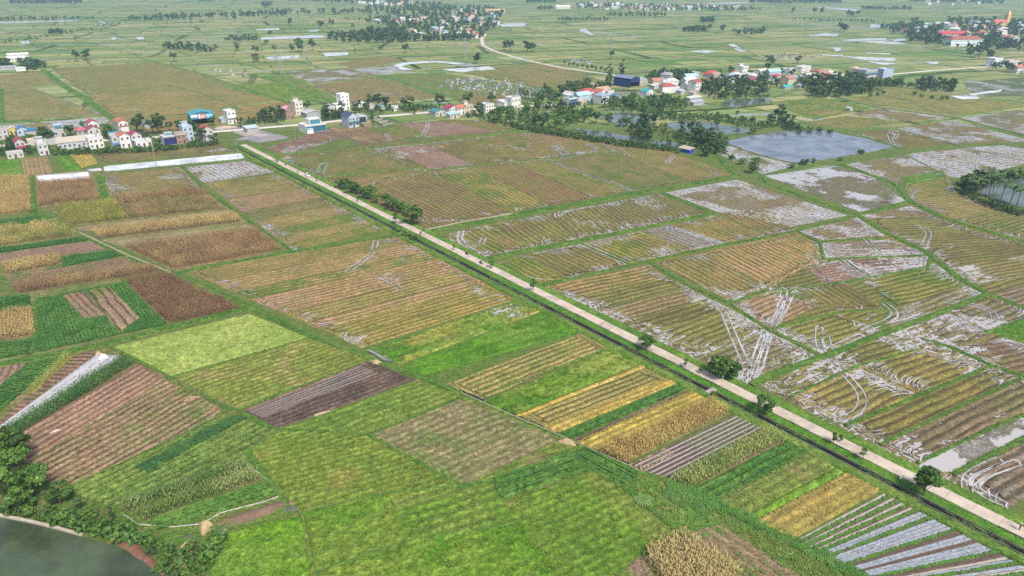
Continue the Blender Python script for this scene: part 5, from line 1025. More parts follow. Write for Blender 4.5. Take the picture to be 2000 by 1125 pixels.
H(1008,212,9,8,8,'flat',WHT,GRY,label='white three-storey cube house in the trees beyond the shrubs',extra=[('tank',)])
H(991,211,6,9,4.5,'shed',WHT,(.6,.6,.62),label='long white lean-to beside the three-storey cube house',win=False)
H(1119,208,9,8,6,'flat',WHT,OFF,label='white modern house with dark blue balcony glass amid trees',front=(.04,.1,.2),extra=[('balcony',3.2,(.05,.12,.24)),('upper',-3,2,-2,3,2.8,WHT)])
H(1140,205,5,5,3,'gable',CRM,BEI,1.2,label='small beige hut right of the white modern house')
H(1178,193,7,9,5.5,'gable',WHT,ORG,2.4,label='white house with steep orange gable dormer in the pond village',extra=[('annex',-7,-3.52,-4,3,4,RBR)])
H(1193,193,7,8,6,'flat',WHT,(.5,.2,.18),label='white flat-topped block right of the orange gable dormer')
H(1206,195,9,6,3,'gable',GRY,BLU,1.4,label='blue tin-roofed shed in front of the pond village houses',name='shed',cat='shed',win=False)
H(1240,170,14,20,8,'open',(.03,.04,.14),(.17,.2,.3),1.6,43,label='dark blue open-fronted steel warehouse with grey roof',name='warehouse',cat='warehouse',win=False)
H(1257,165,11,8,5,'gable',OFF,PTEAL,1.4,label='house with pale teal roof right behind the blue warehouse')
H(1270,190,9,8,5,'gable',WHT,(.05,.3,.3),2.0,label='white house with a deep teal roof below the blue warehouse')
H(1283,174,8,6,3,'shed',OFF,(.5,.5,.52),label='low pale shed between the teal-roofed house and the warehouse',name='shed',cat='shed',win=False)
H(1304,174,7,7,5.5,'flat',WHT,PTEAL,label='white two-storey house with mint roof terrace',extra=[('stair',)])
H(1322,178,8,7,3.5,'gable',WHT,GRY,1.6,label='white cottage with grey roof left of the tall red-roofed house')
H(1335,184,7,6,3,'gable',OFF,(.42,.42,.46),1.2,label='low grey-roofed cottage in the trees near the second pond')
H(1363,180,8,9,9,'gablex',WHT,RED,1.7,label='tall white three-storey house with a bright red roof')
H(1361,152,8,6,5,'flat',OFF,GRY,label='pale grey house behind the tall red-roofed house')
H(1358,188,6,5,3.2,'gable',OFF,(.4,.3,.28),1.2,label='small white hut below the tall red-roofed house')
H(1396,153,15,9,4.5,'hip',OFF,(.55,.06,.06),2.6,label='wide villa with a bright red hipped roof at the rear of the village')
H(1392,166,13,7,3.2,'gablex',OFF,(.42,.07,.06),1.5,label='low red-roofed row in front of the red hipped villa')
H(1360,197,16,5,2.6,'shed',GRY,(.5,.5,.47),label='long pale pigsty roof behind the pond trees',name='shed',cat='shed',win=False)
H(1365,205,14,4,2.4,'shed',GRY,(.33,.37,.42),label='long blue-grey shed roof by the second pond',name='shed',cat='shed',win=False)
H(1438,151,8,7,4,'gablex',OFF,ORG,1.5,label='house with an orange tile roof left of the white modern block')
H(1455,145,10,9,7.5,'flat',WHT,OFF,label='white modern three-storey block behind the orange roof',extra=[('stair',)])
H(1468,163,20,7,3.6,'gablex',OFF,CRI,1.6,label='long low building with a crimson roof in the eastern hamlet')
H(1493,146,13,8,3.6,'gablex',WHT,(.6,.57,.52),1.8,label='long cream house with twin pale gables under the big dark tree')
H(1518,157,12,8,3.8,'gablex',WHT,RED,1.8,label='white house with a red roof in the middle of the eastern hamlet')
H(1536,161,11,7,3.2,'gablex',OFF,(.55,.5,.46),1.5,label='house with a pale cream roof right of the middle red roof')
H(1552,158,12,8,3.2,'gablex',GRY,(.2,.36,.4),1.6,label='building with a wide grey-teal roof in the eastern hamlet')
H(1545,145,7,8,5,'flat',(.6,.64,.7),OFF,label='pale blue-white two-storey house above the grey-teal roof')
H(1574,141,18,8,5.5,'flat',WHT,OFF,label='long white two-storey house at the rear of the eastern hamlet',floors=2)
H(1600,147,10,8,4,'hip',OFF,RBR,2.2,label='house with a rusty brown hipped roof right of the long white house')
H(1572,156,10,7,3,'gablex',OFF,(.42,.38,.4),1.3,label='house with a dull mauve-grey roof in the eastern hamlet')
H(1590,155,10,7,3,'gablex',WHT,(.34,.36,.42),1.4,label='white house with a slate-blue roof near the brown hipped roof')
H(1541,174,14,6,2.4,'gablex',GRY,(.03,.42,.38),.8,label='shelter with a vivid turquoise tarp roof at the pond end',name='shed',cat='shed',win=False)
H(1567,172,7,4,2.4,'shed',GRY,(.7,.7,.68),label='small white-topped shelter right of the turquoise one',name='shed',cat='shed',win=False)
H(1624,149,12,8,4,'hip',(.6,.6,.64),(.5,.5,.55),1.8,label='pale grey house with hipped roof at the hamlet end')
H(1640,155,14,7,4,'flat',(.55,.58,.64),(.5,.52,.58),label='low pale blue flat house in the trees at the hamlet end')
H(1675,141,9,7,4,'hip',OFF,(.5,.33,.28),1.8,label='house with a dull pink roof behind the long pale block')
H(1700,155,17,12,8.5,'flat',OFF,(.25,.3,.45),label='long pale three-storey block with blue roof edge at the side road',th=28,extra=[('balcony',5.6,(.08,.25,.4))],floors=3)
H(1733,152,13,10,8,'flat',(.36,.42,.55),(.45,.5,.6),label='plain blue-grey block next to the start of the side road',th=20,win=False)
H(1947,131,14,9,9,'flat',(.66,.7,.76),OFF,label='pale blue-white three-storey block at the right edge trees',th=25)
H(1992,143,10,8,6,'gablex',WHT,ORG,2.0,label='white house with orange roof at the right edge of the photo',th=20)
H(1980,126,16,7,4,'flat',OFF,(.5,.42,.38),label='long low buff house behind the orange-roofed one at right',th=20)
H(1336,298,8,4,2.2,'shed',(.03,.06,.42),(.42,.36,.28),label='farm shed with bright blue tarpaulin walls at the pond corner',th=-50.6,name='shed',cat='shed',win=False)
H(1663,217,5,3.5,2.2,'gable',GRY,(.36,.37,.38),.8,label='lone grey hut in the grass field beyond the ponds',name='hut',cat='hut',win=False)
H(36,113,22,9,4,'gablex',WHT,(.7,.69,.66),1.4,th=30,label='long white-roofed farm building at the far left, upper of two',floors=1)
H(34,120,20,8,4,'gablex',WHT,(.66,.66,.65),1.4,th=30,label='long white-roofed farm building at the far left, lower of two',floors=1)
H(12,137,20,6,3,'gablex',GRY,(.3,.3,.32),1.2,th=30,label='low dark farm sheds at the left edge behind the paddies',name='shed',cat='shed',win=False)
H(42,139,9,5,3,'shed',WHT,(.7,.7,.7),th=30,label='small white shed at the end of the dark farm sheds',name='shed',cat='shed',win=False)
# far landmarks
H(1887,90,50,13,9,'hip',(.66,.73,.78),RBR,4.5,8,label='long white school block with brown roof on the far village edge',name='school',cat='school',floors=2,sidewin=False)
H(1862,75,46,15,6,'gablex',OFF,(.42,.06,.06),4.5,8,label='large hall with a long red roof behind the white school',name='hall',cat='hall',floors=1,sidewin=False)
ch = H(1955,54,26,16,8,'gablex',(.6,.42,.2),(.45,.12,.10),6,12,label='far church with orange tower and red roof',name='church',cat='church',win=False)
q = MB(); q.box(13.1, 20, -4, 4, 0, 22); part('tower', q.mesh('tower', cm('wall', (.62,.40,.16))), ch); q = MB(); q.add([(13,-4.2,22.01),(20.2,-4.2,22.01),(20.2,4.2,22.01),(13,4.2,22.01),(16.5,0,32)], [(0,1,4),(1,2,4),(2,3,4),(3,0,4),(3,2,1,0)]); part('spire', q.mesh('spire', cm('roof', (.62,.42,.2))), ch)
H(966,26,52,14,9,'flat',(.66,.5,.3),(.5,.25,.15),label='far long orange-beige building at the right end of the wooded village',th=5,name='school',cat='school',floors=2,sidewin=False)
H(1100,17,40,14,6,'gablex',WHT,(.7,.7,.72),3,label='far long white-roofed building right of a dark tree clump',th=5,floors=1,sidewin=False)
# bare foundation walls
fw = thing('foundation_walls', 'roofless grey foundation walls of an unfinished house by the street', 'foundation', (0, 0, 0))
for a, b in (((718,232),(748,246)), ((748,246),(768,242)), ((768,242),(736,229)), ((736,229),(718,232)), ((728,237),(747,234)), ((738,241),(757,238))): wallrun([a, b], .3, 1.2 + random.random() * .2, M_BRWALL, fw)
yw = thing('yard_wall', 'low brick yard wall beside the grey box annex', 'wall', (0, 0, 0))
for a, b in (((700,241),(712,249)), ((712,249),(726,246))): wallrun([a, b], .25, 1.3 + random.random() * .1, cm('wall', BRK), yw)
# far village houses
def plain_house(w, d, h, rise, wall, rc, hip):
    q = MB(); q.box(-w/2, w/2, -d/2, d/2, 0, h)
    if not hip: q.add([(-w/2,-d/2,h),(-w/2,d/2,h),(-w/2,0,h+rise)], [(0,2,1)]); q.add([(w/2,-d/2,h),(w/2,d/2,h),(w/2,0,h+rise)], [(0,1,2)])
    return q.mesh('wall', cm('wall', wall)), (hip_roof(w, d, h + .02, rise, .4, cm('roof', rc)) if hip else gable_roof(w, d, h + .05, rise, .4, cm('roof', rc), False))
FARH = [plain_house(random.uniform(9, 14), random.uniform(7, 9), random.uniform(3.5, 7.5), 2.2, random.choice([WHT, OFF, CRM, WHT, PBL]), rc, i % 3 == 0) for i, rc in enumerate([RED, (.38,.18,.15), OFF, (.36,.33,.33), (.36,.12,.1), PTEAL, (.5,.48,.46), (.33,.22,.18), WHT, (.26,.31,.38), (.42,.27,.2), OFF])]
FARW = ['red', 'dull red', 'cream', 'grey', 'dark red', 'pale teal', 'whitish', 'brown', 'white', 'slate-blue', 'tan', 'pale cream']
def px_sample(poly, n, seed, sep):
    W = [tuple(G(*q)) for q in poly]; xs = [w[0] for w in W]; ys = [w[1] for w in W]; r = np.random.default_rng(seed); out = []; tries = 0
    while len(out) < n and tries < n * 60:
        tries += 1; x = r.uniform(min(xs), max(xs)); y = r.uniform(min(ys), max(ys))
        if not inpoly(np.array(x), np.array(y), W): continue
        if any((x - a) ** 2 + (y - b) ** 2 < sep * sep for a, b in out): continue
        out.append((x, y))
    return out
def far_village(poly, n, seed, label, group):
    for k, (x, y) in enumerate(px_sample(poly, n, seed, 13)):
        if any((x - a) ** 2 + (y - b) ** 2 < (r + 5) ** 2 for a, b, r in HOUSE_XY if r != 7): continue
        w, rf = FARH[(k * 5 + seed) % len(FARH)]; o = thing('village_house', label.replace('house', 'house with %s roof' % FARW[(k * 5 + seed) % len(FARH)], 1), 'house', (x, y, 0), math.radians(random.choice([15, 25, 35, -50])), group); part('wall', w, o); part('roof', rf, o); HOUSE_XY.append((x, y, 7))
VIL = dict(v1a=[(735,38),(900,36),(930,48),(850,52),(730,46)], v1b=[(790,58),(920,58),(930,76),(800,74)], v1c=[(880,20),(990,22),(985,50),(900,50)], v1d=[(690,2),(800,4),(830,14),(700,8)], v2=[(1130,6),(1260,10),(1260,21),(1130,17)], v2b=[(1260,10),(1480,16),(1480,23),(1260,21)], v3=[(1760,60),(1830,50),(1900,44),(2030,50),(2030,90),(1900,72),(1830,72),(1770,68)], v4=[(1800,5),(1950,2),(1960,8),(1800,12)], v5=[(1500,1),(1650,1),(1640,8),(1500,6)])
far_village(VIL['v1a'], 12, 3, 'small house in the front row of the far wooded village', 'front-row houses of the far wooded village')
far_village(VIL['v1b'], 12, 4, 'small house under the nearest trees of the far wooded village', 'houses under the nearest trees of the far wooded village')
far_village(VIL['v1c'], 16, 5, 'small house at the right end of the far wooded village', 'right-end houses of the far wooded village')
far_village(VIL['v1d'], 14, 6, 'tiny house on the top edge behind the far wooded village', 'tiny houses behind the far wooded village')
far_village(VIL['v2'], 20, 7, 'tiny house in the left half of the bluish top village', 'houses in the left half of the bluish village')
far_village(VIL['v2b'], 24, 8, 'tiny house in the right half of the bluish top village', 'houses in the right half of the bluish village')
far_village(VIL['v3'], 46, 9, 'small house in the far village around the white school', 'houses around the white school')
far_village(VIL['v4'], 10, 10, 'tiny house in the bluish village at the top right', 'houses of the bluish top-right village')
far_village([(1100,192),(1170,184),(1200,190),(1180,204),(1110,208)], 8, 11, 'small house among trees left of the dark blue warehouse', 'small houses left of the blue warehouse')
far_village([(1280,160),(1350,158),(1350,186),(1285,182)], 8, 12, 'small house among trees below the tall red-roofed house', 'small houses near the tall red-roofed house')
far_village([(1375,155),(1500,150),(1600,152),(1660,158),(1600,164),(1500,166),(1380,172)], 16, 13, 'small house squeezed between trees of the eastern hamlet', 'small houses of the eastern hamlet')

# ---------------------------------------------------------------- trees
def crown_np(seed, h, r, base, nclump, nleaf, leaf, c1=(.03, .065, .018), c2=(.085, .13, .035), shape='round', squash=1.0):
    g = np.random.default_rng(seed); cz = (base + h) / 2; hz = (h - base) / 2
    cc = []
    while len(cc) < nclump:
        p = g.uniform(-1, 1, 3); q = np.linalg.norm(p)
        if q > 1 or q < .35: continue
        if shape == 'cone': lim = .25 + .75 * (1 - (p[2] * .5 + .5))
        elif shape == 'tall': lim = .55 + .45 * math.cos(p[2] * 1.4)
        else: lim = 1.0 if p[2] > -.3 else .75
        cc.append((p[0] * r * lim * .8, p[1] * r * lim * .8, cz + p[2] * hz * .82))
    cc = np.array(cc); rad = r * g.uniform(.28, .48, nclump) * (.7 if nclump > 14 else 1); tone = g.random(nclump)
    ci = g.integers(0, nclump, nleaf); d = g.normal(size=(nleaf, 3)); d /= np.linalg.norm(d, axis=1)[:, None]; d[:, 2] = np.where(d[:, 2] < -.35, -d[:, 2] * .6, d[:, 2]); d /= np.linalg.norm(d, axis=1)[:, None]
    P = cc[ci] + d * (rad[ci] * g.uniform(.55, 1.08, nleaf))[:, None] * np.array([1, 1, .72 * squash])
    nn = d + g.normal(size=(nleaf, 3)) * .55; nn /= np.linalg.norm(nn, axis=1)[:, None]
    a = np.cross(nn, g.normal(size=(nleaf, 3))); a /= np.linalg.norm(a, axis=1)[:, None]; b = np.cross(nn, a)
    s = leaf * g.uniform(.6, 1.3, nleaf); w = s * g.uniform(.45, .8, nleaf)
    V = np.stack([P - a * s[:, None] * .5, P + b * w[:, None] * .5, P + a * s[:, None] * .5 - nn * s[:, None] * .15, P - b * w[:, None] * .5], 1)
    col = mixc(c1, c2, np.clip(tone[ci] * .6 + g.random(nleaf) * .5 - .05, 0, 1))
    return V.reshape(-1, 3), np.arange(nleaf * 4).reshape(-1, 4), np.repeat(col, 4, 0), cc
def tree_proto(seed, h, r, base, nclump, nleaf, leaf, limbs=6, trunk=.16, **k):
    V, F, C, cc = crown_np(seed, h, r, base, nclump, nleaf, leaf, **k); me = np_mesh('crown', V, F, M_TREE, C)
    q = MB(); top = base + (h - base) * .45; q.tube((0, 0, -.05), (.08, .05, base * .8), trunk, trunk * .75, 7); q.tube((.08, .05, base * .8), (0, 0, top), trunk * .75, trunk * .3, 6)
    for i in range(min(limbs, len(cc))): q.tube((.05, .03, base * (.7 + .25 * (i % 3) / 2)), tuple(cc[i]), trunk * .42, trunk * .12, 5)
    return q.mesh('trunk', M_BARK), me
DK = dict(c1=(.028, .062, .02), c2=(.075, .13, .038)); MD = dict(c1=(.035, .09, .018), c2=(.105, .185, .035)); LT = dict(c1=(.07, .12, .03), c2=(.15, .2, .06))
TP = dict(
 near=[tree_proto(100 + i, 7, 3.2, .9, 30, 6500, .36, 10, .2, **MD) for i in range(2)],
 road=[tree_proto(110 + i, 4.4, 2.3, .9, 22, 2600, .36, 8, .13, **MD) for i in range(3)],
 sapl=[tree_proto(120 + i, 2.4, .8, .7, 7, 420, .26, 4, .05, **MD) for i in range(2)],
 mid=[tree_proto(130 + i, 8, 3.4, 1.4, 15, 900, .8, 5, .2, **DK) for i in range(4)],
 midl=[tree_proto(140 + i, 6, 3.0, .8, 12, 700, .75, 4, .16, **MD) for i in range(2)],
 bush=[tree_proto(150 + i, 2.6, 2.0, .1, 10, 420, .55, 3, .07, **k) for i, k in enumerate((DK, MD, LT))],
 tall=[tree_proto(160 + i, 11, 2.3, 2.0, 18, 900, .65, 6, .18, shape='tall', c1=(.045, .08, .03), c2=(.1, .14, .055)) for i in range(2)],
 cone=[tree_proto(170, 6, 1.1, .4, 10, 350, .5, 2, .1, shape='cone', **DK)],
 far=[tree_proto(180 + i, 8, 3.8, 1.2, 8, 120, 1.9, 2, .22, **DK) for i in range(2)])
def palm_proto(seed, h=6.0):
    g = random.Random(seed); q = MB(); q.tube((0, 0, -.05), (.15, .1, h * .5), .2, .15, 7); q.tube((.15, .1, h * .5), (.25, .1, h), .15, .13, 7); V = []; F = []; C = []
    for k in range(17):
        a = k * 2.4; el = g.uniform(-.1, 1.0); L = g.uniform(2.2, 3.0); p = Vector((.25, .1, h)); d = Vector((math.cos(a) * math.cos(el), math.sin(a) * math.cos(el), math.sin(el))); s = Vector((-math.sin(a), math.cos(a), 0)); b = len(V)
        for i in range(5):
            w = (.12, .42, .5, .36, .03)[i]; V += [tuple(p - s * w - Vector((0, 0, w * .5))), tuple(p), tuple(p + s * w - Vector((0, 0, w * .5)))]; C += [(.07, .12, .03), (.05, .1, .03), (.07, .12, .03)]
            p = p + d * L / 4; d = (d + Vector((0, 0, -.32))).normalized()
        for i in range(4): o = b + i * 3; F += [(o, o + 1, o + 4, o + 3), (o + 1, o + 2, o + 5, o + 4)]
    return q.mesh('trunk', M_BARK), np_mesh('crown', V, F, M_TREE, np.array(C))
TP['palm'] = [palm_proto(i) for i in range(3)]
NT = [0]
TSC = dict(near=1.5, road=1.55, sapl=1.25, mid=1.3, midl=1.35, bush=1.3, tall=1.3, far=1.2, palm=1.25, cone=1.2)
def tree(px, py, proto, s=1.0, label='', group=None, name='tree', world=None, z=0.0, cat='tree', sz=None):
    p = world if world is not None else G(px, py); NT[0] += 1; tr, cr = TP[proto][NT[0] % len(TP[proto])]
    o = thing(name, label, cat, (p[0], p[1], z), random.uniform(0, 6.28), group); s = s * TSC.get(proto, 1.0); o.scale = (s, s, s * (sz or random.uniform(.9, 1.12))); part('trunk', tr, o); part('crown', cr, o); return o
# foreground, by the pond
tree(48, 985, 'near', 1.25, 'largest bushy tree on the bank of the dark green pond')
tree(30, 918, 'near', 1.05, 'bushy tree behind the largest one, at the left edge by the bare soil beds')
tree(-25, 935, 'near', .8, 'dark tree cut by the left edge behind the pond trees')
tree(120, 985, 'road', .8, 'low spreading bush between the largest pond tree and the palm', name='bush', cat='bush')
tree(158, 1000, 'palm', .45, 'small palm with drooping fronds on the pond bank', name='palm_tree', cat='palm')
tree(222, 1018, 'cone', .55, 'small thin conifer at the corner of the green maize plot')
tree(108, 1018, 'bush', .55, 'silvery green clump of long grass over the pond kerb', name='grass_clump', cat='grass clump')
# the row of young trees along the road
row = [(664,369),(676,372),(688,379),(698,380),(712,389),(722,391),(735,399),(757,404),(768,412),(783,417)]
for i, (x, y) in enumerate(row): tree(x, y, 'road', .78 + .16 * ((i * 7) % 3), 'leafy young tree in the row planted along the right side of the road', 'row of young trees beside the road', 'roadside_tree')
tree(806, 442, 'road', 1.35, 'leafy tree standing just below the end of the roadside row', name='roadside_tree')
tree(1420, 742, 'road', 1.1, 'dark bushy tree at the road edge, largest beside the lower road', name='roadside_tree')
tree(1404, 742, 'road', 1.05, 'smaller crown joined to the dark bushy tree at the road edge', name='roadside_tree')
tree(1262, 688, 'road', .75, 'slender tree between canal and road above the ripe rice strips', name='roadside_tree', z=.55)
tree(1493, 812, 'road', .8, 'round tree on the canal verge right of the slab bridge', name='roadside_tree', z=.55)
tree(1802, 972, 'road', .95, 'dense round tree between road and canal near the bottom right', name='roadside_tree', z=.55)
tree(1041, 572, 'sapl', 1.5, 'small tree on the road edge opposite the flooded rice plots', name='roadside_tree', z=.55)
tree(773, 440, 'sapl', 2.0, 'bushy tree on the canal verge just before the earth bridge', name='roadside_tree', z=.55)
for i, (x, y) in enumerate([(542,322),(582,341),(619,357),(699,398),(822,462),(887,492),(960,528),(1337,722),(1369,734),(1627,872),(1640,868),(1682,902)]):
    tree(x, y, 'sapl', random.uniform(.5, 1.25), 'knee-high to man-high sapling in the line planted on the road verge', 'saplings along the road verge', 'sapling', z=.5, cat='sapling')
# bushes on the left pond bank and ditch
for i, (x, y) in enumerate([(10,995),(35,1003),(60,1008),(85,1012),(130,1026),(150,1030),(175,1030),(200,1037),(225,1042),(250,1050),(275,1058),(300,1062),(95,1000),(140,1010),(180,1015),(205,1025),(300,1080),(322,1095),(350,1105),(385,1080),(400,1095),(425,1062),(340,1130),(310,1120)]):
    tree(x, y, 'bush', random.uniform(.4, .7), 'leafy bush in the thicket along the bank of the dark green pond', 'bushes on the pond bank', 'bush', cat='bush')
for i, (x, y, s) in enumerate([(795,462,.9),(808,470,.8),(780,455,.7),(1395,775,.5),(770,450,.6)]):
    tree(x, y, 'bush', s * .8, 'low bush on the canal beside one of the two small bridges', 'bushes at the canal bridges', 'bush', cat='bush', z=.3)
# village trees
def avoid(x, y): return any((x - a) ** 2 + (y - b) ** 2 < (r * .8 + 1.2) ** 2 or (abs(x - a + (b - y) * a / b) < r * .75 and 0 < b - y < 17) for a, b, r in HOUSE_XY)
TAKEN = set()
def short(l):
    w = l.split(); cut = [i for i, q in enumerate(w) if q in ('with', 'under', 'between', 'at', 'in', 'beside', 'behind', 'on', 'by', 'next', 'right', 'left', 'facing', 'reaching', 'cut', 'joined', 'above', 'below', 'amid', 'where', 'among', 'beneath')]
    if not cut: return l
    if w[cut[0]] in ('with', 'under') and len(cut) > 1: return ' '.join(w[:cut[1]])
    return ' '.join(w[:cut[0]]) if w[cut[0]] not in ('with', 'under') else l
SHORTS = {}
def own_label(x, y, size, label):
    if not SHORTS:
        from collections import Counter
        c = Counter(short(l) for _, _, l in HOUSE_LAB)
        for a, b, l in HOUSE_LAB: SHORTS[l] = short(l) if c[short(l)] == 1 and len(short(l).split()) > 2 else l
    px, py = toPX(x, y)
    for a, b, l in sorted(HOUSE_LAB, key=lambda q: (q[0] - x) ** 2 + (q[1] - y) ** 2)[:3]:
        if math.hypot(a - x, b - y) > 32: break
        hx, hy = toPX(a, b); dx, dy = px - hx, (py - hy) * 2
        rel = ('left of' if dx < 0 else 'right of') if abs(dx) > abs(dy) * 1.2 else ('in front of' if dy > 0 else 'behind')
        t = '%s tree %s the %s' % (size, rel, SHORTS[l])
        if t not in TAKEN and len(t.split()) <= 16: TAKEN.add(t); return t
    return label
def belt(poly, n, seed, sep, protos, label, group, smin=.7, smax=1.15, street=True):
    for x, y in px_sample(poly, n, seed, sep):
        if avoid(x, y): continue
        pr = random.choice(protos); sc = random.uniform(smin, smax); tree(0, 0, pr, sc, own_label(x, y, ('low ' if pr == 'bush' else 'small ' if sc < (smin + smax) / 2 else 'large ') + ('green' if pr in ('midl', 'bush') else 'airy' if pr == 'tall' else 'dark'), label), group, world=(x, y))
for x, y, s, l in [(98,280,1.15,'big dark tree between the blue roofs and the pink terrace'),(88,272,.8,'smaller dark tree leaning on the big one left of the pink terrace'),(140,266,.9,'dark tree left of the tall red-gabled white house'),(212,268,.9,'tree right of the tall white red-gabled house'),(268,258,1.3,'tall dark oval tree behind the end of the left village'),(310,262,1.25,'broad round green tree by the blue-roofed shed'),(300,262,1.0,'dark tree under the broad round green tree'),(350,255,.7,'small upright tree alone in the tan field behind the village'),(388,266,1.3,'big dark tree in front of the teal workshop'),(396,276,.9,'dark tree beside the red-roofed gabled house'),(415,246,.7,'dark tree between workshop and slim white house'),(470,248,.7,'small tree by the street right of the slim white house'),(510,232,.9,'leafy tree in the street row, left end'),(525,236,1.05,'spreading leafy tree with visible trunk at the street'),(540,234,1.0,'leafy tree next to the spreading tree at the street'),(552,230,.9,'leafy tree left of the bare brick house'),(600,216,.8,'dark tree behind the unfinished cream house'),(640,232,1.0,'dark tree between the teal-fronted house and grey-blue house'),(655,232,.8,'willow-like pale tree at the street before the grey-blue house'),(668,222,.9,'dark tree at the foot of the tall white house'),(725,209,1.15,'dark round tree left in the street grove'),(740,210,1.2,'dark round tree in the middle of the street grove'),(755,214,1.1,'dark round tree right in the street grove'),(802,212,1.0,'leafy tree on the street right of the grove'),(790,210,.8,'smaller leafy tree right of the street grove'),(858,214,1.2,'round dark tree above the dark teal shed'),(914,206,1.1,'round tree on the field edge behind the beige house'),(937,228,1.1,'dark green tree between beige and white flat-roofed houses'),(960,203,1.0,'round tree behind the white flat-roofed house'),(1213,160,1.5,'tall airy tree left of the blue warehouse'),(1190,164,1.3,'airy tree further left of the blue warehouse'),(1500,140,1.6,'big dark spreading tree over the cream twin gables'),(1556,124,1.1,'dark round tree behind the long white house'),(345,94,1.0,'x')][:-1]:
    tree(x, y, 'mid' if 'airy' not in l else 'tall', s, l, name='village_tree')
belt([(0,268),(60,275),(110,292),(210,296),(300,292),(340,284),(420,276),(430,284),(300,298),(150,305),(110,300),(0,300)], 26, 21, 4.5, ['midl','bush','mid'], 'bushy tree at the foot of the left village houses', 'trees at the foot of the left village', .5, .8)
belt([(0,245),(230,262),(300,262),(430,240),(640,222),(700,210),(860,212),(850,222),(640,240),(480,242)], 26, 22, 6, ['midl','mid'], 'bushy tree scattered along the village street', 'trees along the village street', .5, .9)
belt([(925,222),(990,216),(1060,206),(1110,212),(1160,225),(1110,246),(1040,250),(1000,246),(950,236)], 34, 23, 5.5, ['mid','midl','midl'], 'bushy tree in the wood left of the village ponds', 'trees left of the village ponds', .6, 1.0)
belt([(1010,190),(1090,172),(1190,165),(1200,185),(1170,205),(1050,205)], 36, 24, 6, ['mid','midl'], 'dark tree in the wood behind the white modern house', 'trees behind the white modern house', .7, 1.1)
belt([(1180,196),(1300,190),(1345,192),(1340,212),(1270,222),(1180,212)], 34, 25, 6, ['mid','midl'], 'bushy tree between the blue shed and the first pond', 'trees above the first pond', .6, 1.0)
belt([(1260,150),(1350,152),(1350,170),(1280,168)], 22, 26, 6, ['mid'], 'dark tree behind the teal-roofed house and cottages', 'trees behind the cottages', .8, 1.2)
belt([(1370,170),(1460,164),(1500,172),(1500,190),(1410,196),(1375,188)], 34, 27, 6, ['mid'], 'dark tree in the dense grove above the second pond', 'grove above the second pond', .8, 1.2)
belt([(1390,145),(1540,150),(1660,150),(1690,160),(1560,170),(1400,165)], 34, 28, 8, ['mid'], 'dark tree among the houses of the eastern hamlet', 'trees among the eastern hamlet', .6, 1.0)
belt([(1570,165),(1680,160),(1720,178),(1640,190),(1580,190)], 40, 29, 6, ['mid','mid','midl'], 'dark tree in the grove at the right end of the eastern hamlet', 'grove at the end of the eastern hamlet', .9, 1.3)
belt([(1220,245),(1290,246),(1300,280),(1240,278)], 11, 30, 5, ['mid','tall','midl'], 'tall tree in the clump between the village ponds', 'clump between the ponds', .8, 1.2)
belt([(1300,258),(1370,266),(1400,290),(1390,300),(1330,280)], 9, 31, 5, ['mid','midl'], 'dark tree between the second pond and the blue farm shed', 'trees by the blue farm shed', .8, 1.2)
belt([(1370,272),(1410,272),(1415,308),(1370,308)], 10, 32, 4.5, ['midl','mid'], 'bright green tree at the pond corner by the blue farm shed', 'trees at the pond corner', .8, 1.15)
belt([(1640,172),(1730,160),(1800,166),(1760,172),(1700,170)], 16, 33, 5, ['midl'], 'clipped dark tree in the hedge right of the pale three-storey block', 'hedge right of the pale block', .7, .9)
belt([(1790,165),(1865,165),(1860,180),(1800,178)], 16, 34, 5, ['mid'], 'dark tree in the copse beside the side road', 'copse beside the side road', .7, 1.0)
belt([(1935,134),(2010,136),(2010,146),(1940,142)], 10, 35, 6, ['mid'], 'dark tree in front of the right-edge houses', 'trees before the right-edge houses', .8, 1.1)
for x, y, s, p in [(1330,262,1.0,'tall'),(1345,262,.9,'tall'),(1290,236,.9,'tall'),(1310,230,.7,'midl'),(1400,246,.7,'midl'),(1440,250,.7,'midl'),(1520,238,1.2,'mid'),(1505,246,.8,'mid'),(1530,246,.9,'mid'),(1470,262,.7,'midl'),(1210,248,.8,'mid'),(1190,245,.8,'mid'),(1165,242,.9,'mid'),(1140,240,.9,'mid'),(1060,250,1.1,'mid'),(1050,246,.9,'mid')]:
    tree(x, y, p, s, 'tree standing on a pond bank in the village', 'trees on the village pond banks', 'pond_tree')
for x, y in [(1000,244),(1015,248),(1030,252),(1055,256),(1080,262),(1100,266),(1130,272),(1160,277),(1190,281),(1215,285),(1415,300),(1430,312),(1450,322),(1475,333),(1560,262),(1580,260),(1600,258),(1620,262),(1475,320),(1545,328),(1570,322),(1590,318),(1640,314),(1680,302),(1700,190),(1715,187),(1725,184),(1785,186),(1800,190),(1820,193),(1840,196),(1850,194),(1470,238),(1490,242),(1450,234),(1420,230),(1400,226),(1380,222),(1550,232),(1440,222)]:
    tree(x, y, 'bush', random.uniform(.7, 1.1), 'green bush on the banks between ponds and fields', 'bushes on banks between ponds and fields', 'bush', cat='bush')
tree(1468, 338, 'midl', .75, 'lone round tree where two bunds meet by the big pond')
tree(1302, 224, 'cone', .9, 'small dark cone-shaped conifer in the rough grass by the ponds')
for i, (x, y, s) in enumerate([(1890,378,1.0),(1902,368,1.1),(1915,372,1.0),(1928,364,1.05),(1940,372,.95),(1955,390,1.0),(1972,398,1.05),(1985,404,1.0),(1905,384,.9),(1930,386,1.0),(1950,360,.9)]):
    tree(x, y, 'palm', s, 'coconut palm around the pond at the right edge', 'palms round the right-edge pond', 'palm_tree', cat='palm')
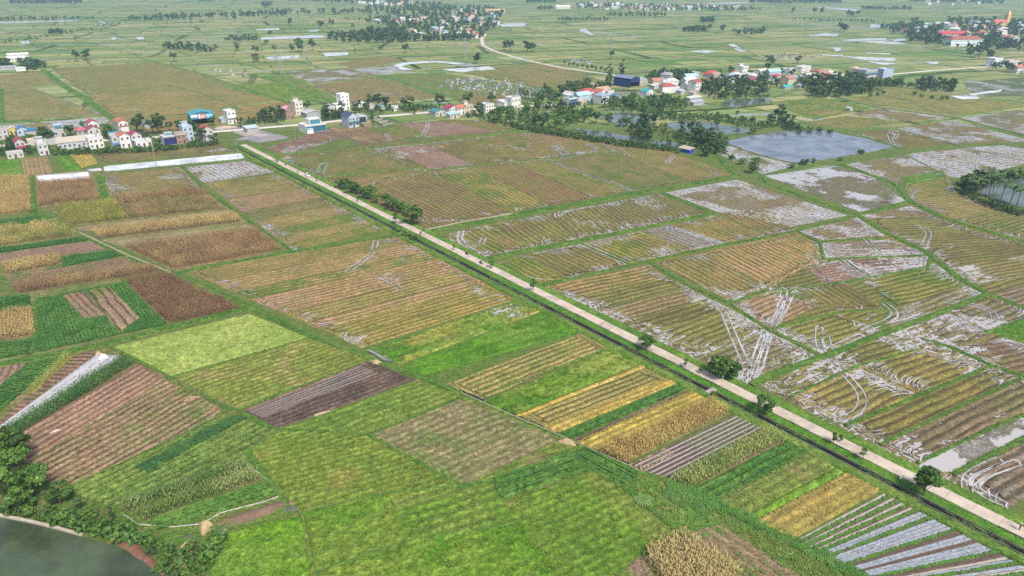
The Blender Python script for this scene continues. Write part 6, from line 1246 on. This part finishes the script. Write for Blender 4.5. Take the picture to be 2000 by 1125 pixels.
for x, y in [(1878,372),(1885,364),(1898,360),(1975,352),(1990,350)]: tree(x, y, 'midl', .8, 'dark bushy tree among the palms at the right-edge pond', 'bushy trees among the palms')
# lone trees on the plain
lone = [(150,120,1.3),(170,118,1.5),(340,121,1.2),(465,99,1.2),(500,108,1.3),(590,102,2.0),(610,100,1.5),(572,101,1.2),(793,104,1.3),(930,125,1.6),(537,104,1.0),(625,55,1.6),(648,55,1.6),(565,50,1.6),(700,88,1.5),(836,84,1.4),(1195,115,1.0),(985,100,1.6),(998,101,1.5),(1030,101,1.6),(1040,102,1.3),(1895,112,1.4),(1912,114,1.6),(1930,116,1.3),(1640,62,1.8),(1647,63,1.6),(1590,28,1.6),(1603,28,1.8),(1656,34,1.6),(1663,34,1.6),(1675,33,1.5),(1547,26,1.6),(460,42,1.3),(374,42,1.0),(1385,62,1.3),(1412,63,1.3)]
for x, y, s in lone: tree(x, y, 'far', s, 'dark tree standing by itself out on the far plain', 'lone trees on the far plain', 'field_tree')
for x in range(1102, 1200, 9): tree(x, 128 + (x - 1102) * .17, 'far', .55, 'small round tree in the line beside the curving far road', 'small trees beside the far road', 'field_tree')
# far woods: masses nobody could count
def wood(poly, n, seed, sep, s0, s1, tall=1.0, c1=DK['c1'], c2=DK['c2'], name='wood'):
    W = px_sample(poly, n, seed, sep); Vs = []; Fs = []; Cs = []; base = 0; r = np.random.default_rng(seed); lib = [crown_np(300 + i, 8, 4.0, .3, 7, 90 if name == 'wood' else 62, 2.2, c1, c2)[:3] for i in range(4)]
    for k, (x, y) in enumerate(W):
        if any((x - a) ** 2 + (y - b) ** 2 < (rr * .75) ** 2 or (name == 'shrubbery' and abs(x - a + (b - y) * a / b) < rr * .7 and 0 < b - y < 13) for a, b, rr in HOUSE_XY): continue
        V, F, C = lib[k % 4]; s = r.uniform(s0, s1); a = r.uniform(0, 6.28); c_, s_ = math.cos(a), math.sin(a); Q = V * s; Q[:, 2] *= tall * r.uniform(.8, 1.2)
        Vs.append(np.stack([Q[:, 0] * c_ - Q[:, 1] * s_ + x, Q[:, 0] * s_ + Q[:, 1] * c_ + y, Q[:, 2]], 1)); Fs.append(F + base); Cs.append(C * r.uniform(.75, 1.25)); base += len(V)
    o = struct(name, np_mesh(name, np.concatenate(Vs), np.concatenate(Fs), M_TREE, np.concatenate(Cs)), None, 'stuff'); return o
wood([(640,72),(760,60),(800,74),(930,74),(945,66),(930,80),(800,82),(760,86),(645,82)], 170, 41, 6, .9, 1.5)
wood([(700,40),(760,34),(930,38),(975,40),(970,52),(940,76),(800,72),(735,50)], 300, 42, 8, .8, 1.3)
wood([(550,22),(700,22),(720,14),(960,16),(985,26),(975,40),(860,34),(700,28),(550,29)], 330, 43, 9, .9, 1.5)
wood([(240,40),(310,33),(560,24),(560,32),(420,36),(310,42)], 150, 44, 8, .8, 1.4)
wood([(0,40),(180,38),(190,36),(0,36)], 50, 45, 10, .5, .9)
wood([(320,92),(350,90),(400,94),(424,98),(422,103),(395,102),(330,97)], 44, 46, 5, .7, 1.1)
wood([(430,78),(470,74),(505,76),(500,82),(440,82)], 26, 47, 6, .6, 1.0)
wood([(40,128),(85,126),(92,134),(50,138)], 20, 48, 5, .8, 1.3); wood([(0,124),(22,124),(22,136),(0,136)], 12, 49, 5, .8, 1.2)
wood([(1125,8),(1260,10),(1480,17),(1490,23),(1260,22),(1130,18)], 240, 50, 10, .8, 1.3)
wood([(1090,38),(1190,38),(1185,41),(1090,41)], 60, 51, 8, .5, .9); wood([(1187,31),(1300,31),(1300,34),(1187,34)], 46, 52, 10, .6, .8, 2.0)
wood([(1335,60),(1375,56),(1378,62),(1335,63)], 40, 53, 6, .8, 1.2); wood([(1370,40),(1392,40),(1395,44),(1370,44)], 24, 54, 6, .9, 1.3); wood([(1430,62),(1495,60),(1490,68),(1440,68)], 46, 55, 8, .6, 1.0)
wood([(1715,58),(1780,46),(1840,56),(1850,66),(1770,70)], 90, 56, 8, 1.0, 1.6); wood([(1770,68),(1880,72),(2030,80),(2030,104),(1900,96),(1780,86)], 210, 57, 7, .8, 1.3); wood([(1850,42),(1900,40),(2030,46),(2030,78),(1880,66)], 200, 58, 9, .9, 1.4)
wood([(1545,38),(1700,40),(1720,44),(1545,40)], 50, 59, 9, .4, .7); wood([(1680,15),(1780,17),(1780,20),(1690,20)], 60, 60, 9, .7, 1.2); wood([(1770,0),(1960,1),(1960,9),(1780,5)], 140, 61, 14, 1.0, 1.6); wood([(1480,2),(1640,1),(1640,7),(1500,8)], 120, 62, 13, 1.0, 1.6)
wood([(20,5),(160,3),(160,7),(20,8)], 110, 63, 12, 1.0, 1.7); wood([(550,-2),(760,-2),(830,8),(900,14),(760,10),(550,2)], 200, 64, 14, 1.0, 1.6); wood([(1030,1),(1085,1),(1085,6),(1030,6)], 60, 65, 12, 1.2, 1.8); wood([(1050,16),(1080,16),(1080,20),(1050,20)], 20, 66, 8, .8, 1.3); wood([(390,-1),(412,-1),(412,3),(390,3)], 24, 67, 12, 1.2, 1.8); wood([(1464,0),(1520,0),(1520,6),(1464,6)], 50, 68, 13, 1.2, 1.8)
wood([(0,83),(60,76),(130,62),(240,44),(250,46),(135,66),(60,79),(0,86)], 70, 69, 8, .3, .6); wood([(95,64),(120,62),(122,67),(96,68)], 18, 70, 6, .8, 1.2)
wood([(513,9),(528,8),(528,16),(513,16)], 12, 71, 9, 1.2, 1.7); wood([(935,62),(1000,60),(1000,62),(935,63)], 20, 72, 8, .3, .5); wood([(0,39),(110,38),(110,40),(0,40)], 30, 73, 9, .4, .7)
def shrub(poly, n, seed, c=MD): wood(poly, n, seed, 1.6, .26, .5, .9, c['c1'], c['c2'], 'shrubbery')
shrub([(925,222),(990,214),(1060,206),(1120,214),(1165,228),(1120,248),(1060,256),(1000,248),(940,238)], 290, 201); shrub([(1010,190),(1090,172),(1190,163),(1200,185),(1170,208),(1050,208)], 200, 202, DK); shrub([(1175,200),(1300,190),(1345,192),(1345,214),(1270,224),(1175,214)], 230, 203); shrub([(1255,150),(1355,152),(1350,172),(1280,170)], 160, 204, DK); shrub([(1365,170),(1460,164),(1505,172),(1505,190),(1410,197),(1370,190)], 120, 205, DK); shrub([(1390,148),(1540,152),(1660,152),(1700,162),(1560,172),(1400,168)], 170, 206, DK); shrub([(1570,165),(1680,160),(1725,178),(1640,192),(1580,192)], 260, 207, DK)
shrub([(1215,243),(1300,246),(1310,284),(1235,280)], 60, 208, MD); shrub([(1300,256),(1370,266),(1410,292),(1395,304),(1325,282)], 60, 209, MD); shrub([(1000,246),(1060,252),(1200,276),(1330,294),(1330,300),(1200,284),(1060,262),(1000,250)], 260, 210); shrub([(1280,222),(1400,228),(1480,240),(1540,246),(1480,254),(1400,238),(1290,236)], 200, 211); shrub([(1520,232),(1550,240),(1570,256),(1600,258),(1530,256)], 70, 212, DK)
shrub([(0,290),(110,298),(210,296),(300,290),(425,278),(430,284),(300,297),(150,304),(0,305)], 240, 213); shrub([(480,236),(560,230),(560,238),(490,244)], 60, 214, DK); shrub([(620,222),(670,216),(670,232),(630,238)], 60, 215, DK); shrub([(700,206),(780,210),(850,208),(850,216),(700,222)], 160, 216, DK); shrub([(860,212),(930,218),(930,232),(905,230)], 40, 217, DK); shrub([(1650,170),(1740,160),(1790,166),(1770,172)], 120, 218, DK); shrub([(1790,163),(1865,163),(1860,181),(1800,180)], 110, 219, DK)
shrub([(1880,368),(1920,352),(2000,346),(2000,350),(1930,362),(1890,384),(1920,395),(2000,420),(2000,426),(1910,398),(1875,380)], 120, 220, DK); shrub([(0,262),(60,262),(130,270),(130,290),(60,296),(0,285)], 90, 221, DK); shrub([(200,260),(290,262),(300,280),(210,276)], 70, 222, DK)
shrub([(0,985),(90,1000),(170,1025),(260,1045),(330,1075),(320,1085),(250,1062),(150,1040),(60,1016),(0,1004)], 130, 223); shrub([(330,1085),(380,1075),(420,1050),(440,1065),(400,1125),(330,1125)], 22, 224)
# reed fringe by the lower fields
def reeds(pts, w, dens, seed, scl, c1, c2, label):
    Wp = [G(*q) for q in pts]; P = polyl(Wp, 60); T = np.gradient(P, axis=0); T /= np.hypot(T[:, 0], T[:, 1])[:, None]; Nn = np.stack([-T[:, 1], T[:, 0]], 1); L = np.hypot(*np.diff(P, axis=0).T).sum(); r = np.random.default_rng(seed); n = int(L * w * dens)
    i = r.integers(0, 60, n); Q = P[i] + Nn[i] * ((r.random(n) - .5) * w)[:, None] + (r.random((n, 2)) - .5) * L / 50
    tint = mixc(c1, c2, r.random(n)) * (.7 + .6 * r.random((n, 1))); V, F, C = scatter(*T_REED, Q, np.full(n, .05), r.random(n) * 6.28, scl * (.6 + .7 * r.random(n)), tint)
    o = struct('reeds', np_mesh('reeds', V, F, M_LEAF, C), None, 'stuff'); o['label'] = label; return o
reeds([(1303,945),(1345,955),(1400,985),(1460,1015),(1560,1065),(1690,1130)], 2.6, 4, 1, .8, (.06,.16,.025), (.11,.22,.05), 'tall green reeds lining the ditch below the bean plots')
reeds([(1310,955),(1345,975),(1390,1000)], 6, 3, 2, .75, (.055,.15,.03), (.11,.21,.06), 'thick reeds at the corner of the ditch')
reeds([(1245,982),(1258,976),(1272,984)], 2.5, 5, 3, .85, (.1,.2,.05), (.2,.3,.1), 'pale green clump of tall grass alone in the meadow')
reeds([(1320,1000),(1350,1030),(1390,1015)], 7, 3.5, 4, .45, (.06,.17,.02), (.12,.24,.04), 'lush weeds between the ditch and dry maize')
reeds([(240,1040),(300,1055),(380,1060)], 2, 4, 5, .4, (.06,.16,.02), (.11,.22,.04), 'weeds behind the pond thicket'); reeds([(400,1060),(425,1075),(410,1120)], 4, 4, 6, .45, (.05,.15,.02), (.1,.2,.04), 'weeds at the corner of the bright meadow')

def weeds(poly, dens, seed, scl, c1, c2, T=None):
    W = [tuple(G(*q)) for q in poly]; r = np.random.default_rng(seed); xs = [w[0] for w in W]; ys = [w[1] for w in W]; n = int((max(xs) - min(xs)) * (max(ys) - min(ys)) * dens)
    P = np.stack([r.uniform(min(xs), max(xs), n), r.uniform(min(ys), max(ys), n)], 1); P = P[inpoly(P[:, 0], P[:, 1], W)]; P = P[fbm(P[:, 0] / 3, P[:, 1] / 3, seed, 2) > .3]; n = len(P)
    tint = mixc(c1, c2, np.clip(fbm(P[:, 0] / 4, P[:, 1] / 4, seed + 3, 2) * 1.5 - .25 + (r.random(n) - .5) * .5, 0, 1)) * (.7 + .6 * r.random((n, 1)))
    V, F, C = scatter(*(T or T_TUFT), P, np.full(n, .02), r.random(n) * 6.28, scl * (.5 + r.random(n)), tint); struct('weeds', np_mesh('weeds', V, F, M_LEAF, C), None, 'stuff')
weeds([(1216,952),(1300,930),(1345,950),(1420,1000),(1405,1022),(1335,1042)], 4, 1, 1.6, (.06,.15,.02), (.15,.22,.04)); weeds([(1405,1000),(1500,1045),(1690,1140),(1560,1130),(1410,1022)], 4, 2, 1.3, (.07,.15,.02), (.15,.2,.04)); weeds([(0,880),(115,958),(236,994),(310,1040),(420,1040),(330,1090),(200,1040),(60,1010),(0,1000)], 3, 3, 1.4, (.05,.13,.02), (.12,.2,.035)); weeds([(490,884),(530,945),(560,985),(586,1002),(440,1045),(330,1035),(545,962),(475,905)], 4, 4, 1.1, (.06,.15,.02), (.14,.21,.04))
weeds([(1256,924),(1316,943),(1300,935),(1216,950)], 5, 5, 1.2, (.06,.15,.02), (.13,.21,.04)); weeds([(1000,1020),(1120,1165),(1262,1080),(1320,1045),(1335,1045),(1200,1130),(1100,1180)], 2, 6, 1.2, (.08,.18,.02), (.15,.23,.04)); weeds([(780,716),(826,737),(860,742),(940,776),(1130,690),(1130,660)], 2, 7, 1.0, (.07,.17,.02), (.14,.22,.03))
# ---------------------------------------------------------------- poles, pylons, lamps
def pole(px, py, h, label, lean=0.0, arm=True, group=None):
    p = G(px, py); o = thing('utility_pole', label, 'pole', (p[0], p[1], 0), .4, group); o.rotation_euler[1] = lean
    q = MB(); q.tube((0, 0, -.1), (0, 0, h), .17, .1, 8); part('post', q.mesh('post', M_BRWALL), o)
    if arm: q = MB(); q.box(-.9, .9, -.06, .06, h - .8, h - .66); part('crossarm', q.mesh('crossarm', M_METAL), o)
for x, y, h, l in [(306,327,13,'concrete utility pole standing in the long white pond'),(466,312,11,'utility pole at the pond end beside the main road'),(301,300,8,'utility pole at the foot of the left village'),(329,209,9.5,'utility pole in the tan field behind the round village trees'),(458,203,9.5,'utility pole in the field behind the slim white house'),(562,193,9,'utility pole at the field path behind the brick house'),(686,188,9,'utility pole above the tall white house'),(113,224,9,'utility pole in the paddies behind the left village'),(1179,263,11,'concrete pole in the narrow pond in front of the village'),(1666,167,10,'pole at the left start of the hedge lane'),(1713,164,10,'pole in front of the pale three-storey block'),(1816,176,12,'pole in the copse on the hedge lane'),(1929,144,11,'pole near the right-edge white block'),(1742,397,12,'pole standing in the flooded plot under the big pond'),(1485,352,9,'pole near the lone round tree at the bund corner'),(784,195,8,'pole in the brown field behind the street grove'),(938,188,9,'pole between the graves and the brown plot'),(1016,154,9,'pole in the tan field right of the graves'),(805,262,6,'short pole in the ploughed field by the grey-blue house'),(1096,158,9,'pole at the far road left of the airy trees'),(1298,145,9,'pole in the far field behind the cottages'),(578,276,8,'pole by the gravel yard and brown field')]:
    pole(x, y, h, l, random.uniform(-.03, .03))
p = G(1037, 234); o = thing('street_lamp', 'tall double-armed street lamp among the shrubs left of the ponds', 'lamp', (p[0], p[1], 0)); q = MB(); q.tube((0,0,-.1),(0,0,12),.14,.08,8); part('post', q.mesh('post', M_METAL), o)
for s in (-1, 1): q = MB(); q.tube((0,0,11.8),(s*1.6,0,12.4),.06,.05,6); q.box(s*1.6-.35, s*1.6+.35, -.18, .18, 12.35, 12.5); part('lamp_arm', q.mesh('lamp_arm', mat_plain('lamp_white', (.7,.7,.68))), o)
def pylon(px, py, h, label):
    p = G(px, py); o = thing('lattice_pylon', label, 'pylon', (p[0], p[1], 0), .5); b, t = h * .09, h * .02; q = MB(); z = [0, .22, .42, .6, .75, .88, 1.0]; W = [b + (t - b) * k for k in z]
    for i in range(6):
        for sx, sy in ((-1,-1),(1,-1),(1,1),(-1,1)): q.tube((sx*W[i], sy*W[i], z[i]*h), (sx*W[i+1], sy*W[i+1], z[i+1]*h), .14, .12, 4)
        for (ax, ay), (bx, by) in (((-1,-1),(1,-1)), ((1,-1),(1,1)), ((1,1),(-1,1)), ((-1,1),(-1,-1))): q.tube((ax*W[i], ay*W[i], z[i]*h), (bx*W[i+1], by*W[i+1], z[i+1]*h), .08, .08, 4)
    part('lattice', q.mesh('lattice', M_METAL), o)
    for k in (.7, .82, .94): q = MB(); L = h * .12 * (1.3 - k * .4); q.tube((-L, 0, h*k), (L, 0, h*k), .13, .13, 4); q.tube((-L, 0, h*k), (0, 0, h*k + h*.04), .07, .07, 4); q.tube((L, 0, h*k), (0, 0, h*k + h*.04), .07, .07, 4); part('crossarm', q.mesh('crossarm', M_METAL), o)
for x, y, h, l in [(551,146,24,'lattice pylon on the green bank left of the flooded plots'),(607,137,26,'lattice pylon at the flooded plots behind the village'),(909,121,27,'lattice pylon beside the white pond and round tree'),(1571,72,22,'left one of two lattice pylons by the far white pond'),(1627,60,27,'right one of two lattice pylons by the far white pond'),(1457,68,24,'lattice pylon in the far copse'),(1884,80,30,'lattice tower rising behind the white school'),(1193,94,16,'lattice pylon in the middle of the far green plain')]: pylon(x, y, h, l)
# graves in the burial ground
GR = []; GW = ['grey stepped', 'pale roofed', 'dark tall-headed']
for vi in range(3):
    q = MB(); q.box(-1.6, 1.6, -1.0, 1.0, 0, .5); q.box(-1.2, 1.2, -.7, .7, .501, .95); q.box(.9, 1.25, -.8, .8, .951, 1.9 + vi * .5)
    if vi == 1: q.add([(.6,-1,2.4),(1.6,-1,2.4),(1.6,1,2.4),(.6,1,2.4),(1.1,0,3.2)], [(0,1,4),(1,2,4),(2,3,4),(3,0,4),(3,2,1,0)])
    GR.append(q.mesh('grave', cm('wall', [(.3,.31,.33), (.42,.42,.44), (.2,.21,.24)][vi])))
for k, (x, y) in enumerate(px_sample([(870,156),(930,150),(985,158),(1060,178),(1060,186),(1000,190),(940,184),(900,176),(860,170)], 90, 77, 4.2)):
    thing('grave', GW[k % 3] + ' grave in the grassy burial ground', 'grave', (x, y, 0), math.radians(random.choice([26, 30, 20, -50])), 'graves in the burial ground', GR[k % 3])
for k, (x, y) in enumerate(px_sample([(1110,117),(1150,120),(1155,126),(1115,122)], 12, 78, 4.5)): thing('grave', GW[k % 3] + ' grave in the small plot beside the far road', 'grave', (x, y, 0), .4, 'graves beside the far road', GR[k % 3])
for k, (x, y) in enumerate(px_sample([(1505,110),(1525,108),(1600,112),(1600,116),(1540,118),(1510,116)], 26, 79, 4.5)): thing('grave', GW[k % 3] + ' grave in the plot behind the eastern hamlet', 'grave', (x, y, 0), .4, 'graves behind the eastern hamlet', GR[k % 3])
for k, (x, y) in enumerate(px_sample([(400,134),(440,132),(490,146),(450,150)], 12, 80, 5)): thing('grave', GW[k % 3] + ' grave in the green strip behind the tan paddies', 'grave', (x, y, 0), .4, 'graves behind the tan paddies', GR[k % 3])
# gravel heaps
def heap(px, py, rx, ry, h, mat, label, name='gravel_heap', cat='heap', sub=None, seed=1, rz=.3):
    p = G(px, py); n, m = 26, 9; V = []; F = []
    for j in range(m):
        r = j / (m - 1)
        for i in range(n):
            a = 2 * math.pi * i / n; k = 1 + .18 * math.sin(3 * a + seed) + .1 * math.sin(7 * a + seed * 2); z = h * (math.cos(min(1, r) * math.pi / 2) ** (.5 if name == 'haystack' else 1.2)) * (1 + .15 * math.sin(5 * a + 9 * r + seed)) - (.05 if j == m - 1 else 0)
            V.append((rx * r * k * math.cos(a), ry * r * k * math.sin(a), z))
    for j in range(m - 1):
        for i in range(n): F.append((j*n+i, (j+1)*n+i, (j+1)*n+(i+1)%n, j*n+(i+1)%n))
    q = MB(); q.add(V, F); return thing(name, label, cat, (p[0], p[1], 0), rz, None, q.mesh(name, mat, smooth=True))
M_GRV = mat_plain('gravel', (.20, .19, .21), .95, .35, 1.5, stain=.4); M_SAND = mat_plain('sand', (.42, .34, .28), .95, .2, 1.0); M_STRAW = mat_plain('straw', (.37, .28, .16), .95, .3, 3.0, stain=.2); M_TARP = mat_plain('white_tarp', (.78, .78, .78), .5, .06, 1.0)
heap(520,272,12,7,1.8,M_GRV,'long heap of dark grey gravel beside the main road',seed=1); heap(487,270,8,5,1.5,M_GRV,'lower heap of dark gravel left of the long one',seed=3); heap(505,266,7,5,1.3,mat_plain('light_gravel', (.3,.29,.3), .95, .25, 1.5),'pale grey gravel heap by the low open shed',seed=5); heap(440,249,8,5,1.0,M_SAND,'flat heap of pinkish sand in front of the slim white house',name='sand_heap',seed=2)
heap(402,1034,1.35,1.35,2.0,M_STRAW,'tall domed haystack on the ditch bank above the bright meadow','haystack','haystack'); heap(369,1071,1.4,1.3,1.6,M_STRAW,'smaller haystack in the bushes by the dark green pond','haystack','haystack',seed=4)
heap(1108,864,2.2,.9,1.0,M_STRAW,'straw heap on the field ditch between yellow rice and fallow plot','straw_heap','straw heap',seed=3,rz=-.4); heap(735,709,2.0,1.0,1.0,M_STRAW,'straw heap at the top corner of the dark ploughed plot','straw_heap','straw heap',seed=6,rz=-.4); heap(630,808,3.0,.6,.45,mat_plain('pale_straw', (.40,.29,.2), .95, .3, 2),'low line of straw along the dark ploughed plot','straw_heap','straw heap',seed=6,rz=.45)
heap(202,699,1.4,1.1,1.2,M_TARP,'round heap wrapped in white plastic at the end of the plastic strip','wrapped_heap','heap',seed=2); heap(192,692,1.0,.8,.9,M_STRAW,'small straw pile behind the white wrapped heap','straw_heap','straw heap',seed=8); heap(376,778,2.6,1.0,.35,mat_plain('strewn_straw', (.40,.27,.15), .95, .25, 2),'flat pile of strewn straw on the striped soil plot','straw_heap','straw heap',seed=9,rz=.6); heap(112,842,1.7,.8,.35,M_TARP,'white plastic sheet crumpled on the bare soil rows','plastic_sheet','sheet',seed=4,rz=.6)
heap(500,1003,8,1.9,.5,mat_plain('red_earth', (.17,.11,.075), .95, .25, 1.2),'ridge of red-brown dug earth below the green maize','earth_ridge','earth bank',seed=7,rz=.5); heap(250,1062,13,1.3,.6,mat_plain('red_earth_2', (.17,.085,.055), .95, .3, 1.2),'bank of bare red earth above the dark green pond','earth_ridge','earth bank',seed=8,rz=-.62); heap(355,1095,2.2,1.3,.6,mat_plain('red_earth_3', (.2,.1,.065), .95, .25, 1.2),'bare red earth patch at the pond corner','earth_ridge','earth bank',seed=9,rz=-.6)
ribbon('white_hose', [(475,905),(500,922),(530,945),(548,962),(546,970),(520,980),(480,990),(430,1003),(395,1024),(340,1030),(270,1025),(240,1005)], .1, .28, mat_plain('hose', (.38,.36,.34), .6, .1), 'structure')
# roadside sign
p = G(1757, 943); o = thing('road_sign', 'small white square sign on a post at the road edge', 'sign', (p[0], p[1], .5), .3); q = MB(); q.tube((0,0,0),(0,0,1.3),.04,.04,6); part('post', q.mesh('post', M_METAL), o); q = MB(); q.box(-.45,.45,-.07,-.045,.7,1.55); part('panel', q.mesh('panel', mat_plain('sign_white', (.75,.75,.75), .5, .04)), o)
# ---------------------------------------------------------------- car
def loft(rings, name, mat, smooth=True):
    n = len(rings[0]); V = [v for r in rings for v in r]; F = [(i*n+k, i*n+(k+1)%n, (i+1)*n+(k+1)%n, (i+1)*n+k) for i in range(len(rings)-1) for k in range(n)] + [tuple(range(n))[::-1], tuple(range((len(rings)-1)*n, len(rings)*n))]
    q = MB(); q.add(V, F); return q.mesh(name, mat, smooth=smooth)
def on_road(px, off):
    ts = [(t, toPX(*along(t, off))[0]) for t in np.arange(-20, 450, .5)]; t = min(ts, key=lambda q: abs(q[1] - px))[0]; p = along(t, off); return (p[0], p[1], RZ + .09)
M_CAR = mat_plain('car_paint', (.75,.76,.77), .25, .03, 1, .5); M_TYRE = mat_plain('tyre', (.02,.02,.02), .8); RANG = math.atan2(RD[1], RD[0])
car = thing('car', 'white hatchback driving on the main road above the tree row', 'car', on_road(601, .5), RANG)
def ring(x, w, z0, z1): return [(x,-w,z0),(x,w,z0),(x,w*1.0,(z0+z1)*.5),(x,w*.92,z1),(x,-w*.92,z1),(x,-w,(z0+z1)*.5)]
part('body', loft([ring(-2.05,.70,.35,.8), ring(-1.95,.82,.25,.95), ring(-1.0,.86,.22,1.0), ring(.9,.86,.22,.98), ring(1.8,.82,.24,.85), ring(2.05,.7,.32,.62)], 'body', M_CAR), car)
part('cabin', loft([ring(-1.85,.74,.95,1.0), ring(-1.45,.72,.96,1.45), ring(-.2,.72,.97,1.52), ring(.5,.70,.96,1.42), ring(1.1,.72,.93,.98)], 'cabin', M_GLASS), car)
q = MB(); q.box(-1.4,.35,-.62,.62,1.47,1.55); part('roof', q.mesh('roof', M_CAR), car)
for x in (-1.3, 1.3):
    for y in (-.8, .8): q = MB(); q.tube((x,y-.1,.31),(x,y+.1,.31),.31,.31,14); w_ = part('wheel', q.mesh('wheel', M_TYRE), car); q = MB(); s = 1 if y > 0 else -1; q.tube((x,y+s*.101,.31),(x,y+s*.12,.31),.18,.18,10); part('rim', q.mesh('rim', M_METAL), w_)
for y in (-.55, .55): q = MB(); q.box(1.98,2.06,y-.18,y+.18,.55,.7); part('headlight', q.mesh('headlight', mat_plain('lamp_glass', (.7,.7,.68), .2)), car); q = MB(); q.box(-2.08,-2.0,y-.15,y+.15,.6,.8); part('tail_light', q.mesh('tail_light', mat_plain('tail_red', (.4,.03,.03), .3)), car)
# ---------------------------------------------------------------- people
def body(joints, edges, radii, mat):
    me = bpy.data.meshes.new('body'); me.from_pydata(joints, edges, []); ob = bpy.data.objects.new('tmp_body', me); COL.objects.link(ob)
    m = ob.modifiers.new('s', 'SKIN'); 
    for v, r in zip(me.skin_vertices[0].data, radii): v.radius = (r, r)
    me.skin_vertices[0].data[0].use_root = True; ob.modifiers.new('u', 'SUBSURF').levels = 1
    dg = bpy.context.evaluated_depsgraph_get(); res = bpy.data.meshes.new_from_object(ob.evaluated_get(dg)); bpy.data.objects.remove(ob); res.materials.clear(); res.materials.append(mat); return res
M_SKIN = mat_plain('skin', (.35,.2,.14), .6); 
def limbs(sit):
    J = [(0,0,.92),(0,0,1.15),(0,0,1.38),(0,0,1.5),(0,0,1.64)]; R = [.15,.14,.17,.06,.1]; E = [(0,1),(1,2),(2,3),(3,4)]
    for s in (-1, 1):
        b = len(J)
        if sit: J += [(.12,s*.11,.9),(.42,s*.14,.82),(.3,s*.15,.4),(.42,s*.15,.34), (0,s*.2,1.4),(.18,s*.26,1.17),(.45,s*.25,1.12),(.52,s*.25,1.12)]
        else: J += [(0,s*.1,.86),(.06*s,s*.11,.48),(-.02*s,s*.11,.09),(.14-.02*s,s*.11,.05), (0,s*.2,1.4),(-.03,s*.25,1.12),(.06,s*.24,.88),(.08,s*.24,.78)]
        R += [.1,.075,.05,.045,.07,.055,.04,.045]; E += [(0,b),(b,b+1),(b+1,b+2),(b+2,b+3),(2,b+4),(b+4,b+5),(b+5,b+6),(b+6,b+7)]
    return J, E, R
def person(loc, rz, cloth, label, sit=False, parent_only=False):
    J, E, R = limbs(sit); o = thing('person', label, 'person', loc, rz); part('body', body(J, E, R, mat_plain('cloth_%d' % int(cloth[2]*1000+cloth[0]*100), cloth, .8)), o)
    hd = MB(); n = 10
    for k, (z, r) in enumerate(((1.52,.03),(1.55,.075),(1.62,.1),(1.7,.098),(1.76,.06),(1.78,.01))): hd.v += [(r*1.05*math.cos(6.283*i/n), r*.9*math.sin(6.283*i/n), z) for i in range(n)]
    hd.f = [(k*n+i, k*n+(i+1)%n, (k+1)*n+(i+1)%n, (k+1)*n+i) for k in range(5) for i in range(n)]; hd.m = [0]*len(hd.f); part('head', hd.mesh('head', M_SKIN, smooth=True), o)
    ht = MB(); ht.v = [(.3*math.cos(6.283*i/12), .3*math.sin(6.283*i/12), 1.72) for i in range(12)] + [(0,0,1.88)]; ht.f = [(i,(i+1)%12,12) for i in range(12)] + [tuple(range(12))[::-1]]; ht.m = [0]*13; part('hat', ht.mesh('hat', mat_plain('palm_hat', (.5,.42,.28), .8)), o); return o
def motorbike(px, off, rz, rider, label, rlabel):
    l = on_road(px, off); o = thing('motorbike', label, 'motorbike', l, rz)
    for x in (-.62, .62): q = MB(); q.tube((x,-.05,.29),(x,.05,.29),.29,.29,14); part('wheel', q.mesh('wheel', M_TYRE), o)
    part('body', loft([[(x,-w,z0),(x,w,z0),(x,w*.7,z1),(x,-w*.7,z1)] for x, w, z0, z1 in ((-.85,.05,.62,.72),(-.5,.14,.42,.78),(0,.13,.3,.72),(.3,.1,.3,.6),(.5,.14,.35,.95),(.58,.06,.75,1.0))], 'body', mat_plain('bike_red', (.16,.03,.03), .35)), o)
    q = MB(); q.box(-.7,.1,-.13,.13,.79,.86); part('seat', q.mesh('seat', M_TYRE), o); q = MB(); q.tube((.5,-.34,1.02),(.5,.34,1.02),.025,.025,6); q.tube((.62,0,.29),(.48,0,1.0),.03,.03,6); part('handlebar', q.mesh('handlebar', M_METAL), o)
    c, s = math.cos(rz), math.sin(rz); person((l[0]-.2*c, l[1]-.2*s, l[2]-.04), rz, rider, rlabel, True)
motorbike(940, -.4, RANG, (.06,.12,.3), 'motorbike on the road opposite the slim saplings', 'person in blue riding the motorbike down the main road')
motorbike(911, .6, RANG + math.pi, (.04,.04,.05), 'dark motorbike a little behind the other one on the road', 'person in dark clothes riding the second motorbike')
motorbike(558, .5, RANG, (.1,.09,.08), 'motorbike near the road junction above the white car', 'person in brown riding near the road junction')
lp = on_road(1410, 1.4); person((lp[0], lp[1], lp[2]), RANG + 1.0, (.6,.58,.56), 'person in white standing under the dark bushy roadside tree')
lp = on_road(1990, 0); person((lp[0], lp[1], lp[2]), RANG, (.05,.05,.06), 'person in black walking on the road at the right edge')
# ---------------------------------------------------------------- haze
hz = MB(); hz.box(-GS - 50, GS + 50, -GS * .2 - 50, GS * 1.4 + 50, -1.0, 104.0)
m, t, out = newmat('haze_air'); pv_ = N(t, 'ShaderNodeVolumePrincipled'); pv_.inputs['Color'].default_value = (.48, .73, 1.0, 1); pv_.inputs['Density'].default_value = .00016; pv_.inputs['Anisotropy'].default_value = .2; t.links.new(pv_.outputs[0], out.inputs['Volume'])
struct('haze', hz.mesh('haze', m), None, 'stuff')
